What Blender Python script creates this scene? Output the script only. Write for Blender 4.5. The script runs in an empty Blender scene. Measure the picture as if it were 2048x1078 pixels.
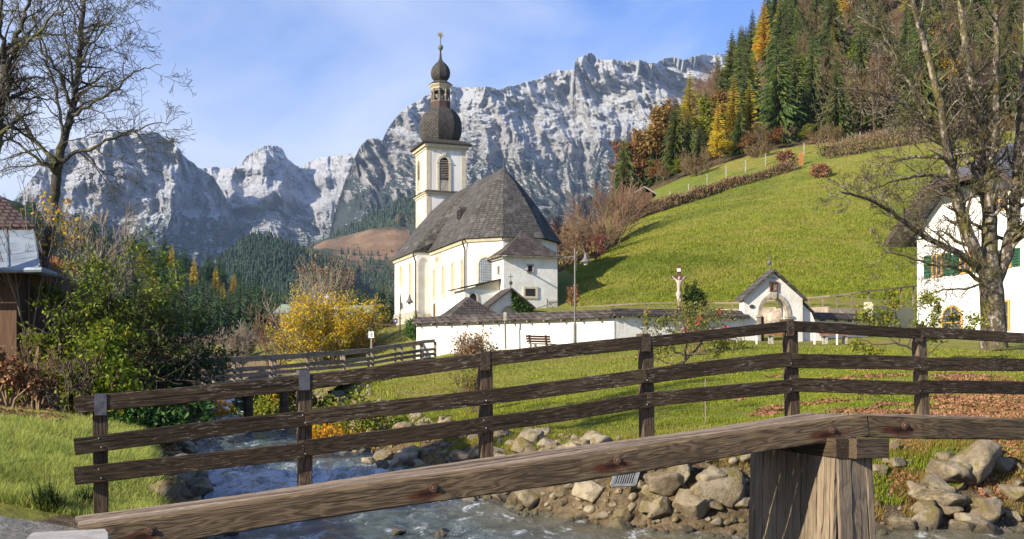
import bpy, math, random
import numpy as np
from mathutils import Vector, Matrix, noise as mnoise
sc = bpy.context.scene
COL = sc.collection
R = math.radians
# ---------------- camera, sky, sun, exposure ----------------
F, HOR = 2200.0, 750.0                     # focal length and horizon row of the 2048 px wide photograph
cam = bpy.data.cameras.new('camera'); camo = bpy.data.objects.new('camera', cam); COL.objects.link(camo)
cam.sensor_width = 36; cam.lens = F/2048*36; cam.shift_y = (HOR-539)/2048
cam.clip_start = .1; cam.clip_end = 30000
camo.location = (0, 0, 0); camo.rotation_euler = (R(90), 0, 0); sc.camera = camo
SUN_AZ = (-.82, -.57); SUN_EL = R(25)
_n = math.hypot(*SUN_AZ); SUNV = Vector((SUN_AZ[0]/_n*math.cos(SUN_EL), SUN_AZ[1]/_n*math.cos(SUN_EL), math.sin(SUN_EL)))
sl = bpy.data.lights.new('sun', 'SUN'); sl.energy = 5.0; sl.angle = R(.53); sl.color = (1, .895, .715)
slo = bpy.data.objects.new('sun', sl); COL.objects.link(slo); slo.location = (-60, -40, 60)
slo.rotation_euler = (-SUNV).to_track_quat('-Z', 'Y').to_euler()
w = bpy.data.worlds.new("World"); sc.world = w; w.use_nodes = True
nt = w.node_tree; nt.nodes.clear()
def wn(t, **k):
    n = nt.nodes.new(t)
    for a, b in k.items(): setattr(n, a, b)
    return n
wo = wn('ShaderNodeOutputWorld'); bg = wn('ShaderNodeBackground'); sky = wn('ShaderNodeTexSky', sky_type='NISHITA')
sky.sun_disc = False; sky.sun_elevation = SUN_EL; sky.sun_rotation = math.atan2(SUNV.x, SUNV.y)
sky.air_density = 1.3; sky.dust_density = .3; sky.ozone_density = 2.5; sky.altitude = 600
bg.inputs[1].default_value = .10
tc = wn('ShaderNodeTexCoord'); mp = wn('ShaderNodeMapping'); mp.inputs['Scale'].default_value = (2.2, 1.2, 3.4); mp.inputs['Rotation'].default_value = (0, R(-38), R(10))
nz = wn('ShaderNodeTexNoise'); nz.inputs['Scale'].default_value = 1.7; nz.inputs['Detail'].default_value = 9; nz.inputs['Roughness'].default_value = .52; nz.inputs['Distortion'].default_value = .5
sx = wn('ShaderNodeSeparateXYZ'); nt.links.new(tc.outputs['Generated'], sx.inputs[0])
lk = nt.links.new
lk(tc.outputs['Generated'], mp.inputs[0]); lk(mp.outputs[0], nz.inputs[0])
# thin cirrus veil: thicker low over the valley to the left, thin towards the zenith and the right
def wm(op, a, b=None, clamp=False):
    n = wn('ShaderNodeMath', operation=op, use_clamp=clamp)
    for i, v in enumerate((a, b)):
        if v is None: continue
        if isinstance(v, (int, float)): n.inputs[i].default_value = v
        else: lk(v, n.inputs[i])
    return n.outputs[0]
low = wm('SUBTRACT', 1.0, wm('MULTIPLY', sx.outputs[2], 2.35), True)
side = wm('MULTIPLY', sx.outputs[0], -.62)
cov = wm('ADD', wm('ADD', wm('MULTIPLY', low, .95), side), wm('MULTIPLY', nz.outputs[0], 1.9))
cov = wm('MULTIPLY', wm('SUBTRACT', cov, .95), 1.35, True)
mx = wn('ShaderNodeMix', data_type='RGBA'); lk(wm('MULTIPLY', cov, .9), mx.inputs[0])
hs = wn('ShaderNodeHueSaturation'); hs.inputs['Saturation'].default_value = 1.0; hs.inputs['Value'].default_value = 1.0
lk(sky.outputs[0], hs.inputs['Color']); tn = wn('ShaderNodeMix', data_type='RGBA', blend_type='MULTIPLY'); tn.inputs[0].default_value = 1; tn.inputs[7].default_value = (.56, .70, 1.14, 1); lk(hs.outputs[0], tn.inputs[6]); lk(tn.outputs[2], mx.inputs[6])
mx.inputs[7].default_value = (4.9, 5.25, 6.2, 1)
lk(mx.outputs[2], bg.inputs[0]); lk(bg.outputs[0], wo.inputs[0])
sc.view_settings.view_transform = 'Standard'; sc.view_settings.look = 'None'; sc.view_settings.exposure = .85; sc.view_settings.gamma = 1
sc.render.film_transparent = False
sc.cycles.max_bounces = 6; sc.cycles.diffuse_bounces = 3; sc.cycles.glossy_bounces = 3; sc.cycles.transparent_max_bounces = 8
# ---------------- helpers ----------------
rng = np.random.default_rng(7); random.seed(7)
def P(x, y, Y): return Vector(((x-1024)/F*Y, Y, (HOR-y)/F*Y))
def PX(x, Y): return (x-1024)/F*Y
OFF = {}
def off(o): return OFF.get(o.name, Vector((0, 0, 0))) if o else Vector((0, 0, 0))
def tag(o, label=None, cat=None, group=None, kind=None):
    if label: o['label'] = label
    if cat: o['category'] = cat
    if group: o['group'] = group
    if kind: o['kind'] = kind
    return o
def empty(name, loc, label, cat, group=None):
    o = bpy.data.objects.new(name, None); COL.objects.link(o); o.location = loc; o.empty_display_size = .3
    OFF[o.name] = Vector(loc); return tag(o, label, cat, group)
def link(name, me, mat, parent=None, smooth=False):
    if mat: me.materials.append(mat)
    if smooth: me.polygons.foreach_set('use_smooth', np.ones(len(me.polygons), bool))
    o = bpy.data.objects.new(name, me); COL.objects.link(o)
    if parent: o.parent = parent
    OFF[o.name] = off(parent); return o
def np_obj(name, V, Fc, mat, parent=None, smooth=False, loc=None):
    """V (n,3) world coordinates, Fc (m,k) faces of k corners"""
    V = np.asarray(V, dtype=np.float64); o0 = np.array(off(parent)) if parent else (np.array(loc) if loc is not None else np.zeros(3))
    me = bpy.data.meshes.new(name); n, (m, k) = len(V), Fc.shape
    me.vertices.add(n); me.vertices.foreach_set('co', (V-o0).astype(np.float32).ravel())
    me.loops.add(m*k); me.loops.foreach_set('vertex_index', Fc.astype(np.int32).ravel())
    me.polygons.add(m); me.polygons.foreach_set('loop_start', np.arange(0, m*k, k, dtype=np.int32))
    me.update(calc_edges=True); me.validate()
    o = link(name, me, mat, parent, smooth)
    if loc is not None and not parent: o.location = loc; OFF[o.name] = Vector(loc)
    return o
class MB:
    def __init__(s): s.v = []; s.f = []
    def add(s, vs, fs):
        b = len(s.v); s.v += [tuple(x) for x in vs]; s.f += [tuple(i+b for i in f) for f in fs]; return s
    def box(s, c, size, M=None):
        x, y, z = (a/2 for a in size); vs = [Vector((i*x, j*y, k*z)) for i in (-1, 1) for j in (-1, 1) for k in (-1, 1)]
        if M: vs = [M @ v for v in vs]
        return s.add([v+Vector(c) for v in vs], [(0, 1, 3, 2), (4, 6, 7, 5), (0, 4, 5, 1), (2, 3, 7, 6), (0, 2, 6, 4), (1, 5, 7, 3)])
    def hexa(s, bot, top):
        n = len(bot); return s.add(list(bot)+list(top), [tuple(range(n))[::-1], tuple(range(n, 2*n))]+[(i, (i+1) % n, n+(i+1) % n, n+i) for i in range(n)])
    def prism(s, poly, d):
        """poly: list of world points (planar), pushed along vector d"""
        return s.hexa([Vector(p) for p in poly], [Vector(p)+Vector(d) for p in poly])
    def bar(s, a, b, wd, h, up=(0, 0, 1)):
        a, b = Vector(a), Vector(b); d = (b-a).normalized(); sd = d.cross(Vector(up)).normalized(); u = sd.cross(d)
        o = [sd*wd/2+u*h/2, -sd*wd/2+u*h/2, -sd*wd/2-u*h/2, sd*wd/2-u*h/2]
        return s.hexa([a+q for q in o], [b+q for q in o])
    def tube(s, pts, rad, n=8):
        pts = [Vector(p) for p in pts]; rad = rad if hasattr(rad, '__len__') else [rad]*len(pts); rings = []; b = len(s.v)
        ref = Vector((0, 0, 1)) if abs((pts[-1]-pts[0]).normalized().z) < .9 else Vector((1, 0, 0))
        for i, p in enumerate(pts):
            d = (pts[min(i+1, len(pts)-1)]-pts[max(i-1, 0)]).normalized(); a = d.cross(ref).normalized(); c = a.cross(d)
            for k in range(n): s.v.append(tuple(p+(a*math.cos(2*math.pi*k/n)+c*math.sin(2*math.pi*k/n))*rad[i]))
        for i in range(len(pts)-1):
            for k in range(n): s.f.append((b+i*n+k, b+i*n+(k+1) % n, b+(i+1)*n+(k+1) % n, b+(i+1)*n+k))
        s.f.append(tuple(range(b, b+n))[::-1]); s.f.append(tuple(range(b+(len(pts)-1)*n, b+len(pts)*n))); return s
    def lathe(s, c, prof, n=16, ph=0):
        c = Vector(c); b = len(s.v)
        for r, z in prof:
            for k in range(n): s.v.append((c.x+r*math.cos(ph+2*math.pi*k/n), c.y+r*math.sin(ph+2*math.pi*k/n), c.z+z))
        for i in range(len(prof)-1):
            for k in range(n): s.f.append((b+i*n+k, b+i*n+(k+1) % n, b+(i+1)*n+(k+1) % n, b+(i+1)*n+k))
        s.f.append(tuple(range(b, b+n))[::-1]); s.f.append(tuple(range(b+(len(prof)-1)*n, b+len(prof)*n))); return s
    def build(s, name, mat, parent=None, smooth=False, loc=None):
        o0 = off(parent) if parent else (Vector(loc) if loc is not None else Vector((0, 0, 0)))
        me = bpy.data.meshes.new(name); me.from_pydata([tuple(Vector(v)-o0) for v in s.v], [], s.f); me.update()
        o = link(name, me, mat, parent, smooth)
        if loc is not None and not parent: o.location = loc; OFF[o.name] = Vector(loc)
        return o
def copy_tree(o, loc=None, rz=None, scale=None, parent=None):
    c = o.copy(); COL.objects.link(c); c.parent = parent
    for ch in o.children: copy_tree(ch, parent=c)
    if loc is not None: c.location = loc
    if rz is not None: c.rotation_euler = (0, 0, rz)
    if scale is not None: c.scale = scale if hasattr(scale, '__len__') else (scale,)*3
    return c
# ---- numpy noise
def _h(ix, iy, seed):
    n = (ix.astype(np.int64)*374761393+iy.astype(np.int64)*668265263+seed*1442695041) & 0xFFFFFFFF
    n = ((n ^ (n >> 13))*1274126177) & 0xFFFFFFFF; n = n ^ (n >> 16)
    a = n.astype(np.float64)/4294967296*2*np.pi; return np.cos(a), np.sin(a)
def perlin(x, y, seed=0):
    x0, y0 = np.floor(x), np.floor(y); fx, fy = x-x0, y-y0; u, v = fx**3*(fx*(fx*6-15)+10), fy**3*(fy*(fy*6-15)+10)
    def g(i, j): a, b = _h(x0+i, y0+j, seed); return a*(fx-i)+b*(fy-j)
    a, b, c, d = g(0, 0), g(1, 0), g(0, 1), g(1, 1)
    return ((a+(b-a)*u)*(1-v)+(c+(d-c)*u)*v)*1.5
def fbm(x, y, o=5, seed=0, gain=.5):
    s, a = 0, 1.0
    for i in range(o): s = s+a*perlin(x*2**i, y*2**i, seed+i*17); a *= gain
    return s
def ridged(x, y, o=5, seed=0, gain=.5):
    s, a = 0, 1.0
    for i in range(o): s = s+a*(1-2*np.abs(perlin(x*2**i, y*2**i, seed+i*17))); a *= gain
    return s
def sstep(a, b, x): t = np.clip((x-a)/(b-a), 0, 1); return t*t*(3-2*t)
# ---- materials
def rgba(c): return (c[0], c[1], c[2], 1)
class NT:
    def __init__(s, name):
        s.m = bpy.data.materials.new(name); s.m.use_nodes = True; s.t = s.m.node_tree; s.b = s.t.nodes['Principled BSDF']; s.out = s.t.nodes['Material Output']
        s.b.inputs['Specular IOR Level'].default_value = .25
    def n(s, t, **k):
        n = s.t.nodes.new(t)
        for a, b in k.items(): setattr(n, a, b)
        return n
    def l(s, a, b): s.t.links.new(a, b)
    def setin(s, sock, v):
        if isinstance(v, bpy.types.NodeSocket): s.l(v, sock)
        elif isinstance(v, (tuple, list)) and len(v) == 3 and sock.type == 'RGBA': sock.default_value = rgba(v)
        else: sock.default_value = v
    def math(s, op, a, b=None, clamp=False):
        n = s.n('ShaderNodeMath', operation=op, use_clamp=clamp); s.setin(n.inputs[0], a)
        if b is not None: s.setin(n.inputs[1], b)
        return n.outputs[0]
    def co(s, kind='Object', scale=(1, 1, 1), rot=(0, 0, 0)):
        c = s.n('ShaderNodeTexCoord').outputs['Object'] if kind == 'Object' else s.n('ShaderNodeNewGeometry').outputs['Position']
        m = s.n('ShaderNodeMapping'); m.inputs['Scale'].default_value = scale; m.inputs['Rotation'].default_value = rot; s.l(c, m.inputs[0]); return m.outputs[0]
    def noise(s, vec, scale, detail=6, rough=.55, dist=0):
        n = s.n('ShaderNodeTexNoise'); s.l(vec, n.inputs['Vector']); n.inputs['Scale'].default_value = scale; n.inputs['Detail'].default_value = detail
        n.inputs['Roughness'].default_value = rough; n.inputs['Distortion'].default_value = dist; return n.outputs[0]
    def ramp(s, v, lo, hi):
        n = s.n('ShaderNodeMapRange', interpolation_type='SMOOTHSTEP'); s.l(v, n.inputs[0]); n.inputs[1].default_value = lo; n.inputs[2].default_value = hi; return n.outputs[0]
    def mix(s, f, a, b, blend='MIX'):
        n = s.n('ShaderNodeMix', data_type='RGBA', blend_type=blend); s.setin(n.inputs[0], f); s.setin(n.inputs[6], a); s.setin(n.inputs[7], b); return n.outputs[2]
    def bump(s, h, strength, dist):
        n = s.n('ShaderNodeBump'); n.inputs['Strength'].default_value = strength; n.inputs['Distance'].default_value = dist; s.l(h, n.inputs['Height']); s.l(n.outputs[0], s.b.inputs['Normal']); return n.outputs[0]
    def color(s, c): s.setin(s.b.inputs['Base Color'], c)
    def rough(s, r): s.setin(s.b.inputs['Roughness'], r)
    def translucent(s, c, f):
        t = s.n('ShaderNodeBsdfTranslucent'); s.setin(t.inputs[0], c); m = s.n('ShaderNodeMixShader'); m.inputs[0].default_value = f
        s.l(s.b.outputs[0], m.inputs[1]); s.l(t.outputs[0], m.inputs[2]); s.l(m.outputs[0], s.out.inputs[0])
def mk(name, c1, c2, scale=3, stretch=(1, 1, 1), c3=None, s3=1.2, f3=(.52, .66), rough=.8, bump=.0, bscale=20, bdist=.02, island=0, objrand=0, transl=0, metal=0, lohi=(.35, .65), kind='Object', spec=None):
    t = NT(name); v = t.co(kind, stretch); c = t.mix(t.ramp(t.noise(v, scale), *lohi), c1, c2)
    if c3: c = t.mix(t.ramp(t.noise(t.co(kind), s3, 5), *f3), c, c3)
    for amt, kd in ((island, 0), (objrand, 1)):
        if not amt: continue
        r = t.n('ShaderNodeNewGeometry').outputs['Random Per Island'] if kd == 0 else t.n('ShaderNodeObjectInfo').outputs['Random']
        h = t.n('ShaderNodeHueSaturation'); t.setin(h.inputs['Color'], c); t.l(t.math('ADD', t.math('MULTIPLY', r, amt), 1-amt/2), h.inputs['Value'])
        t.l(t.math('ADD', t.math('MULTIPLY', r, -.05 if kd == 0 else .035), .5+(.025 if kd == 0 else -.0175)), h.inputs['Hue']); c = h.outputs[0]
    t.color(c); t.rough(rough); t.b.inputs['Metallic'].default_value = metal
    if spec is not None: t.b.inputs['Specular IOR Level'].default_value = spec
    if bump: t.bump(t.noise(v, bscale, 8, .6), bump, bdist)
    if transl: t.translucent(c, transl)
    return t.m
# ---- trees
def grow(out, p, d, L, r, lvl, cfg, rg):
    seg = cfg['seg'][lvl]; pts = [p.copy()]; rad = [r]; q = p.copy(); dd = d.normalized(); wig = cfg['wig'][lvl]; up = cfg['up'][lvl]
    for i in range(seg):
        dd = (dd+Vector((rg.normal(0, wig), rg.normal(0, wig), rg.normal(0, wig)+up))).normalized(); q = q+dd*(L/seg); pts.append(q.copy()); rad.append(max(r*(1-(i+1)/seg*cfg['taper'][lvl]), cfg['rmin']))
    out.append((pts, rad, lvl)); sprout(out, pts, rad, L, lvl, cfg, rg)
def sprout(out, pts, rad, L, lvl, cfg, rg, t0=None):
    if lvl+1 >= len(cfg['seg']): return
    k = cfg['n'][lvl]; m = len(pts)-1
    for j in range(k):
        t = (t0 if t0 is not None else cfg['t0'][lvl])+(1-(t0 if t0 is not None else cfg['t0'][lvl]))*(j+rg.random())/k; a = min(int(t*m), m-1); f = t*m-a
        p = pts[a].lerp(pts[a+1], f); d = (pts[a+1]-pts[a]).normalized(); ax = d.orthogonal().normalized(); ax.rotate(Matrix.Rotation(rg.random()*2*math.pi, 3, d))
        ang = R(cfg['ang'][lvl]*(0.7+.6*rg.random())); nd = d.copy(); nd.rotate(Matrix.Rotation(ang, 3, ax))
        grow(out, p, nd, L*cfg['ratio'][lvl]*(1.15-.55*t)*(.7+.6*rg.random()), max((rad[a]*(1-f)+rad[a+1]*f)*cfg['rr'][lvl], cfg['rmin']), lvl+1, cfg, rg)
def tubes(branches, sides=(8, 6, 4, 3, 3)):
    Vs, Fs, base = [], [], 0
    for pts, rad, lvl in branches:
        n = sides[min(lvl, len(sides)-1)]; A = np.array([tuple(p) for p in pts]); D = np.gradient(A, axis=0); D /= np.linalg.norm(D, axis=1, keepdims=True)+1e-9
        ref = np.array([0, 0, 1.]) if abs(D[0, 2]) < .8 else np.array([1., 0, 0]); a = np.cross(D, ref); a /= np.linalg.norm(a, axis=1, keepdims=True)+1e-9; c = np.cross(a, D)
        th = np.arange(n)*2*np.pi/n; r = np.array(rad)[:, None, None]
        ring = A[:, None, :]+r*(a[:, None, :]*np.cos(th)[None, :, None]+c[:, None, :]*np.sin(th)[None, :, None]); m = len(A)
        Vs.append(ring.reshape(-1, 3)); i = np.arange(m-1)[:, None]*n; k = np.arange(n)[None, :]; k2 = (k+1) % n
        Fs.append((np.stack([i+k, i+k2, i+n+k2, i+n+k], -1).reshape(-1, 4))+base); base += m*n
    return np.concatenate(Vs), np.concatenate(Fs)
def leaves(C, size, rg, asp=.55, droop=None):
    """diamond leaves at centres C with random orientation"""
    n = len(C); a = rg.normal(size=(n, 3))
    if droop is not None: a = a*.6+np.array(droop)
    a /= np.linalg.norm(a, axis=1, keepdims=True); b = np.cross(a, rg.normal(size=(n, 3))); b /= np.linalg.norm(b, axis=1, keepdims=True)+1e-9
    s = (size*(.6+.8*rg.random(n)))[:, None] if not hasattr(size, 'shape') else size[:, None]
    V = np.stack([C-a*s*.5, C+b*s*asp*.5, C+a*s*.5, C-b*s*asp*.5], 1).reshape(-1, 3); return V, np.arange(4*n).reshape(n, 4)
def tips(branches, lvl, k, rg, spread):
    out = []
    for pts, rad, l in branches:
        if l < lvl: continue
        for j in range(k):
            t = rg.random()**.6*(len(pts)-1); a = min(int(t), len(pts)-2); out.append(tuple(pts[a].lerp(pts[a+1], t-a)))
    return np.array(out)+rg.normal(0, spread, (len(out), 3))
# ---------------- materials ----------------
m_plaster = mk('white_plaster', (.75, .735, .69), (.64, .62, .57), 1.2, c3=(.58, .54, .46), s3=.5, f3=(.58, .8), rough=.9, bump=.55, bscale=6, bdist=.05)
m_plaster_s = mk('smooth_white_plaster', (.77, .755, .71), (.65, .625, .57), 1.5, stretch=(1, 1, .16), c3=(.55, .50, .41), s3=.4, f3=(.56, .8), rough=.9, bump=.2, bscale=9, bdist=.02)
m_house = mk('house_plaster', (.76, .75, .73), (.68, .67, .65), 1.2, stretch=(1, 1, .2), rough=.9, bump=.2, bscale=8, bdist=.02)
m_cream = mk('cream_trim', (.58, .52, .38), (.50, .44, .32), 2, rough=.85, bump=.2, bscale=10)
m_plinth = mk('plinth_stone', (.42, .37, .30), (.28, .25, .20), 1.6, c3=(.52, .47, .39), s3=3, rough=.9, bump=.8, bscale=3, bdist=.08)
m_stone = mk('arch_stone', (.40, .35, .28), (.25, .22, .18), 3, c3=(.5, .45, .38), s3=5, rough=.9, bump=.6, bscale=6, bdist=.04)
m_dark = mk('dark_iron', (.045, .045, .05), (.07, .065, .06), 5, rough=.55)
m_black = mk('dark_opening', (.012, .012, .014), (.02, .02, .02), 3, rough=.6)
m_glass = mk('leaded_glass', (.05, .055, .065), (.09, .095, .11), 3, rough=.18, spec=.5)
m_gold = mk('gilded_metal', (.75, .52, .16), (.6, .4, .1), 5, rough=.35, metal=.8)
m_lead = mk('weathered_copper', (.10, .12, .12), (.16, .15, .10), 3, rough=.6)
m_metal = mk('zinc_sheet', (.30, .35, .40), (.22, .26, .30), 2.5, c3=(.38, .42, .46), s3=1, rough=.45, metal=.35)
m_paint_y = mk('ochre_frame', (.55, .33, .10), (.46, .26, .07), 4, rough=.6)
m_green = mk('green_shutter', (.03, .095, .05), (.02, .07, .04), 4, rough=.55)
m_conc = mk('concrete', (.42, .40, .36), (.32, .30, .27), 6, c3=(.22, .22, .17), s3=2, rough=.9, bump=.5, bscale=25, bdist=.02)
m_grey_wood = mk('grey_wood', (.20, .17, .14), (.11, .09, .07), 2.5, stretch=(1, 1, 1), c3=(.30, .27, .22), s3=5, rough=.85, bump=.4, bscale=12, bdist=.02)
m_bench = mk('bench_slat', (.30, .13, .06), (.22, .09, .045), 6, rough=.6)
m_orange = mk('orange_wood', (.48, .20, .07), (.38, .15, .05), 5, rough=.6)
m_chalet = mk('balcony_wood', (.42, .20, .06), (.30, .13, .04), 4, rough=.7)
m_barn = mk('brown_boards', (.13, .07, .04), (.08, .045, .028), 5, stretch=(5, 5, .4), rough=.8, bump=.4, bscale=8)
m_iron_grate = mk('galvanised_steel', (.42, .42, .40), (.30, .30, .28), 8, rough=.5, metal=.4)
m_rust = mk('rusty_iron', (.15, .085, .055), (.09, .05, .033), 30, rough=.8)
m_blue = mk('blue_sign', (.02, .045, .28), (.025, .05, .30), 3, rough=.4)
m_white = mk('white_paint', (.78, .78, .76), (.74, .74, .72), 3, rough=.6)
m_figure = mk('painted_figure', (.46, .38, .31), (.36, .29, .24), 6, rough=.6)
m_red = mk('red_paint', (.095, .055, .045), (.065, .045, .04), 4, rough=.8)
m_pink = mk('rose_petals', (.70, .03, .12), (.55, .02, .10), 5, rough=.6)
m_greenroof = mk('pale_green_metal_roof', (.33, .40, .28), (.28, .34, .24), 2, rough=.5)
def shingle(name, c1, c2, moss, row=.22, bw=.25, rough=.85, bmp=.6, amt=(.5, .75)):
    t = NT(name); v = t.co('Object'); sp = t.n('ShaderNodeSeparateXYZ'); t.l(v, sp.inputs[0])
    u = t.math('ADD', t.math('MULTIPLY', sp.outputs[0], .8), t.math('MULTIPLY', sp.outputs[1], .55)); cb = t.n('ShaderNodeCombineXYZ'); t.l(u, cb.inputs[0]); t.l(sp.outputs[2], cb.inputs[1])
    br = t.n('ShaderNodeTexBrick'); t.l(cb.outputs[0], br.inputs[0]); br.inputs['Scale'].default_value = 1; br.inputs['Brick Width'].default_value = bw; br.inputs['Row Height'].default_value = row
    br.inputs['Mortar Size'].default_value = .022; br.inputs['Mortar Smooth'].default_value = .4; br.inputs['Bias'].default_value = -.1
    br.inputs['Color1'].default_value = rgba(c1); br.inputs['Color2'].default_value = rgba(c2); br.inputs['Mortar'].default_value = (.02, .018, .016, 1)
    c = t.mix(t.ramp(t.noise(v, 1.1, 7, .65), *amt), br.outputs[0], moss)
    c = t.mix(t.ramp(t.noise(t.co('Object', (1, 1, .25)), 2.3, 5), .55, .75), c, tuple(x*.45 for x in c1))
    t.color(c); t.rough(rough); h = t.math('ADD', t.math('MULTIPLY', br.outputs['Fac'], -1.0), t.math('MULTIPLY', t.noise(v, 9, 4), .9)); t.bump(h, bmp, .05); return t.m
m_shingle = shingle('wood_shingles', (.098, .092, .086), (.042, .039, .037), (.155, .146, .135))
m_shingle_t = shingle('onion_shingles', (.088, .081, .073), (.050, .046, .042), (.09, .092, .036), .2, .22, amt=(.55, .8))
m_shingle_r = shingle('red_brown_shingles', (.105, .083, .073), (.046, .038, .034), (.165, .145, .13), .16, .18)
m_slate = shingle('slate_roof', (.15, .15, .17), (.09, .09, .105), (.21, .20, .21), .22, .3)
m_tile = shingle('clay_tiles', (.13, .072, .06), (.085, .048, .042), (.16, .11, .09), .10, .13, .7, 1.0)
def wood_timber(name, dark, mid, flake, stains=(), flk=(.58, .72), moss=.0, rw=.45):
    """weathered plain-sawn timber, grain along local x"""
    t = NT(name); rnd = t.n('ShaderNodeObjectInfo').outputs['Random']; cbx = t.n('ShaderNodeCombineXYZ')
    for i_, k_ in enumerate((61.0, 17.0, 29.0)): t.l(t.math('MULTIPLY', rnd, k_), cbx.inputs[i_])
    def oc(_, scale=(1, 1, 1)):
        m = t.n('ShaderNodeMapping'); m.inputs['Scale'].default_value = scale; t.l(t.n('ShaderNodeTexCoord').outputs['Object'], m.inputs[0]); t.l(cbx.outputs[0], m.inputs['Location']); return m.outputs[0]
    g = t.noise(oc('Object', (.55, 5.5, 5.5)), 1.3, 3, .5, .35); rings = t.math('PINGPONG', t.math('MULTIPLY', g, 26), 1.0)
    fib = t.noise(oc('Object', (1.2, 45, 45)), 1.6, 6, .65)
    c = t.mix(t.ramp(t.math('ADD', t.math('MULTIPLY', rings, rw), t.math('MULTIPLY', fib, 1.05-rw)), .25, .8), dark, mid)
    big = t.noise(oc('Object', (.5, 1.5, 1.5)), 1.4, 4); cr = t.ramp(t.noise(oc('Object', (.5, 34, 34)), 1.1, 3, .5), .62, .66); c = t.mix(t.math('MULTIPLY', cr, .85), c, tuple(x*.3 for x in dark)); c = t.mix(t.math('MULTIPLY', t.ramp(big, .45, .7), .5), c, tuple(x*.5 for x in dark))
    fl = t.ramp(t.noise(oc('Object', (8, 50, 50)), 1.25, 6, .68), *flk); pt = t.ramp(t.noise(oc('Object', (1.2, 2, 2)), 1.7, 4), .36, .62)
    c = t.mix(t.math('MULTIPLY', fl, pt), c, flake)
    if moss: c = t.mix(t.math('MULTIPLY', t.ramp(t.noise(oc('Object', (2, 5, 5)), 1.6, 6, .7), .56, .74), moss), c, (.11, .105, .015))
    for (x, y, z, sxx, szz) in stains:
        vs = t.n('ShaderNodeVectorMath', operation='SUBTRACT'); t.l(t.co('Object'), vs.inputs[0]); vs.inputs[1].default_value = (x, y, z)
        ms = t.n('ShaderNodeVectorMath', operation='MULTIPLY'); t.l(vs.outputs[0], ms.inputs[0]); ms.inputs[1].default_value = (1/sxx, 0, 1/szz)
        ln = t.n('ShaderNodeVectorMath', operation='LENGTH'); t.l(ms.outputs[0], ln.inputs[0])
        d = t.math('ADD', ln.outputs['Value'], t.math('MULTIPLY', t.noise(t.co('Object', (3, 9, 9)), 2.2, 4), .9)); c = t.mix(t.ramp(d, 1.35, .8), c, (.10, .032, .014))
        d2 = t.n('ShaderNodeVectorMath', operation='LENGTH'); m2 = t.n('ShaderNodeVectorMath', operation='MULTIPLY'); t.l(vs.outputs[0], m2.inputs[0]); m2.inputs[1].default_value = (1/(sxx*.4), 0, 1/(szz*.45)); t.l(m2.outputs[0], d2.inputs[0])
        c = t.mix(t.math('MULTIPLY', t.ramp(t.math('ADD', d2.outputs['Value'], t.math('MULTIPLY', t.noise(t.co('Object', (4, 9, 9)), 3, 4), .8)), 1.3, .8), .8), c, (.02, .012, .009))
    hv = t.n('ShaderNodeHueSaturation'); t.l(c, hv.inputs['Color']); t.l(t.math('ADD', t.math('MULTIPLY', t.n('ShaderNodeObjectInfo').outputs['Random'], .55), .72), hv.inputs['Value']); c = hv.outputs[0]
    t.color(c); t.rough(.82); t.bump(t.math('ADD', t.math('MULTIPLY', rings, rw*.8), fib), .55, .012); return t.m
m_rail = wood_timber('weathered_rail_wood', (.026, .017, .009), (.076, .050, .028), (.20, .175, .135), flk=(.54, .65), moss=.12)
m_post = wood_timber('weathered_post_wood', (.055, .037, .022), (.15, .106, .066), (.24, .21, .16), flk=(.62, .75), moss=.2)
m_deck = wood_timber('worn_deck_boards', (.16, .12, .09), (.30, .23, .17), (.36, .31, .26), flk=(.55, .7))
m_pier = wood_timber('pier_planks', (.12, .09, .062), (.29, .225, .15), (.38, .32, .23), flk=(.6, .75), rw=.15)
m_old_rail = wood_timber('silver_grey_rail_wood', (.14, .115, .085), (.37, .29, .205), (.42, .37, .29), flk=(.55, .7))
# ---- vegetation and ground
def leafmat(name, c1, c2, c3=None, transl=.3, isl=.7, obr=.35, s=.6, rough=.6):
    return mk(name, c1, c2, s, c3=c3, s3=s*2.2, rough=rough, island=isl, objrand=obr, transl=transl, kind='Object')
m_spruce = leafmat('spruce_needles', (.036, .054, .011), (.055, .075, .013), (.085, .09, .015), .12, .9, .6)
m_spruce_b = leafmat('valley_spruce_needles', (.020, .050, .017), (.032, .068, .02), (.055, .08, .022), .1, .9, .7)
m_larch = leafmat('golden_larch_needles', (.58, .37, .03), (.46, .34, .035), (.30, .26, .03), .5, .5, .2)
m_larch_g = leafmat('yellow_green_larch_needles', (.46, .36, .03), (.34, .30, .03), (.20, .22, .03), .5, .5, .2)
m_beech = leafmat('copper_beech_leaves', (.27, .135, .04), (.20, .11, .035), (.14, .085, .035), .25, .7, .12)
m_yellow = leafmat('yellow_autumn_leaves', (.60, .36, .015), (.48, .33, .02), (.24, .24, .03), .35, .7, .1)
m_hazel = leafmat('yellow_green_leaves', (.20, .22, .02), (.12, .17, .015), (.30, .24, .02), .35, .8, .1)
m_ever = leafmat('bright_evergreen_leaves', (.13, .19, .014), (.07, .125, .012), (.22, .25, .03), .3, .8, .1)
m_everd = leafmat('dark_evergreen_leaves', (.03, .058, .013), (.042, .075, .014), (.075, .10, .018), .2, .8, .1)
m_ivy = leafmat('ivy_leaves', (.04, .10, .02), (.06, .13, .025), None, .2, .7, .1)
m_apple = leafmat('apple_leaves', (.16, .17, .03), (.11, .14, .025), (.28, .22, .03), .3, .8, .1)
m_brownleaf = leafmat('dry_brown_leaves', (.235, .125, .055), (.33, .19, .085), (.15, .075, .035), .15, .9, .1)
m_redleaf = leafmat('red_leaves', (.20, .055, .045), (.16, .07, .045), None, .25, .7, .1)
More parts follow.
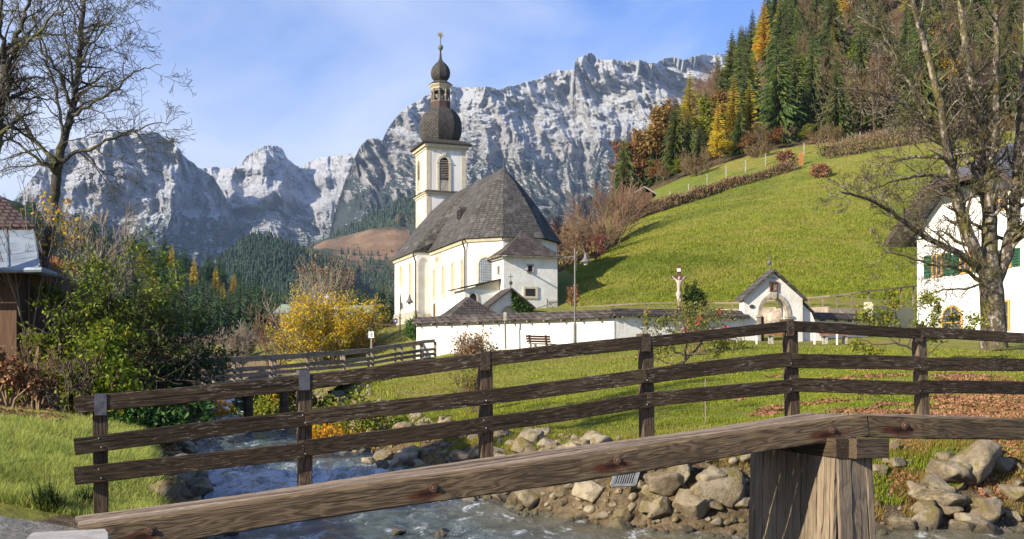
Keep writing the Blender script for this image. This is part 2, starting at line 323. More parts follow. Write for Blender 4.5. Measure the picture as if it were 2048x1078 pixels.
m_twig = mk('brown_twigs', (.15, .095, .06), (.22, .145, .085), 1.2, rough=.9, island=.4, objrand=.3)
m_twig_g = mk('grey_brown_twigs', (.20, .17, .13), (.28, .24, .18), 1.2, rough=.9, island=.4, objrand=.3)
m_hedge = mk('brown_hedge_twigs', (.17, .115, .06), (.22, .145, .075), .8, c3=(.13, .12, .04), s3=.6, rough=.9, island=.6)
def bark(name, dark, pale, moss, mossamt=.55, pl=(.5, .62)):
    t = NT(name); v = t.co('Object', (1, 1, .55)); c = t.mix(t.ramp(t.noise(v, 5, 8, .65), *pl), dark, pale)
    c = t.mix(t.math('MULTIPLY', t.ramp(t.noise(t.co('Object'), 1.1, 6, .65), .46, .62), mossamt), c, moss)
    t.color(c); t.rough(.92); t.bump(t.noise(v, 14, 8, .65), .7, .05); return t.m
m_bark = bark('mossy_grey_bark', (.085, .068, .048), (.33, .29, .23), (.12, .105, .02), .75, (.49, .62))
m_bark_l = bark('lichen_bark', (.055, .048, .04), (.17, .16, .13), (.13, .13, .02), .6, (.5, .66))
m_bark_d = mk('dark_bark', (.07, .055, .04), (.11, .09, .065), 4, rough=.95)
def ground():
    t = NT('meadow_ground'); p = t.co('World'); n1 = t.noise(p, .9, 8, .7); n2 = t.noise(p, .09, 6, .6); n3 = t.noise(p, 4.5, 6, .75)
    c = t.mix(t.ramp(n1, .3, .7), (.17, .185, .022), (.25, .235, .045)); c = t.mix(t.math('MULTIPLY', t.ramp(n2, .5, .68), .6), c, (.25, .20, .05)); c = t.mix(t.math('MULTIPLY', t.ramp(n3, .5, .75), .5), c, (.06, .095, .012)); tr_ = t.ramp(t.noise(t.co('World', (.06, .06, 1.5)), 1.2, 6, .65, .4), .5, .66); c = t.mix(t.math('MULTIPLY', tr_, .65), c, (.27, .20, .06)); c = t.mix(t.math('MULTIPLY', t.ramp(t.noise(p, .05, 5, .6, .5), .5, .62), .6), c, (.09, .14, .015))
    at = t.n('ShaderNodeAttribute', attribute_name='soil', attribute_type='GEOMETRY'); sp = t.n('ShaderNodeSeparateColor'); t.l(at.outputs['Color'], sp.inputs[0])
    k = t.ramp(t.math('ADD', sp.outputs[0], t.math('MULTIPLY', t.math('SUBTRACT', n3, .5), .9)), .4, .62); c = t.mix(k, c, t.mix(t.ramp(n3, .35, .65), (.07, .048, .025), (.22, .165, .10)))
    k = t.ramp(t.math('ADD', sp.outputs[1], t.math('MULTIPLY', t.math('SUBTRACT', n3, .5), .9)), .4, .62); c = t.mix(k, c, t.mix(t.ramp(n1, .35, .65), (.11, .065, .03), (.07, .055, .025)))
    k = t.ramp(t.math('ADD', sp.outputs[2], t.math('MULTIPLY', t.math('SUBTRACT', n3, .5), .3)), .4, .6); c = t.mix(k, c, t.mix(t.ramp(n3, .35, .65), (.20, .185, .16), (.29, .275, .245)))
    t.color(c); t.rough(.95); t.bump(t.math('ADD', t.noise(p, 3.5, 8, .7), t.math('MULTIPLY', n1, 2)), .9, .22); return t.m
m_ground = ground()
def blademat(name, a, b, c):
    t = NT(name); p = t.co('World'); tr_ = t.ramp(t.noise(t.co('World', (.06, .06, 1.5)), 1.2, 6, .65, .4), .5, .66); col = t.mix(t.ramp(t.noise(p, .8, 5, .65), .35, .65), a, b); col = t.mix(t.math('MULTIPLY', t.ramp(t.noise(p, .13, 5, .6), .5, .66), .6), col, c); col = t.mix(t.math('MULTIPLY', tr_, .6), col, tuple(x*.8 for x in c)); col = t.mix(t.math('MULTIPLY', t.ramp(t.noise(p, .05, 5, .6, .5), .5, .62), .6), col, tuple(x*.62 for x in a))
    h = t.n('ShaderNodeHueSaturation'); t.l(col, h.inputs['Color']); t.l(t.math('ADD', t.math('MULTIPLY', t.n('ShaderNodeNewGeometry').outputs['Random Per Island'], .55), .74), h.inputs['Value'])
    t.color(h.outputs[0]); t.rough(.7); t.translucent(h.outputs[0], .35); return t.m
m_grass = blademat('meadow_grass_blades', (.18, .235, .018), (.265, .285, .03), (.35, .30, .07))
m_grass_l = blademat('brightened_grass_blades', (.31, .365, .075), (.40, .43, .10), (.43, .39, .12))  # left bank blades: colour lifted to make up for the grazing sun there
def boulder_mat():
    t = NT('limestone_boulder'); p = t.co('World'); n = t.noise(p, 1.6, 9, .7); f = t.noise(p, 9, 8, .75)
    oi = t.n('ShaderNodeObjectInfo').outputs['Random']
    c = t.mix(t.ramp(n, .36, .62), (.15, .12, .08), (.40, .34, .24)); c = t.mix(t.math('MULTIPLY', t.ramp(f, .52, .7), .8), c, (.075, .062, .045)); c = t.mix(t.math('MULTIPLY', oi, .6), c, (.17, .125, .075))
    geo = t.n('ShaderNodeNewGeometry'); sp = t.n('ShaderNodeSeparateXYZ'); t.l(geo.outputs['Normal'], sp.inputs[0])
    ms = t.math('MULTIPLY', t.ramp(t.noise(p, 2.2, 6, .7), .48, .62), t.ramp(sp.outputs[2], -.3, .6)); c = t.mix(t.math('MULTIPLY', ms, .85), c, (.15, .12, .022))
    pz = t.n('ShaderNodeSeparateXYZ'); t.l(geo.outputs['Position'], pz.inputs[0]); wet = t.ramp(t.math('ADD', pz.outputs[2], t.math('MULTIPLY', t.noise(p, 1.3, 3), .18)), -2.30, -2.52); c = t.mix(t.math('MULTIPLY', wet, .75), c, (.045, .04, .03))
    t.color(c); t.rough(t.math('SUBTRACT', .9, t.math('MULTIPLY', wet, .55))); t.bump(t.math('ADD', t.noise(p, 6, 9, .7), t.math('MULTIPLY', f, .5)), .9, .09); return t.m
m_rock = boulder_mat()
def water_mat():
    t = NT('river_water'); p = t.co('World', (1, .6, 1), (0, 0, R(-25))); n = t.noise(p, 1.5, 9, .68, .7); f = t.noise(t.co('World', (1, .35, 1), (0, 0, R(-25))), 2.6, 9, .72, .6)
    at = t.n('ShaderNodeAttribute', attribute_name='soil', attribute_type='GEOMETRY'); sp = t.n('ShaderNodeSeparateColor'); t.l(at.outputs['Color'], sp.inputs[0])
    c = t.mix(t.ramp(n, .35, .65), (.045, .07, .078), (.12, .16, .165)); c = t.mix(sp.outputs[1], c, (.16, .14, .085))
    fo = t.ramp(t.math('ADD', f, t.math('MULTIPLY', sp.outputs[0], .42)), .58, .74); c = t.mix(fo, c, (.62, .65, .66)); t.color(c)
    t.rough(t.math('ADD', t.math('MULTIPLY', fo, .5), .10)); t.b.inputs['Specular IOR Level'].default_value = .5; t.b.inputs['IOR'].default_value = 1.33
    t.bump(t.math('ADD', n, t.math('MULTIPLY', t.noise(p, 6, 5, .6), .35)), 1.0, .3); return t.m
m_water = water_mat()
def mountain_mat(name, snow0, snow1, vegtop, rock=(.40, .40, .42), vegamt=1.0, sc_=1.0):
    t = NT(name); p = t.co('World'); geo = t.n('ShaderNodeNewGeometry'); sp = t.n('ShaderNodeSeparateXYZ'); t.l(geo.outputs['Normal'], sp.inputs[0]); sq = t.n('ShaderNodeSeparateXYZ'); t.l(geo.outputs['Position'], sq.inputs[0])
    z = sq.outputs[2]; nz_ = sp.outputs[2]; a = t.noise(p, .012*sc_, 9, .68); b = t.noise(t.co('World', (1, 1, .62)), .02*sc_, 10, .74, .5); d = t.noise(p, .05*sc_, 8, .75)
    st = t.noise(t.co('World', (.35, .35, 2.2), (R(9), R(-7), 0)), .02*sc_, 8, .7)
    c = t.mix(t.ramp(b, .36, .62), tuple(x*.46 for x in rock), rock); c = t.mix(t.math('MULTIPLY', t.ramp(st, .51, .66), .7), c, tuple(x*.34 for x in rock)); c = t.mix(t.math('MULTIPLY', t.ramp(a, .56, .72), .35), c, (.30, .26, .22)); c = t.mix(t.math('MULTIPLY', t.ramp(d, .6, .75), .35), c, (.62, .62, .62))
    vg = t.math('ADD', t.math('MULTIPLY', nz_, .55), t.math('ADD', t.math('MULTIPLY', t.math('SUBTRACT', t.noise(p, .0055*sc_, 7, .62), .5), 2.2), t.math('ADD', t.math('MULTIPLY', t.math('SUBTRACT', d, .5), .6), t.math('ADD', t.math('MULTIPLY', z, -2.4/vegtop), .82))))
    v = t.ramp(vg, .02-.35*vegamt, .10-.35*vegamt); c = t.mix(t.math('MULTIPLY', v, .92), c, t.mix(t.ramp(d, .4, .62), (.028, .05, .034), (.055, .08, .05)))
    ce = t.noise(t.co('World', (1, 1, .8)), .11*sc_, 7, .72, .3); c = t.mix(t.math('MULTIPLY', t.ramp(ce, .54, .66), .6), c, tuple(x*.28 for x in rock))
    h = t.n('ShaderNodeMapRange'); t.l(z, h.inputs[0]); h.inputs[1].default_value = snow0; h.inputs[2].default_value = snow1
    s = t.math('ADD', t.math('MULTIPLY', h.outputs[0], 1.15), t.math('ADD', t.math('MULTIPLY', t.math('SUBTRACT', nz_, .42), 1.0), t.math('ADD', t.math('MULTIPLY', t.math('SUBTRACT', st, .5), 1.15), t.math('MULTIPLY', t.math('SUBTRACT', d, .5), 1.25))))
    c = t.mix(t.ramp(s, .48, .66), c, (.80, .82, .86)); t.color(c); t.rough(.95)
    e = t.noise(p, .16*sc_, 6, .75); t.bump(t.math('ADD', b, t.math('ADD', t.math('MULTIPLY', st, 1.0), t.math('ADD', t.math('MULTIPLY', d, 1.1), t.math('MULTIPLY', e, .45)))), 1.0, 32/sc_); return t.m
m_mtA = mountain_mat('limestone_massif', 740, 1130, 1050, (.80, .78, .76), 1.6)
m_mtB = mountain_mat('shaded_massif', 440, 1000, 900, (.80, .80, .85), 1.35)  # limestone given a blue cast, so part of its shade is in the colour
m_mtC = mountain_mat('snowy_cirque', 590, 1200, 820, (.78, .78, .82), 1.35)
m_forestfloor = mk('forest_floor', (.020, .032, .014), (.035, .045, .02), .15, c3=(.05, .05, .022), s3=.06, rough=1)
m_foothill = mk('wooded_slope', (.026, .04, .026), (.045, .055, .03), .02, rough=1, kind='World')
m_farforest = mk('far_conifer_needles', (.024, .045, .030), (.038, .058, .032), .004, c3=(.11, .085, .035), s3=.01, f3=(.56, .7), rough=1, island=.9, kind='World')
m_moor = mk('brown_autumn_pasture', (.16, .095, .05), (.23, .15, .085), .02, c3=(.065, .06, .03), s3=.011, f3=(.48, .6), rough=1, bump=.8, bscale=.1, bdist=4, kind='World')
# ---------------- terrain ----------------
def c3(x, y, Y): p = P(x, y, Y); return (p.x, p.y, p.z)
CP = [(0, 0, -1.6), (-4, 9, -1.45), (-4, 0, -1.5), (-10, 5, -1.0), (5, 2, -1.7), (-14, 12, -.3), (8, -8, -1.7), (-20, -8, -.6), (25, 0, -1.7), (25, 12, -1.6),
 c3(0, 825, 17), c3(120, 905, 14), c3(225, 1010, 12.0), c3(-200, 850, 13), c3(50, 800, 24), c3(200, 835, 24), c3(0, 735, 26), c3(-300, 705, 28), c3(330, 832, 32),
 c3(200, 765, 45), c3(0, 700, 60), c3(-400, 650, 60), c3(330, 770, 60), c3(300, 690, 100), c3(-300, 660, 100), c3(0, 670, 140), c3(440, 745, 56),
 c3(865, 722, 58), c3(800, 790, 46), c3(900, 757, 50), c3(835, 717, 62), c3(1000, 700, 59), c3(1150, 690, 56.5), c3(1230, 682, 55), c3(1480, 681, 57), c3(1640, 680, 59), c3(1830, 672, 64), c3(2048, 668, 60), c3(1750, 675, 60),
 c3(1300, 768, 36), c3(1000, 830, 32), c3(1500, 780, 32), c3(1800, 765, 33), c3(2000, 705, 45), c3(2300, 700, 45), c3(1100, 885, 24), c3(1400, 880, 22.5), c3(1700, 877, 22), c3(2100, 868, 22), c3(2500, 860, 22), c3(850, 880, 30), c3(700, 850, 42), c3(640, 800, 60),
 (-6, 67, 2.7), (0, 66, 2.7), (8, 66, 2.9), (16, 66, 3.2), (-10, 110, 4.6), (0, 97, 4.9), (-12, 125, 4.6), (5, 95, 5), (-14, 80, 2.5), (-22, 80, 1.2), (-21, 110, 3), (-32, 120, 2), (-25, 150, 3), (-11, 92, 3.6),
 c3(1120, 614, 80), c3(1300, 612, 78), c3(1480, 611, 76), c3(1650, 605, 75), c3(1830, 598, 80), c3(2048, 590, 84), c3(2400, 580, 84),
 c3(1261, 512, 114), c3(1240, 452, 155), c3(1180, 520, 125), c3(1130, 565, 105), c3(1400, 398, 158), c3(1600, 334, 162), c3(1750, 302, 165), c3(1900, 283, 165), c3(2048, 262, 170), c3(2300, 200, 170), c3(1500, 500, 105), c3(1700, 480, 108), c3(1900, 462, 110), c3(2100, 450, 112), c3(2500, 420, 112),
 c3(1080, 560, 150), c3(950, 640, 160), c3(800, 655, 200), c3(600, 665, 200), c3(1120, 520, 190), c3(1250, 402, 182), c3(1350, 300, 240), c3(1450, 180, 310), c3(1550, 60, 350), c3(1700, -80, 370), c3(2048, -130, 350), c3(1700, 195, 230), c3(2048, 100, 240), c3(2400, 60, 240), c3(2500, -150, 340),
 c3(1000, 640, 330), c3(1100, 560, 330), c3(1180, 480, 330), c3(1250, 415, 330), c3(1300, 360, 330), c3(1350, 305, 330), c3(1400, 250, 330), c3(1180, 520, 250), c3(1100, 590, 240), c3(1240, 430, 250), c3(900, 690, 400), c3(600, 700, 400), c3(300, 690, 400), c3(0, 680, 330), c3(-300, 650, 300), c3(-500, 640, 180), (-150, 0, 4), (-150, 420, 20), c3(1250, 470, 420), c3(1100, 600, 420), (150, -10, -1), (200, 100, 20), (200, 420, 200)]
CP = np.array(CP, float); _S = 100.0
def _k(r2): return np.where(r2 > 0, .5*r2*np.log(np.maximum(r2, 1e-12)), 0)
def _fit():
    n = len(CP); xy = CP[:, :2]/_S; r2 = ((xy[:, None]-xy[None])**2).sum(-1); K = _k(r2)+np.eye(n)*.0004; Pm = np.c_[np.ones(n), xy]
    A = np.block([[K, Pm], [Pm.T, np.zeros((3, 3))]]); return np.linalg.solve(A, np.r_[CP[:, 2], 0, 0, 0])
_W = _fit()
RB = [(-30, 100), (-22, 80), (-17.6, 72), (-14.6, 65), (-11, 55), (-7, 43), (-3.7, 31), (-1.2, 24), (.4, 20.6), (2.3, 18.3), (4.5, 18.0), (8.8, 18.6), (14, 18.4), (24, 16), (60, 12)]
LB = [(-37, 100), (-29, 80), (-23.5, 72), (-18.6, 65), (-15.6, 55), (-12, 44), (-9.3, 33), (-6.6, 24), (-4.7, 17.5), (-2.9, 12.5), (-1.5, 7), (2, 3.4), (10, 1), (24, -3), (60, -8)]
POLY = np.array(RB+LB[::-1])
def chan(x, y):
    """signed distance to the river channel (positive on land)"""
    sh = x.shape; x = x.ravel(); y = y.ravel(); d = np.full(x.shape, 1e9); ins = np.zeros(x.shape, bool); n = len(POLY)
    for i in range(n):
        (ax, ay), (bx, by) = POLY[i], POLY[(i+1) % n]; ex, ey = bx-ax, by-ay; t = np.clip(((x-ax)*ex+(y-ay)*ey)/(ex*ex+ey*ey), 0, 1); d = np.minimum(d, np.hypot(x-ax-t*ex, y-ay-t*ey))
        c = ((ay > y) != (by > y)); ins ^= c & (x < ex*(y-ay)/(ey if ey else 1e-9)+ax)
    return np.where(ins, -d, d).reshape(sh)
def wz(y):
    """water level along the stream"""
    return np.interp(y, [0, 18, 26, 42, 60, 64.2, 65.2, 100], [-2.68, -2.62, -2.56, -2.36, -2.18, -2.1, -1.42, -1.3])
def land(x, y):
    x = np.asarray(x, float); y = np.asarray(y, float); sh = x.shape; xs, ys = x.ravel()/_S, y.ravel()/_S; out = np.empty(xs.shape)
    for s in range(0, len(xs), 20000):
        a, b = xs[s:s+20000], ys[s:s+20000]; r2 = (a[:, None]-CP[None, :, 0]/_S)**2+(b[:, None]-CP[None, :, 1]/_S)**2; out[s:s+20000] = _k(r2) @ _W[:-3]+_W[-3]+a*_W[-2]+b*_W[-1]
    return out.reshape(sh)
def height(x, y):
    x = np.asarray(x, float); y = np.asarray(y, float); z = land(x, y); d = chan(x, y); bed = wz(y)-.7; bw = np.where(x > (y-40)*-.5-6, 2.9, np.where(y < 22, 1.2, 2.0))
    z = bed+(z-bed)*sstep(-.5, 1, d/bw); return z+.05*fbm(x*.5, y*.5, 3, 3)*sstep(.5, 3, d)+.45*fbm(x*.035, y*.035, 3, 5)*sstep(70, 110, y)*sstep(9, 20, x)
def hz(x, y): return float(height(np.array([x]), np.array([y]))[0])
def hit(px, py, y0=8, y1=420):
    """first point of the ground seen along a sight line"""
    ys = np.arange(y0, y1, .25); h = height((px-1024)/F*ys, ys); i = np.argmax(h >= (HOR-py)/F*ys); return Vector(((px-1024)/F*ys[i], ys[i], h[i])) if (h >= (HOR-py)/F*ys).any() else None
gx = np.unique(np.r_[np.linspace(-150, -30, 50), np.linspace(-30, 30, 200), np.linspace(30, 70, 60), np.linspace(70, 210, 45)])
gy = np.unique(np.r_[np.linspace(-12, 8, 24), np.linspace(8, 70, 200), np.linspace(70, 170, 110), np.linspace(170, 420, 70)])
GX, GY = np.meshgrid(gx, gy); GZ = height(GX, GY)
def grid_faces(r, c): i = np.arange(r-1)[:, None]*c; j = np.arange(c-1)[None]; return np.stack([i+j, i+j+1, i+c+j+1, i+c+j], -1).reshape(-1, 4)
def color_attr(o, cols):
    a = o.data.color_attributes.new('soil', 'FLOAT_COLOR', 'POINT'); a.data.foreach_set('color', np.c_[cols, np.ones(len(cols))].astype(np.float32).ravel())
g = np_obj('ground', np.c_[GX.ravel(), GY.ravel(), GZ.ravel()], grid_faces(len(gy), len(gx)), m_ground, smooth=True); tag(g, kind='structure')
_d = chan(GX, GY).ravel(); x_, y_ = GX.ravel(), GY.ravel(); pxs = 1024+x_/np.maximum(y_, 5)*F
soil = np.where(_d < 2.1, 1., 0)*np.where(x_ > -3.5, 1, .8)
soil = np.maximum(soil, .95*sstep(26, 21, y_)*0)
leafl = np.maximum(sstep(1480, 1800, pxs)*sstep(40, 30, y_)*(_d > 1.6)*.55, ((pxs < 430) & (y_ > 19) & (y_ < 60))*.9)
leafl = np.maximum(leafl, sstep(0, 8, y_-172-.02*x_)*1.0*(x_ > 0)); leafl = np.maximum(leafl, ((y_ > 130) & (x_ < 5))*1.0)
grav = ((y_ < 10.4) & (x_ < -1) & (y_ > 5))*1.0; grav = np.maximum(grav, ((pxs > 738) & (x_ < -8) & (y_ > 62.5) & (y_ < 112) & (x_ < -9-.10*(y_-62)))*1.0)
color_attr(g, np.c_[soil, leafl, grav])
vx = np.r_[np.linspace(-6000, 6000, 40)]; vy = np.linspace(380, 8700, 40); VX, VY = np.meshgrid(vx, vy)
vg = np_obj('valley_floor', np.c_[VX.ravel(), VY.ravel(), (8+0*VX).ravel()], grid_faces(40, 40), m_foothill); tag(vg, kind='structure')
# river surface
ys = np.concatenate([np.linspace(2, 64, 330), np.linspace(64.05, 65.3, 22), np.linspace(65.4, 98, 60)]); rb = np.array(RB); lb = np.array(LB)
def strip():
    t = np.linspace(0, 1, 420); seg = lambda b: np.stack([np.interp(t, np.linspace(0, 1, len(b)), b[:, k]) for k in (0, 1)], 1)
    A, B = seg(lb), seg(rb); u = np.linspace(-.16, 1.16, 70); G = A[:, None]*(1-u)[None, :, None]+B[:, None]*u[None, :, None]; return G
G = strip(); wx, wy = G[..., 0], G[..., 1]; wzv = wz(wy); ca, sa = math.cos(.5), math.sin(.5)
rap = .06+.09*sstep(22, 25, wy)*sstep(34, 28, wy)+.03*sstep(40, 60, wy)
wzv = wzv+rap*(ridged(wx*.55+wy*.12, wy*.35-wx*.2, 4, 11)-.9)
wo_ = np_obj('river_water', np.c_[wx.ravel(), wy.ravel(), wzv.ravel()], grid_faces(420, 70), m_water, smooth=True); tag(wo_, kind='structure')
foam = np.maximum.reduce([.10+0*wy, .42*sstep(21, 24, wy)*sstep(33, 27, wy), 1.0*sstep(58, 63, wy)*sstep(66.5, 65, wy), .25*sstep(36, 50, wy)*sstep(66, 60, wy)]); edge = np.tile(np.abs(np.linspace(-1.16, 1.16, 70))[None], (420, 1))
shal = sstep(.62, .98, np.tile(np.linspace(-.16, 1.16, 70)[None], (420, 1)))*sstep(27, 17, wy)*.9
color_attr(wo_, np.c_[foam.ravel(), shal.ravel(), 0*shal.ravel()])
# ---------------- mountains and far woods ----------------
def massif(name, sil, n, rows, Yf, Yr, foot, mat, L1=420, A1=170, seed=0, jag=3.0, p=1.6, ledge=60, tilt=0):
    sil = np.array(sil, float); px = np.linspace(sil[0, 0], sil[-1, 0], n); top = np.interp(px, sil[:, 0], sil[:, 1]); top = top+jag*fbm(px/23, px*0+seed, 4, seed)*1.1
    ft = np.interp(px, [a for a, b in foot], [b for a, b in foot]); t = np.linspace(0, 1, rows)[:, None]; e = ((HOR-ft)[None]*(1-t)+(HOR-top)[None]*t)/F
    s = ((px-1024)/F*Yr)[None]+0*t; zz = e*Yr; wx = s+90*fbm(s/500, zz/500, 3, seed+3); sh = wx+tilt*zz
    gul = ridged(sh/L1, zz/(L1*4.2), 5, seed+1, .52)-1.0; med = ridged((sh+.55*zz)/(L1*.36), (zz-.25*s)/(L1*.62), 6, seed+5, .58)-1.0; fine = fbm(s/70, zz/46, 6, seed+9, .62)
    ph_ = zz/62+3.0*fbm(s/520, zz/300, 4, seed+13)+s/700; saw = ph_/(2*np.pi)-np.floor(ph_/(2*np.pi)); led = (sstep(0, .3, saw)*(1-sstep(.75, 1, saw)))*ledge*1.5*(.35+.9*np.clip(fbm(s/260, zz/160, 4, seed+15)+.3, 0, 1.3))
    Y = Yf+(Yr-Yf)*(1-(1-t)**p)-A1*gul-.26*A1*med-17*fine+led; X = (px-1024)[None]/F*Y; Z = e*Y
    back = [(Y[-1]+d*90, Z[-1]-d*d*40-d*20) for d in (1, 2, 3)]
    Xb = np.concatenate([X]+[((px-1024)/F*Y[-1])[None] for b in back]); Yb = np.concatenate([Y]+[b[0][None] for b in back]); Zb = np.concatenate([Z]+[b[1][None] for b in back])
    o = np_obj(name, np.c_[Xb.ravel(), Yb.ravel(), Zb.ravel()], grid_faces(rows+3, n), mat, smooth=True); return tag(o, kind='structure')
massif('mountain', [(628, 590), (645, 520), (660, 462), (674, 412), (690, 362), (704, 325), (722, 292), (737, 276), (750, 277), (765, 280), (772, 265), (790, 235), (812, 215), (838, 200), (860, 186), (900, 174), (960, 174), (1000, 177), (1040, 168), (1085, 155), (1110, 142), (1148, 139), (1152, 118), (1165, 109), (1183, 108), (1195, 117), (1215, 118), (1240, 122), (1262, 121), (1290, 122), (1312, 127), (1330, 116), (1375, 117), (1405, 108), (1430, 111), (1450, 108), (1500, 130), (1580, 150), (1700, 170)],
       760, 330, 2700, 3900, [(628, 612), (800, 610), (1700, 560)], m_mtA, 400, 190, 2, 3.2, 1.7, 40, .12)
massif('mountain_west', [(-260, 500), (-100, 470), (30, 400), (70, 350), (100, 300), (130, 288), (160, 275), (200, 270), (240, 262), (285, 264), (300, 262), (318, 267), (345, 285), (375, 318), (402, 338), (425, 352), (450, 390), (470, 440), (480, 520)],
       420, 260, 3000, 3900, [(-260, 620), (480, 600)], m_mtB, 380, 200, 31, 3.0, 1.5, 40, -.1)
massif('cirque_wall', [(340, 350), (385, 338), (410, 336), (430, 333), (462, 336), (480, 328), (496, 312), (515, 297), (535, 290), (552, 291), (566, 300), (574, 316), (590, 330), (604, 334), (622, 322), (645, 313), (690, 309), (720, 304), (760, 300), (800, 300)],
       420, 300, 3000, 4700, [(340, 590), (800, 600)], m_mtC, 420, 190, 53, 2.6, 1.1, 110, .15)
def hillside(name, sil, n, rows, Yf, Yr, foot, mat, amp=12, seed=0, p=1.0, L=160):
    sil = np.array(sil, float); px = np.linspace(sil[0, 0], sil[-1, 0], n); top = np.interp(px, sil[:, 0], sil[:, 1]); ft = np.interp(px, [a for a, b in foot], [b for a, b in foot]); t = np.linspace(0, 1, rows)[:, None]
    e = ((HOR-ft)[None]*(1-t)+(HOR-top)[None]*t)/F; s = (px-1024)[None]/F*Yr+0*t; Y = Yf+(Yr-Yf)*t**p+amp*fbm(s/L, t*3+0*s, 4, seed); X = (px-1024)[None]/F*Y; Z = e*Y
    Xb = np.concatenate([X, X[-1:]*1.05, X[-1:]*1.2]); Yb = np.concatenate([Y, Y[-1:]*1.05, Y[-1:]*1.2]); Zb = np.concatenate([Z, Z[-1:]*.99, Z[-1:]*.6])
    o = np_obj(name, np.c_[Xb.ravel(), Yb.ravel(), Zb.ravel()], grid_faces(rows+2, n), mat, smooth=True); tag(o, kind='structure'); return px, X, Y, Z
hA = hillside('foothill', [(560, 560), (610, 500), (640, 482), (700, 452), (750, 425), (800, 398), (850, 380), (950, 400), (1050, 440), (1120, 470), (1250, 500)], 200, 60, 1350, 2300, [(560, 680), (1250, 640)], m_foothill, 40, 71)
hP = hillside('pasture', [(622, 496), (650, 481), (690, 472), (740, 458), (790, 452), (820, 455)], 60, 30, 1500, 1950, [(622, 520), (660, 560), (720, 620), (770, 640), (820, 640)], m_moor, 10, 77)
hK = hillside('wooded_knoll', [(380, 590), (420, 540), (450, 512), (480, 488), (510, 472), (540, 474), (580, 490), (620, 514), (655, 532), (690, 575), (740, 620), (800, 640)], 120, 50, 900, 1300, [(380, 690), (800, 690)], m_foothill, 18, 83)
hL = hillside('wooded_hill', [(-400, 330), (-100, 372), (0, 392), (60, 415), (150, 447), (240, 485), (300, 500), (380, 522), (450, 565), (540, 600), (600, 625), (690, 655), (760, 672)], 160, 50, 210, 640, [(-400, 610), (0, 640), (300, 670), (760, 700)], m_forestfloor, 8, 91)
def bil(h, u, v):
    px, X, Y, Z = h; r, c = X.shape; i = np.clip((v*(r-1)).astype(int), 0, r-1); j = np.clip((u*(c-1)).astype(int), 0, c-1); return np.stack([X[i, j], Y[i, j], Z[i, j]], 1)
def cones(C, H, W, rg, sides=6, tiers=3):
    """far conifers: stacked ragged cones, one triangle fan per tier"""
    n = len(C); Vs, Fs = [], []; b = 0
    for k in range(tiers):
        z0, z1 = k/tiers*.86, min(1, (k+1.55)/tiers*.86+.05) if k < tiers-1 else 1.0; r = W*(1-.78*k/tiers); th = np.arange(sides)*2*np.pi/sides; jit = 1+.35*rg.normal(size=(n, sides)); ph = rg.random(n)[:, None]*6
        ring = np.stack([C[:, 0:1]+r[:, None]*np.cos(th+ph)*jit, C[:, 1:2]+r[:, None]*np.sin(th+ph)*jit, C[:, 2:3]+(z0*H)[:, None]+0*th+.05*H[:, None]*rg.normal(size=(n, sides))], -1); ap = np.stack([C[:, 0], C[:, 1], C[:, 2]+z1*H], -1)[:, None]
        Vs.append(np.concatenate([ring, ap], 1).reshape(-1, 3)); q = np.arange(n)[:, None]*(sides+1); kk = np.arange(sides)[None]
        Fs.append(np.stack([q+kk, q+(kk+1) % sides, q+sides+0*kk], -1).reshape(-1, 3)+b); b += n*(sides+1)
    return np.concatenate(Vs), np.concatenate(Fs)
_r = np.random.default_rng(5)
def farwood(name, parts):
    Vs, Fs, b = [], [], 0
    for h, n, u0, u1, v0, v1, hh, cond in parts:
        u = u0+(u1-u0)*_r.random(n); v = v0+(v1-v0)*_r.random(n); C = bil(h, u, v)
        if cond: C = C[cond(C)]
        H = hh*(.6+.7*_r.random(len(C))); V, Q = cones(C-np.array([0, 0, .5]), H, H*.21, _r); Vs.append(V); Fs.append(Q+b); b += len(V)
    o = np_obj(name, np.concatenate(Vs), np.concatenate(Fs), m_farforest); return tag(o, kind='stuff')
def notpasture(C):
    px = 1024+C[:, 0]/C[:, 1]*F; py = HOR-C[:, 2]/C[:, 1]*F
    return ~((px > 628) & (px < 830) & (py > 495-.22*(px-628)-8) & (py < 540+10*np.sin(px/13)) & (py < 500+.55*(px-628)) & (np.sin(px*.11+py*.23) > -.9))
farwood('far_conifer_wood', [(hA, 8000, 0, 1, 0, 1.0, 15, notpasture), (hK, 6000, 0, 1, 0, 1, 11, None), (hP, 1500, 0, 1, 0, .5, 12, None), (hP, 60, .3, 1, .5, .75, 11, None)])
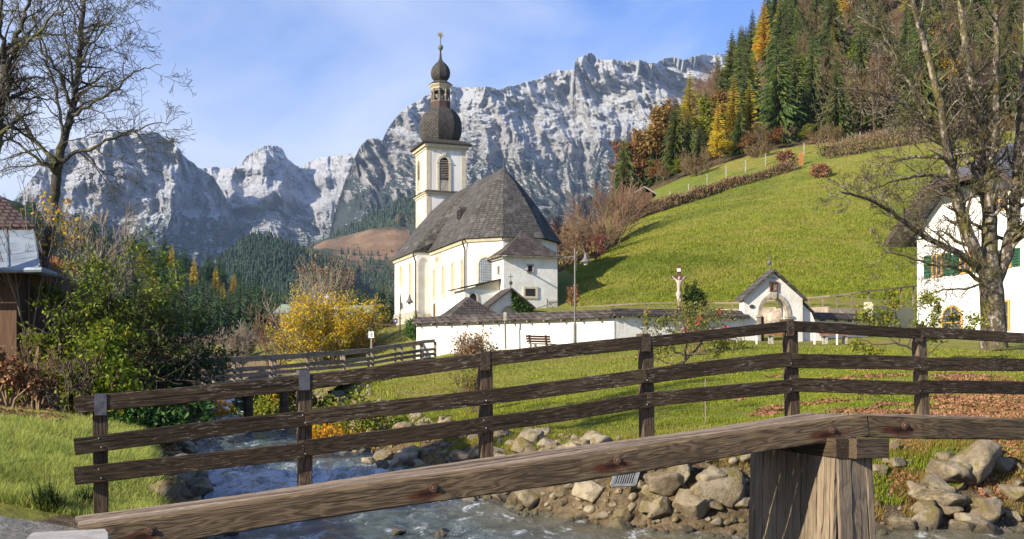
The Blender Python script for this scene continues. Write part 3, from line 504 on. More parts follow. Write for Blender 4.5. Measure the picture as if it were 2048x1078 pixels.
# ---- conifers one by one
def spruce_mesh(name, H, rg, mat, whorls=26, rad=.2, dens=1.3, droop=.45, leafw=1.0):
    Vs, Fs, b = [], [], 0; Wd = H*rad
    for i in range(whorls):
        t = (i+.3)/whorls; z = H*(.06+.93*t); L = Wd*(1-t)**.8*(.8+.4*rg.random())+.012*H; nb = max(4, int((11-5*t)*dens))
        for j in range(nb):
            a = 2*math.pi*(j+rg.random())/nb+i*.7; l = L*(.65+.55*rg.random()); dx, dy = math.cos(a), math.sin(a); tipz = -droop*l*(1-.6*t)+.12*l; k = 6
            for q in range(k):
                f0, f1 = q/k*.9+.08, (q+1.4)/k*.92+.08; w_ = leafw*l*.17*(1-.55*f0)*(.7+.6*rg.random()); p0 = np.array([dx*l*f0, dy*l*f0, z+tipz*f0**1.4]); p1 = np.array([dx*l*f1, dy*l*f1, z+tipz*f1**1.4-.05*l])
                sd = np.array([-dy, dx, 0]); dn = np.array([0, 0, -1.])
                Vs += [p0+sd*.05*w_, p0-sd*.05*w_, p1-sd*w_*.5+dn*w_*(.7+.9*rg.random()), p1+dn*w_*.25+np.array([dx, dy, 0])*w_*.4, p1+sd*w_*.5+dn*w_*(.7+.9*rg.random())]
                Fs.append((b, b+1, b+2, b+3)); Fs.append((b, b+3, b+4, b+4)); b += 5
    V = np.array(Vs); me = bpy.data.meshes.new(name); me.from_pydata([tuple(v) for v in V], [], [f if f[2] != f[3] else f[:3] for f in Fs]); me.update(); me.materials.append(mat); return me
def trunk_mesh(name, H, r, mat):
    m = MB().tube([(0, 0, -.6), (0, 0, H*.5), (0, 0, H*.97)], [r, r*.6, .01], 7); me = bpy.data.meshes.new(name); me.from_pydata(m.v, [], m.f); me.materials.append(mat); return me
_r = np.random.default_rng(11)
SPR = {}
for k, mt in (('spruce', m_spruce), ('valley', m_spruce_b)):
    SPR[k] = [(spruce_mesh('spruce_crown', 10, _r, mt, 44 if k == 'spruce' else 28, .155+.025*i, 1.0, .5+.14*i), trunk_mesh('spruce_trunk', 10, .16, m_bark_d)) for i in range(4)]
SPR['far'] = [(spruce_mesh('spruce_crown', 10, _r, m_spruce_b, 15, .18+.03*i, .8, .4, 1.5), None) for i in range(3)]
SPR['larch'] = [(spruce_mesh('larch_crown', 10, _r, m_larch, 30, .16+.03*i, 1.2, .25, 1.15), trunk_mesh('larch_trunk', 10, .12, m_bark_d)) for i in range(2)]
SPR['larchg'] = [(spruce_mesh('larch_crown', 10, _r, m_larch_g, 30, .17+.03*i, 1.2, .25, 1.15), trunk_mesh('larch_trunk', 10, .12, m_bark_d)) for i in range(2)]
def plant_conifer(kind, loc, H, label, group, rg, name='spruce_tree', sq=1.0):
    cr, tr = SPR[kind][rg.integers(len(SPR[kind]))]; e = empty(name, loc, label, 'tree', group); s = H/10; e.scale = (s*sq, s*sq, s); e.rotation_euler = (0, 0, rg.random()*6.28)
    for nm, me in (('trunk', tr), ('crown', cr)):
        o = bpy.data.objects.new(nm, me); COL.objects.link(o); o.parent = e
    return e
# broadleaf crowns and bare crowns of the wooded slope: prototypes, then copies
CFG_BARE = dict(seg=[7, 6, 5, 4], wig=[.05, .10, .13, .16], up=[.04, .05, .05, .03], taper=[.85, .85, .85, .8], n=[13, 8, 6], t0=[.25, .25, .2], ang=[38, 40, 42], ratio=[.55, .5, .45], rr=[.5, .55, .6], rmin=.016)
def bare_proto(H, rg, cfg=CFG_BARE, r0=.16):
    br = []; grow(br, Vector((0, 0, -.4)), Vector((0, 0, 1)), H, r0, 0, cfg, rg); return br
def mesh_from(name, V, Q, mat):
    me = bpy.data.meshes.new(name); n, (m, k) = len(V), Q.shape; me.vertices.add(n); me.vertices.foreach_set('co', V.astype(np.float32).ravel()); me.loops.add(m*k); me.loops.foreach_set('vertex_index', Q.astype(np.int32).ravel()); me.polygons.add(m); me.polygons.foreach_set('loop_start', np.arange(0, m*k, k, dtype=np.int32)); me.update(calc_edges=True); me.materials.append(mat); return me
BARE, LEAFY = [], {}
for i in range(3):
    br = bare_proto(10, _r); V, Q = tubes([b for b in br if b[2] == 0]); V2, Q2 = tubes([b for b in br if b[2] > 0], (6, 5, 3, 3))
    BARE.append((mesh_from('bare_crown', V2, Q2, m_twig), mesh_from('bare_trunk', V, Q, m_bark_d)))
    for nm, mt, n in (('beech', m_beech, 9), ('yellow', m_yellow, 8), ('green', m_hazel, 8)):
        C = tips(br, 2, n//2 if nm != 'beech' else 5, _r, .28); L, LQ = leaves(C, .42, _r, .8); LEAFY.setdefault(nm, []).append((mesh_from(nm+'_crown', L, LQ, mt), mesh_from(nm+'_trunk', np.concatenate([V, V2]), np.concatenate([Q, Q2+len(V)]), m_bark_d)))
def plant_broad(kind, loc, H, label, group, rg, name, sq=1.1):
    cr, tr = (BARE if kind == 'bare' else LEAFY[kind])[rg.integers(3)]; e = empty(name, loc, label, 'tree', group); s = H/11; e.scale = (s*sq, s*sq, s); e.rotation_euler = (0, 0, rg.random()*6.28)
    for nm, me in (('trunk', tr), ('crown', cr)):
        o = bpy.data.objects.new(nm, me); COL.objects.link(o); o.parent = e
    return e
def gp(px, Y): x = PX(px, Y); return Vector((x, Y, hz(x, Y)))
# the prominent trees of the slope above the meadow: pixel column, distance, height, kind
for px, Y, H, kd, nm, lb in [
    (1436, 188, 10.5, 'larch', 'larch_tree', 'orange gold larch standing at the lower edge of the slope forest'),
    (1468, 195, 14.5, 'larchg', 'larch_tree', 'tall yellow green larch just behind the orange gold larch'),
    (1500, 197, 12, 'larchg', 'larch_tree', 'yellow green larch between two dark spruces on the slope'),
    (1528, 300, 18, 'larch', 'larch_tree', 'small golden larch high up among dark spruces'),
    (1380, 285, 17, 'larchg', 'larch_tree', 'sparse yellow green larch in front of the mountain cliff'),
    (1700, 290, 17, 'larch', 'larch_tree', 'slim golden larch high on the forest slope above the hedge'),
    (1556, 185, 19, 'spruce', 'spruce_tree', 'tall dark spruce above the meadow hedge beside the pale wooden post'),
    (1592, 192, 17, 'spruce', 'spruce_tree', 'dark spruce just right of the tallest one above the hedge'),
    (1480, 183, 8.5, 'spruce', 'spruce_tree', 'dark spruce in front of the yellow green larch'),
    (1250, 186, 9, 'spruce', 'spruce_tree', 'small spruce at the left end of the slope forest'),
    (1400, 188, 7.5, 'spruce', 'spruce_tree', 'squat dark spruce left of the orange gold larch'),
    (1378, 192, 10, 'spruce', 'spruce_tree', 'broad dark spruce behind the thicket above the hedge'),
    (1350, 192, 9, 'spruce', 'spruce_tree', 'dark spruce right of the copper beech')]:
    plant_conifer(kd, gp(px, Y), H, lb, None, _r, nm, 1.15 if kd == 'spruce' else .95)
plant_broad('beech', gp(1318, 205), 13, 'copper brown beech at the forest edge in front of the cliff', None, _r, 'beech_tree', 1.15)
plant_broad('beech', gp(1302, 212), 10, 'smaller copper beech left of the big copper beech', None, _r, 'beech_tree', 1.1)
plant_broad('yellow', gp(1440, 176), 4.5, 'low yellow bush at the foot of the orange gold larch', None, _r, 'yellow_bush', 1.3)
plant_broad('yellow', gp(1885, 195), 8, 'yellow tree behind the branches of the mossy tree', None, _r, 'yellow_tree', 1.2)
plant_broad('green', gp(1835, 200), 6, 'yellow green bush at the hedge beyond the white house', None, _r, 'leafy_bush', 1.2)
PROM = [(1436, 188), (1468, 195), (1500, 197), (1450, 192), (1528, 300), (1380, 285), (1700, 290), (1556, 185), (1592, 192), (1318, 205), (1885, 195)]
n = 0; used = []
while n < 310:
    px = 1240+_r.random()*960; Y = 176+ (_r.random()**1.1)*180; g = gp(px, Y); y_ = HOR-g.z/Y*F
    if y_ < -60 or (px < 1420 and Y < 182): continue
    if any(abs(px-a) < 3600/b*1.7 and Y < b+2 for a, b in PROM): continue
    if any((g-u).length < 2.4 for u in used): continue
    left = px < 1360; bare_zone = (1345 < px < 1432 and Y > 205) or (px > 1740 and _r.random() < .5) or (1600 < px < 1740 and _r.random() < .3)
    used.append(g); n += 1
    if bare_zone: plant_broad('bare', g, 7+5*_r.random(), 'bare brown broadleaf tree on the wooded slope', 'bare trees on the wooded slope', _r, 'bare_tree', 1.0)
    elif _r.random() < .08: plant_broad('beech' if _r.random() < .4 else 'green', g, 7+4*_r.random(), 'copper or olive leaved broadleaf tree among the spruces of the wooded slope', 'leafy trees on the wooded slope', _r, 'broadleaf_tree', 1.0)
    elif _r.random() < .13: plant_conifer('larchg', g, 11+6*_r.random(), 'yellowish larch scattered among the spruces of the wooded slope', 'larches on the wooded slope', _r, 'larch_tree', .9)
    else: plant_conifer('spruce', g, (10 if left else 13)+7*_r.random()*(.6 if left else 1), 'dark green spruce in the dense forest of the wooded slope', 'spruces on the wooded slope', _r, 'spruce_tree', .9+.25*_r.random())
# ---- the valley wood on the left, tree by tree
plant = [(388, .70, 14, 'larch', 'orange larch in the valley wood'), (437, .72, 14, 'larch', 'orange larch nearer the river than the other orange larch'), (450, .55, 11, 'larchg', 'yellow green larch in front of the orange larch'), (290, .75, 14, 'larchg', 'small yellow green larch high in the valley wood'), (312, .38, 13, 'larchg', 'pale yellow green larch low in the valley wood'), (232, .62, 14, 'larchg', 'yellowish larch at the left of the valley wood behind the shrubs'), (345, .85, 14, 'larch', 'small orange larch near the top edge of the valley wood'), (505, .5, 10, 'larchg', 'pale yellowish larch at the right end of the valley wood'), (470, .8, 13, 'larch', 'orange larch right of the pair of orange larches')]
def hl(px, v): return Vector(bil(hL, np.array([(px+400)/1160]), np.array([v]))[0])
for px, v, H, kd, lb in plant: plant_conifer(kd, hl(px, v), H, lb, None, _r, 'larch_tree', 1.1)
n = 0; used = []; rest = []
while n < 300:
    px = -60+_r.random()*800; v = .05+.5*_r.random() if n < 115 else .3+.7*_r.random(); p = hl(px, v)
    if v < .8 and (abs(px-388) < 16 or abs(px-437) < 16 or abs(px-292) < 10) and v > .3: continue
    if any((p-u).length < 4.2*(.5+v) for u in used): continue
    used.append(p); n += 1
    if n > 115: rest.append((p, 9+8*_r.random()*(.5+v*.7), _r.integers(3), _r.random()*6.28)); continue
    if v < .2 and _r.random() < .15 and px > 300: plant_broad('bare', p, 8+3*_r.random(), 'pale bare broadleaf tree at the foot of the valley wood', 'bare trees in the valley wood', _r, 'bare_tree')
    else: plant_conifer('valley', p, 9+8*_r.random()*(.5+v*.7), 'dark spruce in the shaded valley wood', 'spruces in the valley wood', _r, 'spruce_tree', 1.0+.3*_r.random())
Vs, Fs, b = [], [], 0
ARR = []
for me_, _t in SPR['far']:
    v_ = np.empty(len(me_.vertices)*3, np.float32); me_.vertices.foreach_get('co', v_); f_ = np.array([list(p_.vertices)+[p_.vertices[-1]]*(4-len(p_.vertices)) for p_ in me_.polygons]); ARR.append((v_.reshape(-1, 3), f_[:, :3]))
    ARR[-1] = (ARR[-1][0], np.concatenate([f_[:, [0, 1, 2]], f_[:, [0, 2, 3]][f_[:, 2] != f_[:, 3]]]))
for p_, H_, k_, a_ in rest:
    v_, f_ = ARR[k_]; q_ = v_*H_/10; ca_, sa_ = math.cos(a_), math.sin(a_); Vs.append(np.stack([q_[:, 0]*ca_-q_[:, 1]*sa_, q_[:, 0]*sa_+q_[:, 1]*ca_, q_[:, 2]], 1)*np.array([1.2, 1.2, 1])+np.array(p_)); Fs.append(f_+b); b += len(v_)
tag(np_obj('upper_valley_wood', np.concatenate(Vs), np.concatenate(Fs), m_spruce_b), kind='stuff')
for px, Y, H, kd in [(735, 160, 9, 'valley'), (752, 150, 8, 'valley'), (770, 152, 9.5, 'valley'), (785, 158, 8.5, 'valley'), (720, 170, 9, 'valley'), (762, 165, 10, 'valley'), (705, 175, 8.5, 'valley'), (800, 170, 8, 'valley')]:
    plant_conifer(kd, gp(px, Y), H, 'dark spruce in the clump just left of the church', 'spruces beside the church', _r, 'spruce_tree', 1.25)
# ---------------- church ----------------
TH = R(20); ua = Vector((-math.sin(TH), math.cos(TH), 0)); vb = Vector((math.cos(TH), math.sin(TH), 0)); O = Vector((-.81, 105, 0))
def C(u, v, z): return O+ua*u+vb*v+Vector((0, 0, z))
def usol(px, v):
    k = (px-1024)/F; return (k*(O.y+vb.y*v)-(O.x+vb.x*v))/(ua.x-k*ua.y)
def vsol(px, u):
    k = (px-1024)/F; return (k*(O.y+ua.y*u)-(O.x+ua.x*u))/(vb.x-k*vb.y)
def zof(py, Y): return (HOR-py)/F*Y
GB = 3.2; EV = 12.6; RG = 19.8; US, UW, UE = -2.5, 9.4, 19.0; VS, VW = 4.5, 6.05
ch = empty('church', C(8, 0, 5), 'white baroque church with a steep grey shingle roof and an onion domed bell tower', 'church')
def wallbox(plan, z0, z1): return MB().hexa([C(u, v, z0) for u, v in plan], [C(u, v, z1) for u, v in plan])
nave = [(US, -VS), (UW, -VS), (UW, -VW), (UE-.5, -VW), (UE-.5, VW), (UW, VW), (UW, VS), (US, VS), (-5.1, 1.86), (-5.1, -1.86)]
w_ = wallbox(nave, GB, EV+.1); wall = w_.build('wall', m_plaster_s, ch)
# the east face of the west block and the choir carry the rough render
mb = MB().hexa([C(UW-.02, -VS+.01, GB), C(UW-.02, -VW+.02, GB), C(UW+.1, -VW+.02, GB), C(UW+.1, -VS+.01, GB)], [C(UW-.02, -VS+.01, EV), C(UW-.02, -VW+.02, EV), C(UW+.1, -VW+.02, EV), C(UW+.1, -VS+.01, EV)])
mb.build('rough_render', m_plaster, wall)
# gable wall below the west verge
MB().prism([C(UE-.6, -VW, EV), C(UE-.6, VW, EV), C(UE-.6, 0, RG-.5)], ua*.1).build('gable', m_plaster_s, wall)
# plinth of the west block and nave
mb = MB()
for (u0, v0), (u1, v1), d in (((UE-.4, -VW), (UW-.12, -VW), (0, -.12)), ((UW-.12, -VW), (UW-.12, -VS), (-.12, 0)), ((UW, -VS), (US, -VS), (0, -.10))):
    zt = 6.55 if v0 == -VW and v1 == -VW else 6.2 if u0 == u1 else 5.9
    mb.hexa([C(u0, v0, GB-1), C(u1, v1, GB-1), C(u1+d[0], v1+d[1], GB-1), C(u0+d[0], v0+d[1], GB-1)], [C(u0, v0, zt), C(u1, v1, zt), C(u1+d[0], v1+d[1], zt), C(u0+d[0], v0+d[1], zt)])
mb.build('plinth', m_plinth, ch)
def roof_mesh():
    """main roof with a flared foot: ring outlines from eave to ridge"""
    m = MB(); oh = .45; AP = (0, 0)
    def ring(f, z):   # east part outline scaled between eave (f=1) and ridge (f=0)
        e = 1+oh/VS; return [(u, v) for u, v in [(UW, -VS*e*f), ((US-.15)*f*1.0, -VS*e*f), ((-5.1-oh)*f, -2.05*f), ((-5.1-oh)*f, 2.05*f), ((US-.15)*f, VS*e*f), (UW, VS*e*f)]], z
    prof = [(1.0, EV-.12), (.86, EV+1.0), (.70, EV+2.45), (.5, EV+4.0), (.25, EV+5.75), (.0, RG)]
    rings = [ring(*p) for p in prof]; b = [[C(u, v, z) for u, v in r] for r, z in rings]
    for a, c in zip(b, b[1:]):
        for i in range(5): m.add([a[i], a[i+1], c[i+1], c[i]], [(0, 1, 2, 3)])
    m.add(b[0], [tuple(range(6))])
    return m
roof = roof_mesh().build('roof', m_shingle, ch)
m = MB(); e = 1+.42/VW; pr = [(1.0, EV-.12), (.86, EV+1.0), (.70, EV+2.4), (.5, EV+3.95), (.25, EV+5.72), (.0, RG+.02)]
for s in (-1, 1):
    for (f0, z0), (f1, z1) in zip(pr, pr[1:]):
        a = [C(UW-.15+1.15*(1-f0)*0, s*VW*e*f0, z0), C(UE, s*VW*e*f0, z0), C(UE, s*VW*e*f1, z1), C(UW-.15, s*VW*e*f1, z1)]; m.add(a if s < 0 else a[::-1], [(0, 1, 2, 3)])
        # east cheek of the wider roof, leaning back
        g0, g1 = VS*1.1*f0, VS*1.1*f1; d0, d1 = (UW-.15-1.7*(1-f0)*f0*2.0), (UW-.15-1.7*(1-f1)*f1*2.0); q = [C(d0, s*g0, z0-.04), C(UW-.15, s*VW*e*f0, z0), C(UW-.15, s*VW*e*f1, z1), C(d1, s*g1, z1-.04)]; m.add(q if s > 0 else q[::-1], [(0, 1, 2, 3)])
    m.hexa([C(UW-.1, s*VS, EV-.14), C(UE, s*VS, EV-.14), C(UE, s*VW*e, EV-.14), C(UW-.1, s*VW*e, EV-.14)][::s], [C(UW-.1, s*VS, EV-.05), C(UE, s*VS, EV-.05), C(UE, s*VW*e, EV-.06), C(UW-.1, s*VW*e, EV-.06)][::s])
m.build('west_roof', m_shingle, roof)
# lucarnes
for u, v, z in ((2.9, -2.95, EV+3.0),):
    MB().prism([C(u, v-.55, z-.4), C(u+1.0, v-.55, z-.4), C(u+1.0, v-.5, z+.55), C(u+.5, v-.5, z+.8), C(u, v-.5, z+.55)], vb*1.2).build('lucarne', m_shingle_r, roof)
    MB().prism([C(u+.2, v-.58, z-.3), C(u+.8, v-.58, z-.3), C(u+.8, v-.57, z+.4), C(u+.2, v-.57, z+.4)], vb*.05).build('louvre', m_black, roof)
MB().tube([C(0, 0, RG-.2), C(0, 0, RG+.9)], [.07, .02], 6).build('ridge_spike', m_dark, roof)
# cornice under the eaves
mb = MB()
for (u0, v0), (u1, v1), n_ in (((UW, -VS), (US, -VS), (0, -1)), ((US, -VS), (-5.1, -1.86), (-.71, -.71)), ((-5.1, -1.86), (-5.1, 1.86), (-1, 0)), ((UE-.5, -VW), (UW, -VW), (0, -1))):
    d = .16; mb.hexa([C(u0, v0, EV-.42), C(u1, v1, EV-.42), C(u1+n_[0]*d, v1+n_[1]*d, EV-.42), C(u0+n_[0]*d, v0+n_[1]*d, EV-.42)], [C(u0, v0, EV-.16), C(u1, v1, EV-.16), C(u1+n_[0]*d*1.8, v1+n_[1]*d*1.8, EV-.16), C(u0+n_[0]*d*1.8, v0+n_[1]*d*1.8, EV-.16)])
mb.build('cornice', m_cream, ch)
def arch_pts(w, h, n=8, pointed=False):
    r = w/2; return [(-r, 0), (r, 0), (r, h-r)]+[(r*math.cos(math.pi*k/n), h-r+r*math.sin(math.pi*k/n)) for k in range(1, n)]+[(-r, h-r)]
def ring_prism(mb, outer, inner, M, d):
    """frame between two outlines with the same number of corners; M(a,z,depth)"""
    n = len(outer)
    for i in range(n):
        j = (i+1) % n; q = [outer[i], outer[j], inner[j], inner[i]]; mb.hexa([M(a, z, 0) for a, z in q], [M(a, z, d) for a, z in q])
def window(p, right, nrm, w, h, parent, frame=.14, glass=m_glass, fm=m_cream, arch=True, bars=0, name='window', deep=.03):
    """window with a frame standing proud of the wall and a pane; p is the middle of its sill"""
    up = Vector((0, 0, 1)); M = lambda a, z, d: p+right*a+up*z+nrm*(d*1.0)
    o = arch_pts(w, h) if arch else [(-w/2, 0), (w/2, 0), (w/2, h), (-w/2, h)]; wi, hi = w-2*frame, h-2*frame
    i_ = [(a, z+frame) for a, z in (arch_pts(wi, hi) if arch else [(-wi/2, 0), (wi/2, 0), (wi/2, hi), (-wi/2, hi)])]
    mb = MB(); ring_prism(mb, o, i_, lambda a, z, d: M(a, z, -.05 if d == 0 else .09), 1); f = mb.build(name, fm, parent)
    mb = MB().hexa([M(a, z, -.04) for a, z in i_], [M(a, z, deep) for a, z in i_]); mb.build('pane', glass, f)
    if bars:
        mb = MB(); nx, nz_ = bars; bt = .018 if arch else .035
        for k in range(1, nx): a = -wi/2+wi*k/nx; mb.box((0, 0, 0), (0, 0, 0)) if False else mb.bar(M(a, frame, deep+.03), M(a, frame+hi-(.3*wi*abs(2*k/nx-1) if arch else 0), deep+.03), bt, bt, nrm)
        for k in range(1, nz_): z = frame+hi*k/nz_; mb.bar(M(-wi/2, z, deep+.03), M(wi/2, z, deep+.03), bt, bt, nrm)
        mb.build('glazing_bars', m_metal if arch else m_dark, f)
    return f
m_niche = mk('tan_niche', (.40, .35, .25), (.33, .29, .21), 2, rough=.9)  # tan fill of the blind windows, darker than the wall plaster
SN = -vb  # south normal
def swin(px, y0, y1, v, w, name='window', **k):
    u = usol(px, v); p = C(u, v, 0); return window(Vector((p.x, p.y, zof(y1, p.y))), -ua, SN, w, zof(y0, p.y)-zof(y1, p.y), ch, name=name, **k)
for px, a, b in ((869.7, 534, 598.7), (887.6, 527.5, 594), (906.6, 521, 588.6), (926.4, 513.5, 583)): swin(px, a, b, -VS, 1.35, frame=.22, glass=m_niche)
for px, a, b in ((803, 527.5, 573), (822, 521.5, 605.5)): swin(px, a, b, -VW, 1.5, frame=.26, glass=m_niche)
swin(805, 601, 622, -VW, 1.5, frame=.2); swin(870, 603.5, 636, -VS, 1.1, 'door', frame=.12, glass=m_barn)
# choir window on the slanting side
n45 = (-ua-vb).normalized(); r45 = (vb-ua).normalized(); pc = C((US-5.1)/2, (-VS-1.86)/2, 0); pc = pc+r45*.1
window(Vector((pc.x, pc.y, zof(573, pc.y))), r45, n45, 1.95, zof(508, pc.y)-zof(573, pc.y), ch, frame=.3, bars=(7, 16))
# sundial painted on the south wall
u = usol(876, -VS); p = C(u, -VS-.015, 0); sd = MB(); zc = zof(519, p.y)
def ell(rw, rh, n=20): return [(rw*math.cos(2*math.pi*k/n), rh*math.sin(2*math.pi*k/n)) for k in range(n)]
ring_prism(sd, ell(1.25, .85), ell(.95, .6), lambda a, z, d: Vector((p.x, p.y, zc))-ua*a+Vector((0, 0, z))+SN*(d*.012), 1)
for k in range(9): a = math.pi*(1+k/8); sd.bar(Vector((p.x, p.y, zc+.35))+SN*.02, Vector((p.x, p.y, zc+.1))-ua*(.8*math.cos(a))+Vector((0, 0, .5*math.sin(a)))+SN*.02, .05, .02, SN)
sd.build('sundial', mk('faded_fresco', (.40, .27, .19), (.55, .45, .34), 6), ch)
# downpipes
for u, v, zb in ((US-.05, -VS-.22, 5.6), (UW-.2, -VW-.2, 5.0)):
    MB().tube([C(u-.2, v-.25, EV-.1), C(u-.1, v-.2, EV-.5), C(u, v+.05, EV-1.1), C(u, v+.05, zb)], .085, 8).build('downpipe', m_dark, ch)
# ---- east annexe
AU, AV0, AV1, AE = -7.5, -2.67, 2.48, 10.65
an = wallbox([(AU, AV0), (-4.3, AV0), (-4.3, AV1), (AU, AV1)], GB, AE).build('annexe', m_plaster, ch)
m = MB(); oh = .42; e = [(AU-oh, AV0-oh), (-4.0, AV0-oh), (-4.0, AV1+oh), (AU-oh, AV1+oh)]; pk = (-5.6, -.1, 13.15); bk = (-3.4, -.1, 13.2)
lo = [C(u, v, AE-.06) for u, v in e]; mid = [C(u*.55+pk[0]*.45 if i in (0, 3) else u, v*.6+pk[1]*.4, AE+.85) for i, (u, v) in enumerate(e)]; tp = [C(*pk), C(*bk)]
m.add(lo+mid+tp, [(0, 3, 7, 4), (1, 0, 4, 5), (3, 2, 6, 7), (4, 7, 8), (5, 4, 8, 9), (7, 6, 9, 8), (0, 1, 2, 3)])
m.build('annexe_roof', m_shingle_r, ch)
mb = MB(); mb.bar(C(AU-oh-.04, AV0-oh, AE-.16), C(AU-oh-.04, AV1+oh, AE-.16), .12, .12); mb.bar(C(AU-oh+.04, AV0-oh-.04, AE-.16), C(-4.1, AV0-oh-.04, AE-.16), .12, .12)
mb.bar(C(AU+.1, AV0-.25, AE-.12), C(AU-1.75, AV0-.25, AE-.30), .13, .10); mb.bar(C(AU+.1, AV1+.1, AE-.12), C(AU-.3, AV1+1.5, AE+.02), .15, .10); mb.build('gutter', m_grey_wood, ch)
EN = -ua
def ewin(x0, x1, y0, y1, u, **k):
    v = vsol((x0+x1)/2, u); p = C(u, v, 0); s = p.y/F; return window(Vector((p.x, p.y, zof(y1, p.y))), vb, EN, (x1-x0)*s/1.0, (y1-y0)*s, ch, arch=False, **k)
ewin(1052.6, 1067.8, 528.5, 545.7, AU, frame=.11, glass=m_black, fm=m_plinth); ewin(1044.8, 1076, 573, 597, AU, frame=.2, glass=m_black, fm=m_cream, bars=(8, 6))
p = C(usol(998, AV0), AV0, 0); window(Vector((p.x, p.y, zof(550, p.y))), -ua, SN, .5, .85, ch, frame=.08, glass=m_black, fm=m_plinth, arch=False)
# lean-to porch on the south side of the choir
lt = wallbox([(-6.6, -6.0), (-3.6, -6.0), (-3.6, AV0-.02), (-6.6, AV0-.02)], GB, 7.55).build('porch', m_plaster, ch)
m = MB(); m.hexa([C(-6.95, -6.5, 7.55), C(-3.2, -6.5, 7.55), C(-3.2, AV0-.03, 8.45), C(-6.95, AV0-.03, 8.45)], [C(-6.95, -6.5, 7.67), C(-3.2, -6.5, 7.67), C(-3.2, AV0-.03, 8.57), C(-6.95, AV0-.03, 8.57)]); m.build('porch_roof', m_shingle_r, ch)
MB().prism([C(-6.6, -6.0, 7.55), C(-6.6, AV0-.04, 7.55), C(-6.6, AV0-.04, 8.44)], ua*.3).build('porch_gable', m_cream, ch)
v = vsol(955, -6.6); window(C(-6.6, -5.2, 5.6), vb, EN, .9, 1.7, ch, frame=.12, glass=m_black, fm=m_cream, name='porch_door')
# ---- bell tower
TU, TW = 19.15, 4.5; h = TW/2; tb = [(TU, -h), (TU+TW, -h), (TU+TW, h), (TU, h)]; Yt = C(TU, 0, 0).y
zt = zof(289, C(TU, 0, 0).y); zm = zof(392, Yt)+.1
tw = empty('dummy', (0, 0, 0), 'x', 'x') if False else None
tower = wallbox(tb, GB, zt-.1).build('tower', m_plaster_s, ch); cu, cv = TU+h, 0
m = MB()
for z0, z1, o in ((zm-.1, zm+.12, .12), (zm+.12, zm+.28, .26), (zt-.62, zt-.38, .12), (zt-.38, zt-.05, .34)):
    q = [(TU-o, -h-o), (TU+TW+o, -h-o), (TU+TW+o, h+o), (TU-o, h+o)]; m.hexa([C(u, v, z0) for u, v in q], [C(u, v, z1) for u, v in q])
m.build('tower_cornice', m_cream, tower)
m = MB(); q = [(TU-.62, -h-.62), (TU+TW+.62, -h-.62), (TU+TW+.62, h+.62), (TU-.62, h+.62)]; qi = [(cu-1.9, -1.9), (cu+1.9, -1.9), (cu+1.9, 1.9), (cu-1.9, 1.9)]
m.hexa([C(u, v, zt-.04) for u, v in q], [C(u, v, zt+.10) for u, v in q]); m.hexa([C(u, v, zt+.10) for u, v in q], [C(u, v, zt+.62) for u, v in qi]); m.build('tower_eave', m_shingle_t, tower)
m = MB(); q = [(TU-.4, -h-.4), (TU+TW+.4, -h-.4), (TU+TW+.4, h+.4), (TU-.4, h+.4)]; qi = tb; m.hexa([C(u, v, zm+.282) for u, v in q], [C(u, v, zm+.5) for u, v in [(TU-.02, -h-.02), (TU+TW+.02, -h-.02), (TU+TW+.02, h+.02), (TU-.02, h+.02)]]); m.build('tower_string_course', m_shingle_t, tower)
m = MB()
for sgn_u, sgn_v in ((0, -1), (0, 1), (1, -1)):   # corner pilaster strips
    u0 = TU-.03 if sgn_u == 0 else TU+TW-.42; v0 = sgn_v*h
    m.hexa([C(u0, v0-.45*(sgn_v > 0)-.04*(sgn_v < 0), 8), C(u0+.45, v0-.45*(sgn_v > 0)-.04*(sgn_v < 0), 8), C(u0+.45, v0+.45*(sgn_v < 0)+.04*(sgn_v > 0), 8), C(u0, v0+.45*(sgn_v < 0)+.04*(sgn_v > 0), 8)], [C(u0, v0-.45*(sgn_v > 0)-.04*(sgn_v < 0), zt-.6), C(u0+.45, v0-.45*(sgn_v > 0)-.04*(sgn_v < 0), zt-.6), C(u0+.45, v0+.45*(sgn_v < 0)+.04*(sgn_v > 0), zt-.6), C(u0, v0+.45*(sgn_v < 0)+.04*(sgn_v > 0), zt-.6)])
m.build('corner_strip', m_cream, tower)
# louvred bell openings
def bell(p, right, nrm, w, h_):
    f = window(p, right, nrm, w, h_, tower, frame=.26, glass=m_black, name='bell_opening', deep=.0)
    return f
def bell_full(p, right, nrm, w, h_):
    f = bell(p, right, nrm, w, h_); up = Vector((0, 0, 1)); m = MB()
    for k in range(11): a = p+nrm*.03+up*(h_*.42+k*h_*.043); m.bar(a-right*(w/2-.27), a+right*(w/2-.27), .10, .05, nrm+up*.8)
    m.build('louvre', m_grey_wood, f); m = MB(); a = p+nrm*.02+up*(h_*.22); m.bar(a-right*(w/2-.27), a+right*(w/2-.27), .05, h_*.27, up); m.build('stone_panel', m_stone, f)
    m = MB(); m.box((0, 0, 0), (.34, .2, .34), Matrix.Rotation(TH, 3, 'Z')) if False else None
    k = p+up*(h_-.1); m.hexa([k-right*.16-nrm*.02, k+right*.16-nrm*.02, k+right*.16+nrm*.17, k-right*.16+nrm*.17], [k-right*.2+up*.36-nrm*.02, k+right*.2+up*.36-nrm*.02, k+right*.2+up*.36+nrm*.17, k-right*.2+up*.36+nrm*.17]); m.build('keystone', m_cream, f)
    m = MB()
    for s in (-1, 1): a = p+right*(s*(w/2-.12))+up*(h_-w/2-.05); m.bar(a-right*.2, a+right*.2, .28, .12, up)
    m.build('impost', m_cream, f)
p = C(TU, vsol(888, TU), 0); bell_full(Vector((p.x, p.y, zof(389, p.y))), vb, EN, 1.62, zof(310, p.y)-zof(389, p.y))
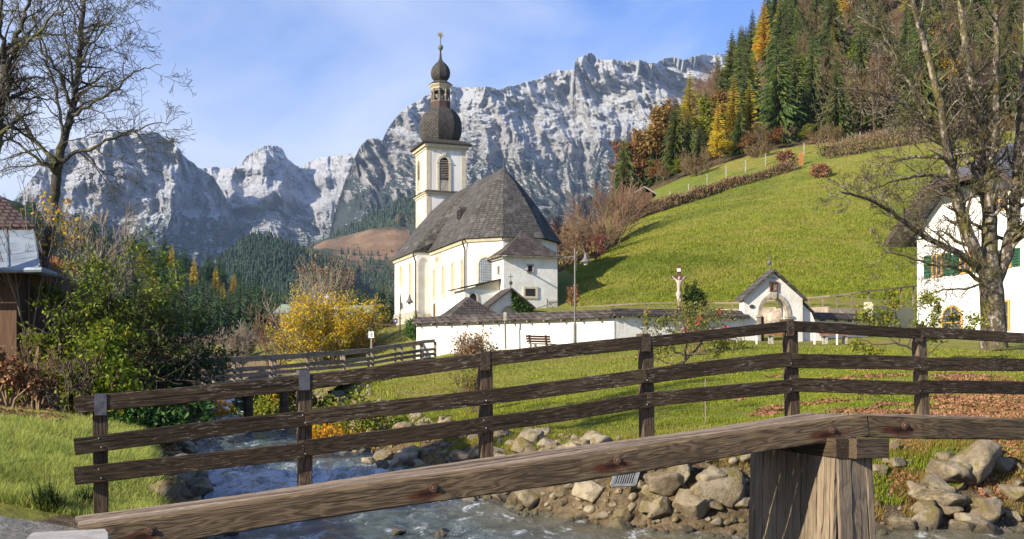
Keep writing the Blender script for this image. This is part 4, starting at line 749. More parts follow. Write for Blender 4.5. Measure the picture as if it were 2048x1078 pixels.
p = C(usol(838.5, -h), -h, 0); bell_full(Vector((p.x, p.y, zof(386, p.y))), -ua, SN, 1.62, zof(316, p.y)-zof(386, p.y))
p = C(usol(838, -h), -h, 0); window(Vector((p.x, p.y, zof(451, p.y))), -ua, SN, .8, zof(425, p.y)-zof(451, p.y), tower, frame=.18, glass=m_cream, name='slit_window')
# ---- steeple: octagonal onion, open lantern, small onion, ball and star
ct = C(cu, cv, 0); ct.z = 0; s = ct.y/F; Z = lambda py: zof(py, ct.y); ph = TH+math.pi/8
def prof(pts): return [(r*s, Z(y)) for r, y in pts]
on = MB().lathe(ct, prof([(34.5, 288), (37, 283), (39.5, 277), (41.6, 270), (42.8, 262), (43, 254), (42, 245.5), (39.6, 237.5), (35.5, 230), (30, 224), (24.5, 220), (20.5, 218)]), 8, ph).build('onion_dome', m_shingle_t, ch)
MB().lathe(ct, prof([(19.5, 219), (19.5, 206), (18.5, 205.8)]), 8, ph).build('lantern_base', m_red, ch)
m = MB(); m.lathe(ct, prof([(20, 206.2), (20.5, 204), (16, 203.8)]), 8, ph); ln = m.build('lantern', m_grey_wood, ch)
for k in range(8):
    a = ph+2*math.pi*k/8; m = MB(); d = Vector((math.cos(a), math.sin(a), 0)); b = ct+d*(17.2*s); m.tube([b+Vector((0, 0, Z(204))), b+Vector((0, 0, Z(179)))], .13, 6); m.build('lantern_column', m_grey_wood, ln)
m = MB()
for k in range(8):   # arched heads and balusters between the columns
    a0, a1 = ph+2*math.pi*k/8, ph+2*math.pi*(k+1)/8; A = ct+Vector((math.cos(a0), math.sin(a0), 0))*16.6*s; B = ct+Vector((math.cos(a1), math.sin(a1), 0))*16.6*s
    m.bar(A+Vector((0, 0, Z(181.5))), B+Vector((0, 0, Z(181.5))), .12, .32); m.bar(A+Vector((0, 0, Z(194))), B+Vector((0, 0, Z(194))), .08, .09)
    for f in (.25, .5, .75): q = A.lerp(B, f); m.bar(q+Vector((0, 0, Z(204))), q+Vector((0, 0, Z(194))), .06, .06)
m.build('balustrade', m_grey_wood, ln); MB().lathe(ct, prof([(7, 204), (7, 180)]), 8, ph).build('core', m_grey_wood, ln)
MB().lathe(ct, prof([(17.5, 180), (18.5, 177), (22, 174), (23.5, 172.2), (23.5, 171.2)]), 8, ph).build('lantern_cornice', m_cream, ch)
MB().lathe(ct, prof([(24.2, 171.1), (24.4, 170), (15, 163.5), (12, 162.6)]), 8, ph).build('lantern_roof', m_shingle_t, ch)
MB().lathe(ct, prof([(11.5, 163), (15, 160), (18, 155.5), (19.3, 150), (19.4, 145), (18.3, 139), (15.5, 133.5), (11.5, 128.5), (7, 124.5), (4, 121), (2.6, 116), (1.9, 108), (1.4, 101)]), 8, ph).build('small_onion', m_shingle_t, ch)
m = MB(); m.lathe(ct, prof([(.7, 101.5), (3, 100), (4.8, 97.5), (5.2, 95), (4.8, 92.5), (3, 90), (.7, 88.8)]), 14); m.build('ball', m_lead, ch, True)
MB().lathe(ct, prof([(.8, 89), (.6, 72)]), 6).build('rod', m_dark, ch)
m = MB(); c0 = ct+Vector((0, 0, Z(70))); pts = []
for k in range(14): r = (7.5 if k % 2 == 0 else 2.7)*s; a = math.pi/2+math.pi*k/7; pts.append(c0+vb*(r*math.cos(a))+Vector((0, 0, r*math.sin(a)))-ua*.05)
m.hexa(pts, [q+ua*.10 for q in pts]); m.build('star', m_gold, ch)
# blue street sign on the church corner
u = usol(795, -VW); m = MB(); p = C(UE-.62, -VW-.16, zof(643.5, C(UE, -VW, 0).y)); m.hexa([p-ua*0-Vector((0, 0, .22)), p-ua*1.7*0+ua*0+vb*0-ua*1.6-Vector((0, 0, .22)), p-ua*1.6-vb*.05-Vector((0, 0, .22)), p-vb*.05-Vector((0, 0, .22))], [p+Vector((0, 0, .22)), p-ua*1.6+Vector((0, 0, .22)), p-ua*1.6-vb*.05+Vector((0, 0, .22)), p-vb*.05+Vector((0, 0, .22))])
sg = empty('street_sign', p, 'small blue street name sign on the stone plinth of the church corner', 'sign'); m.build('plate', m_blue, sg)
m = MB()
for k, ln_ in ((0, .5), (1, .45)): a = p-ua*(.2+k*.72)-vb*.06; m.bar(a, a-ua*ln_, .012, .12)
m.build('lettering', m_white, sg)
# ---------------- churchyard wall, gate, chapel, street furniture ----------------
def vwall(name, A, B, z0, z1, th, ridge, label, mat=m_plaster_s, cap=m_shingle_r, oh=.32, rafters=True):
    """plastered wall from A to B (plan points) with a little shingled saddle roof"""
    A, B = Vector((*A, 0)), Vector((*B, 0)); d = (B-A).normalized(); n = Vector((d.y, -d.x, 0)); e = empty(name, (A.x, A.y, z0), label, 'wall'); Zv = lambda z: Vector((0, 0, z))
    m = MB().hexa([A+Zv(z0-.8), B+Zv(z0-.8), B-n*th+Zv(z0-.8), A-n*th+Zv(z0-.8)], [A+Zv(z1), B+Zv(z1), B-n*th+Zv(z1), A-n*th+Zv(z1)]); m.build('masonry', mat, e)
    m = MB(); c = -n*(th/2); w2 = th/2+oh; a0, b0 = A-d*.12, B+d*.12
    sec = lambda q: [q+c+n*w2+Zv(z1-.04), q+c+Zv(ridge), q+c-n*w2+Zv(z1-.04), q+c-n*w2+Zv(z1-.11), q+c+n*w2+Zv(z1-.11)]
    L = (b0-a0).length; k = max(2, int(L/1.2)); prev = None; jr = np.random.default_rng(3)
    for i in range(k+1):
        q = a0.lerp(b0, i/k); sct = [s_+Vector((0, 0, jr.normal(0, .005))) for s_ in sec(q)]; b = len(m.v); m.v += [tuple(x) for x in sct]
        if i: m.f += [(b-5+j, b-5+(j+1) % 5, b+(j+1) % 5, b+j) for j in range(5)]
        if i in (0, k): m.f.append(tuple(range(b, b+5)) if i == 0 else tuple(range(b, b+5))[::-1])
    m.build('cap_roof', cap, e)
    if rafters:
        m = MB(); q = 0.4
        while q < L: p = a0+d*q+c; m.bar(p+n*(th/2-.02)+Zv(z1-.16), p+n*(w2+.05)+Zv(z1-.16), .07, .08); q += 1.05
        m.build('rafter', m_grey_wood, e)
    return e
def xy(px, Y): return (PX(px, Y), Y)
vwall('churchyard_wall', xy(833, 62), xy(1228.5, 55), .8, 2.96, .55, 3.30, 'long smooth white churchyard wall with brown shingle cap behind the red slatted bench')
vwall('churchyard_wall', xy(1229.5, 54.9), xy(1491, 57.2), 1.6, 3.05, .55, 3.36, 'rough white churchyard wall between the smooth wall and the arched gate', m_plaster)
vwall('churchyard_wall', xy(1604, 58.6), xy(1736, 61), 1.7, 3.1, .5, 3.4, 'short white churchyard wall to the right of the arched gate', m_plaster)
# arched gate
GO = Vector((PX(1547, 57.4), 57.4, 0)); ga, gb = Vector((-math.sin(R(10)), math.cos(R(10)), 0)), Vector((math.cos(R(10)), math.sin(R(10)), 0)); gt = empty('churchyard_gate', (GO.x, GO.y, 1.8), 'white gabled churchyard gate with a stone arch and shingled roof', 'gate')
G = lambda a, z, d=0: GO+gb*a+ga*d+Vector((0, 0, z)); k = 57.4/F*1.04; A_ = lambda px: (px-1547)*k; ZZ = lambda py: (HOR-py)/F*57.4
hw = 1.62; zs = ZZ(597); za = ZZ(546); z0 = 1.2; ar, asp = .76, ZZ(632)
def arc(r, n=12): return [(r*math.cos(math.pi*i/n), asp+r*1.3*math.sin(math.pi*i/n)) for i in range(n+1)]
ac = .02
out = [(-hw, z0), (-hw, zs), (0, za), (hw, zs), (hw, z0)]
m = MB(); inn = [(ac+a, z) for a, z in arc(ar)]; D = .62
def poly_wall(m, pts_out, hole, d0, d1):
    # left pier, right pier and spandrels as convex pieces
    n = len(hole)-1; left = lambda z: -hw; f = lambda a: zs+(za-zs)*(1-abs(a)/hw)
    m.hexa([G(ac+ar, z0, d0), G(hw, z0, d0), G(hw, asp, d0), G(ac+ar, asp, d0)], [G(ac+ar, z0, d1), G(hw, z0, d1), G(hw, asp, d1), G(ac+ar, asp, d1)])
    m.hexa([G(-hw, z0, d0), G(ac-ar, z0, d0), G(ac-ar, asp, d0), G(-hw, asp, d0)], [G(-hw, z0, d1), G(ac-ar, z0, d1), G(ac-ar, asp, d1), G(-hw, asp, d1)])
    for i in range(n):
        (a1, z1), (a2, z2) = hole[i], hole[i+1]; q = [(a2, z2), (a1, z1), (a1, f(a1)), (a2, f(a2))]
        if i == n//2-0 and False: pass
        m.hexa([G(a, z, d0) for a, z in q], [G(a, z, d1) for a, z in q])
    for s in (1, -1):
        e_ = ac+s*ar; q = [(e_, asp), (s*hw, asp), (s*hw, zs), (e_, f(e_))]; q = q if s > 0 else q[::-1]; m.hexa([G(a, z, d0) for a, z in q], [G(a, z, d1) for a, z in q])
poly_wall(m, out, inn, 0, D); m.build('wall', m_plaster, gt)
m = MB(); N = 12; i_, o_ = arc(ar-.02, N), arc(ar+.17, N)
for i in range(N): q = [i_[i], o_[i], o_[i+1], i_[i+1]]; m.hexa([G(ac+a, z, -.06) for a, z in q], [G(ac+a, z, .3) for a, z in q])
for s in (1, -1): q = [(ac+s*(ar-.03), z0), (ac+s*(ar+.2), z0), (ac+s*(ar+.2), asp), (ac+s*(ar-.03), asp)]; m.hexa([G(a, z, -.07) for a, z in q], [G(a, z, .3) for a, z in q]); q = [(ac+s*(ar-.06), asp-.07), (ac+s*(ar+.26), asp-.07), (ac+s*(ar+.26), asp+.05), (ac+s*(ar-.06), asp+.05)]; m.hexa([G(a, z, -.11) for a, z in q], [G(a, z, .31) for a, z in q])
m.hexa([G(ac-.09, asp+1.3*ar-.1, -.12), G(ac+.09, asp+1.3*ar-.1, -.12), G(ac+.12, asp+1.3*ar+.26, -.12), G(ac-.12, asp+1.3*ar+.26, -.12)], [G(ac-.09, asp+1.3*ar-.1, .2), G(ac+.09, asp+1.3*ar-.1, .2), G(ac+.12, asp+1.3*ar+.26, .2), G(ac-.12, asp+1.3*ar+.26, .2)])
m.build('arch', m_stone, gt)
m = MB(); ov = .2
for s in (1, -1):
    sl_ = (za-zs)/hw; e0 = (s*(hw+.18), zs-.18*sl_+.02); q = [e0, (0, za+.04), (0, za+.19), (s*(hw+.18), zs-.18*sl_+.15)]; q = q if s < 0 else q[::-1]; m.hexa([G(a, z, -ov) for a, z in q], [G(a, z, D+ov) for a, z in q])
    q = [(s*(hw+.16), zs-.25), (s*(hw+.75), zs-.75), (s*(hw+.75), zs-.64), (s*(hw+.16), zs-.12)]; q = q if s < 0 else q[::-1]
    if s > 0: m.hexa([G(a, z, .2) for a, z in q], [G(a, z, D+ov) for a, z in q])
m.build('roof', m_shingle, gt)
MB().hexa([G(hw, z0, .25), G(hw+1.5, z0, .25), G(hw+.62, zs-.72, .25), G(hw, zs-.16, .25)], [G(hw, z0, D-.05), G(hw+1.5, z0, D-.05), G(hw+.62, zs-.72, D-.05), G(hw, zs-.16, D-.05)]).build('buttress', m_plaster, gt)
m = MB(); m.tube([G(-.1, za+.1, .3), G(-.1, za+.45, .3)], .035, 6); m.lathe(G(-.1, 0, .3), [(.02, za+.44), (.09, za+.48), (.12, za+.56), (.09, za+.64), (.02, za+.68)], 12); m.tube([G(-.1, za+.66, .3), G(-.1, za+.98, .3)], .018, 6); m.bar(G(-.2, za+.86, .3), G(0, za+.86, .3), .03, .03); m.build('finial', m_lead, gt)
m = MB(); q = [(-.22, ZZ(583.5)), (.22, ZZ(583.5)), (.22, ZZ(563)), (-.22, ZZ(563))]; qi = [(-.16, ZZ(581)), (.16, ZZ(581)), (.16, ZZ(566)), (-.16, ZZ(566))]; ring_prism(m, q, qi, lambda a, z, d: G(a, z, 0 if d == 0 else -.09), 1); fr = m.build('icon_frame', m_barn, gt)
MB().hexa([G(a, z, 0) for a, z in qi], [G(a, z, -.02) for a, z in qi]).build('icon', mk('old_painting', (.16, .07, .045), (.32, .26, .20), 9, c3=(.10, .10, .12), s3=6), fr)
m = MB(); q = [(-.12, ZZ(558)), (.12, ZZ(558)), (.12, ZZ(554.5)), (-.12, ZZ(554.5))]; m.hexa([G(a, z, 0) for a, z in q], [G(a, z, -.03) for a, z in q]); m.build('plaque', m_metal, gt)
m = MB(); c0 = (A_(1503), ZZ(613.5)); q = [(c0[0]+.14*math.cos(2*math.pi*i/14), c0[1]+.10*math.sin(2*math.pi*i/14)) for i in range(14)]; m.hexa([G(a, z, 0) for a, z in q], [G(a, z, -.04) for a, z in q]); m.build('oval_plaque', m_dark, gt)
m = MB(); q = [(ac-ar+.03, 1.4), (ac-ar+.36, 1.4), (ac-ar+.36, asp-.05), (ac-ar+.03, asp+.2)]; m.hexa([G(a, z, .35) for a, z in q], [G(a, z, .40) for a, z in q]); m.build('gate_leaf', m_barn, gt)
# stone terrace wall glimpsed behind the gate and to its right
tw_ = MB(); tp = [(12.2, 65.3), (15.5, 64.6), (18.5, 64.3), (22.4, 66)]
for (a, b), (c, d) in zip(tp, tp[1:]): tw_.hexa([Vector((a, b, 1)), Vector((c, d, 1)), Vector((c, d+.5, 1)), Vector((a, b+.5, 1))], [Vector((a, b, 3.9)), Vector((c, d, 4.0)), Vector((c, d+.5, 4.0)), Vector((a, b+.5, 3.9))])
st = empty('terrace_wall', (17, 64.5, 2), 'pinkish rubble stone terrace wall behind the arched gate', 'wall'); tw_.build('masonry', mk('rubble', (.46, .36, .28), (.30, .25, .2), 2.5, c3=(.6, .5, .4), s3=2, bump=1, bscale=4, bdist=.1), st)
# grey double door beside the white house
dd = empty('yard_gate', (*xy(1783, 64.5), 2.2), 'grey green double yard gate between the short wall and the white house', 'gate')
for i in range(2):
    a, b = Vector((*xy(1742+i*44, 62.5+i*1.2), 0)), Vector((*xy(1784+i*44, 63.6+i*1.2), 0)); m = MB().hexa([a+Vector((0, 0, 1.6)), b+Vector((0, 0, 1.6)), b+Vector((0, .08, 1.6)), a+Vector((0, .08, 1.6))], [a+Vector((0, 0, 3.95)), b+Vector((0, 0, 3.95)), b+Vector((0, .08, 3.95)), a+Vector((0, .08, 3.95))])
    m.build('leaf', mk('green_grey_boards', (.26, .27, .22), (.20, .21, .17), 6, stretch=(6, 6, .3)), dd)
m = MB(); a = Vector((*xy(1737, 62), 0)); m.hexa([a+Vector((-.2, -.2, 1.4)), a+Vector((.2, -.2, 1.4)), a+Vector((.2, .2, 1.4)), a+Vector((-.2, .2, 1.4))], [a+Vector((-.2, -.2, 4.1)), a+Vector((.2, -.2, 4.1)), a+Vector((.2, .2, 4.1)), a+Vector((-.2, .2, 4.1))]); m.build('gate_pillar', m_cream, dd)
# hip roofed chapel and gabled shrine behind the wall
cp = empty('chapel', (*xy(937, 68), 2.6), 'low chapel with a hipped shingle roof just behind the smooth churchyard wall', 'chapel'); cc = Vector((*xy(938, 68), 0)); Q = lambda a, d, z: cc+vb*a+ua*d+Vector((0, 0, z))
MB().hexa([Q(-1.45, -1.4, 2), Q(1.45, -1.4, 2), Q(1.45, 1.4, 2), Q(-1.45, 1.4, 2)], [Q(-1.45, -1.4, 3.5), Q(1.45, -1.4, 3.5), Q(1.45, 1.4, 3.5), Q(-1.45, 1.4, 3.5)]).build('wall', m_plaster, cp)
m = MB(); lo = [Q(-1.9, -1.85, 3.40), Q(1.9, -1.85, 3.40), Q(1.9, 1.85, 3.40), Q(-1.9, 1.85, 3.40)]; md = [Q(-1.15, -1.1, 3.95), Q(1.15, -1.1, 3.95), Q(1.15, 1.1, 3.95), Q(-1.15, 1.1, 3.95)]; tp = [Q(0, -.15, 4.82), Q(0, .75, 4.85)]
m.add(lo+md+tp, [(0, 1, 5, 4), (1, 2, 6, 5), (2, 3, 7, 6), (3, 0, 4, 7), (4, 5, 8), (5, 6, 9, 8), (6, 7, 9), (7, 4, 8, 9), (3, 2, 1, 0)]); m.build('roof', m_shingle_r, cp)
sh = empty('shrine', (*xy(1021, 72), 3), 'small white gabled shrine with an arched niche and a cross before the annexe', 'shrine'); cc2 = Vector((*xy(1021.5, 72), 0)); S = lambda a, z, d=0: cc2+vb*a+ua*d+Vector((0, 0, z)); zz = lambda py: (HOR-py)/F*72
m = MB(); W2 = 1.42; e_ = zz(611); ap = zz(580); b_ = 2.6; r_ = .58; sp = zz(629)-.1; hl_ = [(r_*math.cos(math.pi*i/10)-.12, sp+r_*1.15*math.sin(math.pi*i/10)) for i in range(11)]; ff = lambda a: e_+(ap-e_)*(1-abs(a)/W2)
for i in range(10): (a1, z1), (a2, z2) = hl_[i], hl_[i+1]; q = [(a2, z2), (a1, z1), (a1, ff(a1)), (a2, ff(a2))]; m.hexa([S(a, z) for a, z in q], [S(a, z, .5) for a, z in q])
for q in ([(-.12+r_, b_), (W2, b_), (W2, e_), (-.12+r_, ff(-.12+r_))], [(-W2, b_), (-.12-r_, b_), (-.12-r_, ff(-.12-r_)), (-W2, e_)]): m.hexa([S(a, z) for a, z in q], [S(a, z, .5) for a, z in q])
m.hexa([S(-W2, b_, .5), S(W2, b_, .5), S(W2, b_, 1.7), S(-W2, b_, 1.7)], [S(-W2, e_, .5), S(W2, e_, .5), S(W2, e_, 1.7), S(-W2, e_, 1.7)]); m.build('wall', m_plaster, sh)
m = MB()
for s in (1, -1): q = [(s*(W2+.22), e_-.22), (0, ap+.02), (0, ap+.13), (s*(W2+.22), e_-.1)]; q = q if s < 0 else q[::-1]; m.hexa([S(a, z, -.28) for a, z in q], [S(a, z, 1.9) for a, z in q])
m.build('roof', m_shingle_r, sh); m = MB(); m.tube([S(0, ap+.1), S(0, ap+.35)], .04, 6); m.lathe(S(0, 0), [(.02, ap+.33), (.1, ap+.37), (.13, ap+.46), (.1, ap+.55), (.02, ap+.6)], 12); m.tube([S(0, ap+.58), S(0, ap+1.08)], .025, 6); m.bar(S(-.16, ap+.87), S(.16, ap+.87), .04, .04); m.build('cross', m_dark, sh)
rg = np.random.default_rng(21); nI = 900; a = .05+1.5*rg.random(nI)**.9; z = np.array([ff(q) for q in a])-.1-(rg.random(nI)**1.4)*(1.2-.35*np.abs(a-.75)); I = np.array([tuple(S(p_, q_, -.08-.1*rg.random())) for p_, q_ in zip(a, z) if q_ > 2.7]); V, Q2 = leaves(I, .16, rg, .9)
iv = empty('ivy', S(.9, 2.7, -.1), 'dark ivy climbing over the right side of the gabled shrine', 'climber'); np_obj('foliage', V, Q2, m_ivy, iv); m = MB(); m.tube([S(1.1, 2.6, -.05), S(.95, 3.6, -.06), S(.6, 4.4, -.06)], [.04, .03, .015], 6); m.build('stem', m_bark_d, iv)
# handrail and iron wicket beside the annexe
hr = empty('iron_gate', (*xy(1104, 84), 4.6), 'iron wicket gate with a sloping handrail in front of the annexe corner', 'gate'); m = MB(); L_ = lambda px, py, Y=84: P(px, py, Y)
for a, b in ((1094, 597), (1115, 599)): m.tube([L_(a, 628), L_(a, b)], .05, 6)
m.build('gate_post', m_grey_wood, hr); m = MB()
for i in range(8): x = 1096+i*2.5; m.tube([L_(x, 622), L_(x, 600+(i % 2))], .018, 5)
for y in (604, 619): m.bar(L_(1094, y), L_(1115, y+.5), .03, .05)
m.bar(L_(1096, 603), L_(1112, 619), .03, .05); m.build('bars', m_dark, hr); m = MB(); m.bar(L_(1066, 619), L_(1094, 610), .06, .08); m.bar(L_(1094, 610), L_(1115, 603), .06, .08); m.tube([L_(1068, 630), L_(1068, 618)], .04, 6); m.build('handrail', m_grey_wood, hr)
# crucifix with its figure
cx = empty('crucifix', (*xy(1356, 60), 3), 'tall wooden crucifix with a pale carved figure, left of the clipped yew', 'crucifix'); p0 = Vector((*xy(1357, 60), 0)); K = 60/F
zc = lambda py: (HOR-py)/F*60; Xc = lambda a, z, d=0: p0+Vector((a*K, d, zc(z)))
m = MB(); m.bar(Xc(1, 640), Xc(1, 531), .2, .16, (0, 1, 0)); m.build('upright', m_barn, cx); m = MB(); m.bar(Xc(-15, 553.5, -.02), Xc(15, 553.5, -.02), .14, .14); m.build('crossbar', m_barn, cx)
m = MB(); m.bar(Xc(-3.5, 540.5, -.12), Xc(3.5, 540.5, -.12), .03, .17); m.build('title_board', m_white, cx)
bm_v = [((0, 562), .105), ((0, 570), .12), ((.2, 578), .10), ((-.2, 586), .115), ((-1, 583), .09)]
def skin_fig(name, nodes, edges, parent, mat, sub=2):
    me = bpy.data.meshes.new(name); o3 = off(parent); me.from_pydata([tuple(Vector(p)-o3) for p, r in nodes], edges, []); o = link(name, me, mat, parent, True); md = o.modifiers.new('skin', 'SKIN'); md.use_smooth_shade = True
    for i, (p, r) in enumerate(nodes): me.skin_vertices[0].data[i].radius = (r, r); me.skin_vertices[0].data[i].use_root = (i == 0)
    o.modifiers.new('sub', 'SUBSURF').levels = sub; o.modifiers['sub'].render_levels = sub; return o
N_ = [(Xc(-.5, 587, -.2), .125), (Xc(-.2, 578, -.22), .105), (Xc(0, 570, -.24), .13), (Xc(0, 563.5, -.22), .11), (Xc(.3, 560.5, -.22), .05), (Xc(.2, 557, -.26), .085), (Xc(.3, 553.5, -.27), .075),
      (Xc(-4.3, 562.5, -.2), .06), (Xc(-8.5, 558, -.16), .047), (Xc(-12.3, 553.5, -.14), .034), (Xc(-13.6, 552.4, -.15), .026), (Xc(4.3, 562.5, -.2), .06), (Xc(8.5, 558, -.16), .047), (Xc(12.3, 553.5, -.14), .034), (Xc(13.6, 552.4, -.15), .026),
      (Xc(-2.2, 594, -.26), .085), (Xc(-2.0, 601.5, -.33), .065), (Xc(-.8, 609, -.25), .052), (Xc(-.2, 617, -.2), .036), (Xc(-.3, 620, -.28), .026), (Xc(1.6, 594, -.26), .085), (Xc(1.8, 601.5, -.33), .065), (Xc(1.0, 609, -.25), .052), (Xc(.7, 617, -.18), .036), (Xc(.5, 620, -.25), .026)]
skin_fig('figure', N_, [(0, 1), (1, 2), (2, 3), (3, 4), (4, 5), (5, 6), (3, 7), (7, 8), (8, 9), (9, 10), (3, 11), (11, 12), (12, 13), (13, 14), (0, 15), (15, 16), (16, 17), (17, 18), (18, 19), (0, 20), (20, 21), (21, 22), (22, 23), (23, 24)], cx, m_figure)
m = MB(); m.lathe(Xc(-.4, 590, -.21), [(.13, -.16), (.165, -.05), (.16, .07), (.14, .13)], 12); m.build('loincloth', m_figure, cx, True)
# clipped yew beside it
def shrub(name, loc, label, cat, blobs, n, size, lmat, rg, stems=0, smat=None, group=None, asp=.6, shell=.55, twig=.012, low=.15):
    """leafy shrub: leaf sized faces through the volume of several ellipsoids, on stems that reach into them"""
    e = empty(name, loc, label, cat, group); C_ = []; tot = sum(b[3]*b[4]*b[5] for b in blobs)
    for (x, y, z, a, b, c) in blobs:
        k = max(20, int(n*(a*b*c)/tot)); d = rg.normal(size=(k, 3)); d /= np.linalg.norm(d, axis=1, keepdims=True); r = (shell+(1-shell)*rg.random(k))**.9; r *= 1+.16*np.sin(d[:, 0]*7+x*3)+.14*np.sin(d[:, 2]*9+d[:, 1]*6+y); q = d*r[:, None]*np.array([a, b, c])+np.array([x, y, z]); C_.append(q)
    C_ = np.concatenate(C_); keep = perlin(C_[:, 0]*2.3+C_[:, 1], C_[:, 2]*2.3+C_[:, 1]*.7, 5) > -.32; C_ = C_[keep]+np.array(loc); V, Q = leaves(C_, size, rg, asp); np_obj('foliage', V, Q, lmat, e)
    br = []
    for i in range(max(stems, 3)):
        b = blobs[i % len(blobs)]; t = Vector(loc)+Vector((b[0], b[1], b[2]+b[5]*.5)); o_ = Vector(loc)+Vector((rg.normal(0, .12), rg.normal(0, .12), -low)); mid_ = o_.lerp(t, .5)+Vector((rg.normal(0, .15), rg.normal(0, .15), .1)); br.append(([o_, mid_, t], [twig*2.4, twig*1.7, twig*.6], 1))
        for j in range(5 if stems else 0): s_ = mid_.lerp(t, rg.random()); br.append(([s_, s_+Vector((rg.normal(0, .3*b[3]), rg.normal(0, .3*b[4]), .35*b[5]*rg.random()+.1))], [twig*.8, twig*.3], 3))
    V, Q = tubes(br, (6, 5, 4, 4)); np_obj('stems', V, Q, smat or m_bark_d, e); return e
rg = np.random.default_rng(31)
yz = 2.95; shrub('yew_bush', (*xy(1387, 60), yz), 'dark clipped yew bush standing right of the crucifix', 'bush', [(0, 0, .75, .62, .6, .85), (-.1, 0, 1.5, .45, .45, .6), (.28, 0, 1.2, .42, .4, .6), (.05, 0, 1.95, .2, .2, .35), (.5, 0, .7, .35, .35, .5)], 5200, .11, m_everd, rg)
# rail fence at the foot of the meadow hill
rf = empty('rail_fence', (*xy(1300, 77), 4.8), 'low grey rail fence along the foot of the meadow hill behind the churchyard', 'fence'); line = [(1116, 619, 79), (1160, 614, 78), (1210, 611.5, 77.5), (1275, 607, 77), (1343, 606, 77), (1420, 606, 77), (1480, 605.5, 76), (1540, 601, 75), (1606, 597, 74), (1660, 592, 73), (1720, 584, 73), (1790, 577, 74), (1840, 571, 75)]
m = MB()
for a, b in zip(line, line[1:]): m.bar(P(a[0], a[1], a[2]), P(b[0], b[1], b[2]), .09, .12)
m.build('top_rail', m_old_rail, rf)
for a, b in zip(line, line[1:]):
    n_ = max(1, round(abs(b[0]-a[0])/33))
    for i in range(n_): t = (i+.5)/n_; q = P(a[0]+(b[0]-a[0])*t, a[1]+(b[1]-a[1])*t, a[2]+(b[2]-a[2])*t); m = MB(); z = min(hz(q.x, q.y)-.3, q.z-.6); m.bar(Vector((q.x, q.y+.06, z)), Vector((q.x, q.y+.06, q.z)), .11, .11, (0, 1, 0)); m.build('post', m_old_rail, rf)
# benches
def bench(px, Y, ang, label, group=None, w=1.55):
    x = PX(px, Y); z = hz(x, Y); e = empty('park_bench', (x, Y, z), label, 'bench', group); M = Matrix.Rotation(ang, 4, 'Z'); T = lambda a, d, h_: Vector((x, Y, z))+M @ Vector((a, d, h_))
    m = MB()
    for i in range(4): d = -.05-i*.115; m.bar(T(-w/2, d, .45-.012*i), T(w/2, d, .45-.012*i), .095, .04)
    m.build('seat', m_bench, e); m = MB()
    for i in range(3): m.bar(T(-w/2, .06+i*.035, .56+i*.125), T(w/2, .06+i*.035, .56+i*.125), .035, .10)
    m.build('backrest', m_bench, e)
    for s in (-1, 1):
        m = MB(); a = s*(w/2-.25); m.hexa([T(a-.05, .02, 0), T(a+.05, .02, 0), T(a+.05, .14, 0), T(a-.05, .14, 0)], [T(a-.05, .02, .43), T(a+.05, .02, .43), T(a+.05, .11, .43), T(a-.05, .11, .43)]); m.hexa([T(a-.05, -.42, 0), T(a+.05, -.42, 0), T(a+.05, -.30, 0), T(a-.05, -.30, 0)], [T(a-.05, -.36, .39), T(a+.05, -.36, .39), T(a+.05, -.27, .39), T(a-.05, -.27, .39)]); m.hexa([T(a-.05, -.46, .39), T(a+.05, -.46, .39), T(a+.05, .12, .43), T(a-.05, .12, .43)], [T(a-.05, -.46, .425), T(a+.05, -.46, .425), T(a+.05, .12, .43), T(a-.05, .12, .43)] if False else [T(a-.05, -.46, .415), T(a+.05, -.46, .415), T(a+.05, .12, .44), T(a-.05, .12, .44)])
        m.hexa([T(a-.05, .06, .44), T(a+.05, .06, .44), T(a+.05, .14, .44), T(a-.05, .14, .44)], [T(a-.05, .15, .9), T(a+.05, .15, .9), T(a+.05, .2, .9), T(a-.05, .2, .9)]); m.build('leg', m_conc, e)
    return e
bench(1079, 54.5, R(38), 'red brown slatted bench with concrete legs on the grass before the smooth white wall')
bench(1555, 53.5, R(4), 'low orange slatted bench below the arched gate', None, 1.25); bench(1668, 54.5, R(4), 'orange slatted bench right of the arched gate', None, 1.5)
def slim_posts(): pass
# street lamps, notice post
def lamp(px, ytop, ybase, Y, arm, label, thick=.05, foot=.085):
    x = PX(px, Y); z1 = zof(ytop, Y); z0 = min(hz(x, Y), zof(ybase, Y))-.2; e = empty('street_lamp', (x, Y, z0+.2), label, 'lamp'); b = Vector((x, Y, 0)); Zv = lambda z: b+Vector((0, 0, z)); hb = z0+.2+(z1-z0)*.24
    m = MB().lathe(b, [(foot, z0), (foot, hb), (foot*.6, hb+.05), (thick, hb+.06), (thick*.85, z1)], 10); m.build('post', m_grey_iron, e)
    s, r = arm; a0 = z1-.95*abs(r)-.0; pts = [Zv(z1-2.0*r)+Vector((.05*s, 0, 0))]+[Zv(z1-.62*r)+Vector((s*(r*.55-r*.45*math.cos(t)), 0, r*.5*math.sin(t))) for t in np.linspace(0, math.pi*.95, 9)]; m = MB().tube(pts, .022, 6); m.bar(Zv(z1-2.0*r), Zv(z1-2.0*r)+Vector((.1*s, 0, 0)), .03, .03); m.build('bracket', m_grey_iron, e)
    c = pts[-1]+Vector((0, 0, -.02)); m = MB().lathe(c, [(.05, .08), (.07, -.05), (.10, -.16), (.20, -.28), (.29, -.34), (.30, -.37), (.10, -.35)], 16); sh_ = m.build('lamp_shade', m_grey_iron, e, True); m = MB().lathe(c, [(.07, -.33), (.11, -.42), (.08, -.5), (.02, -.52)], 12); m.build('bulb_glass', m_white, e, True); return e
m_grey_iron = mk('grey_lamp_iron', (.13, .12, .115), (.17, .16, .15), 4, rough=.5)
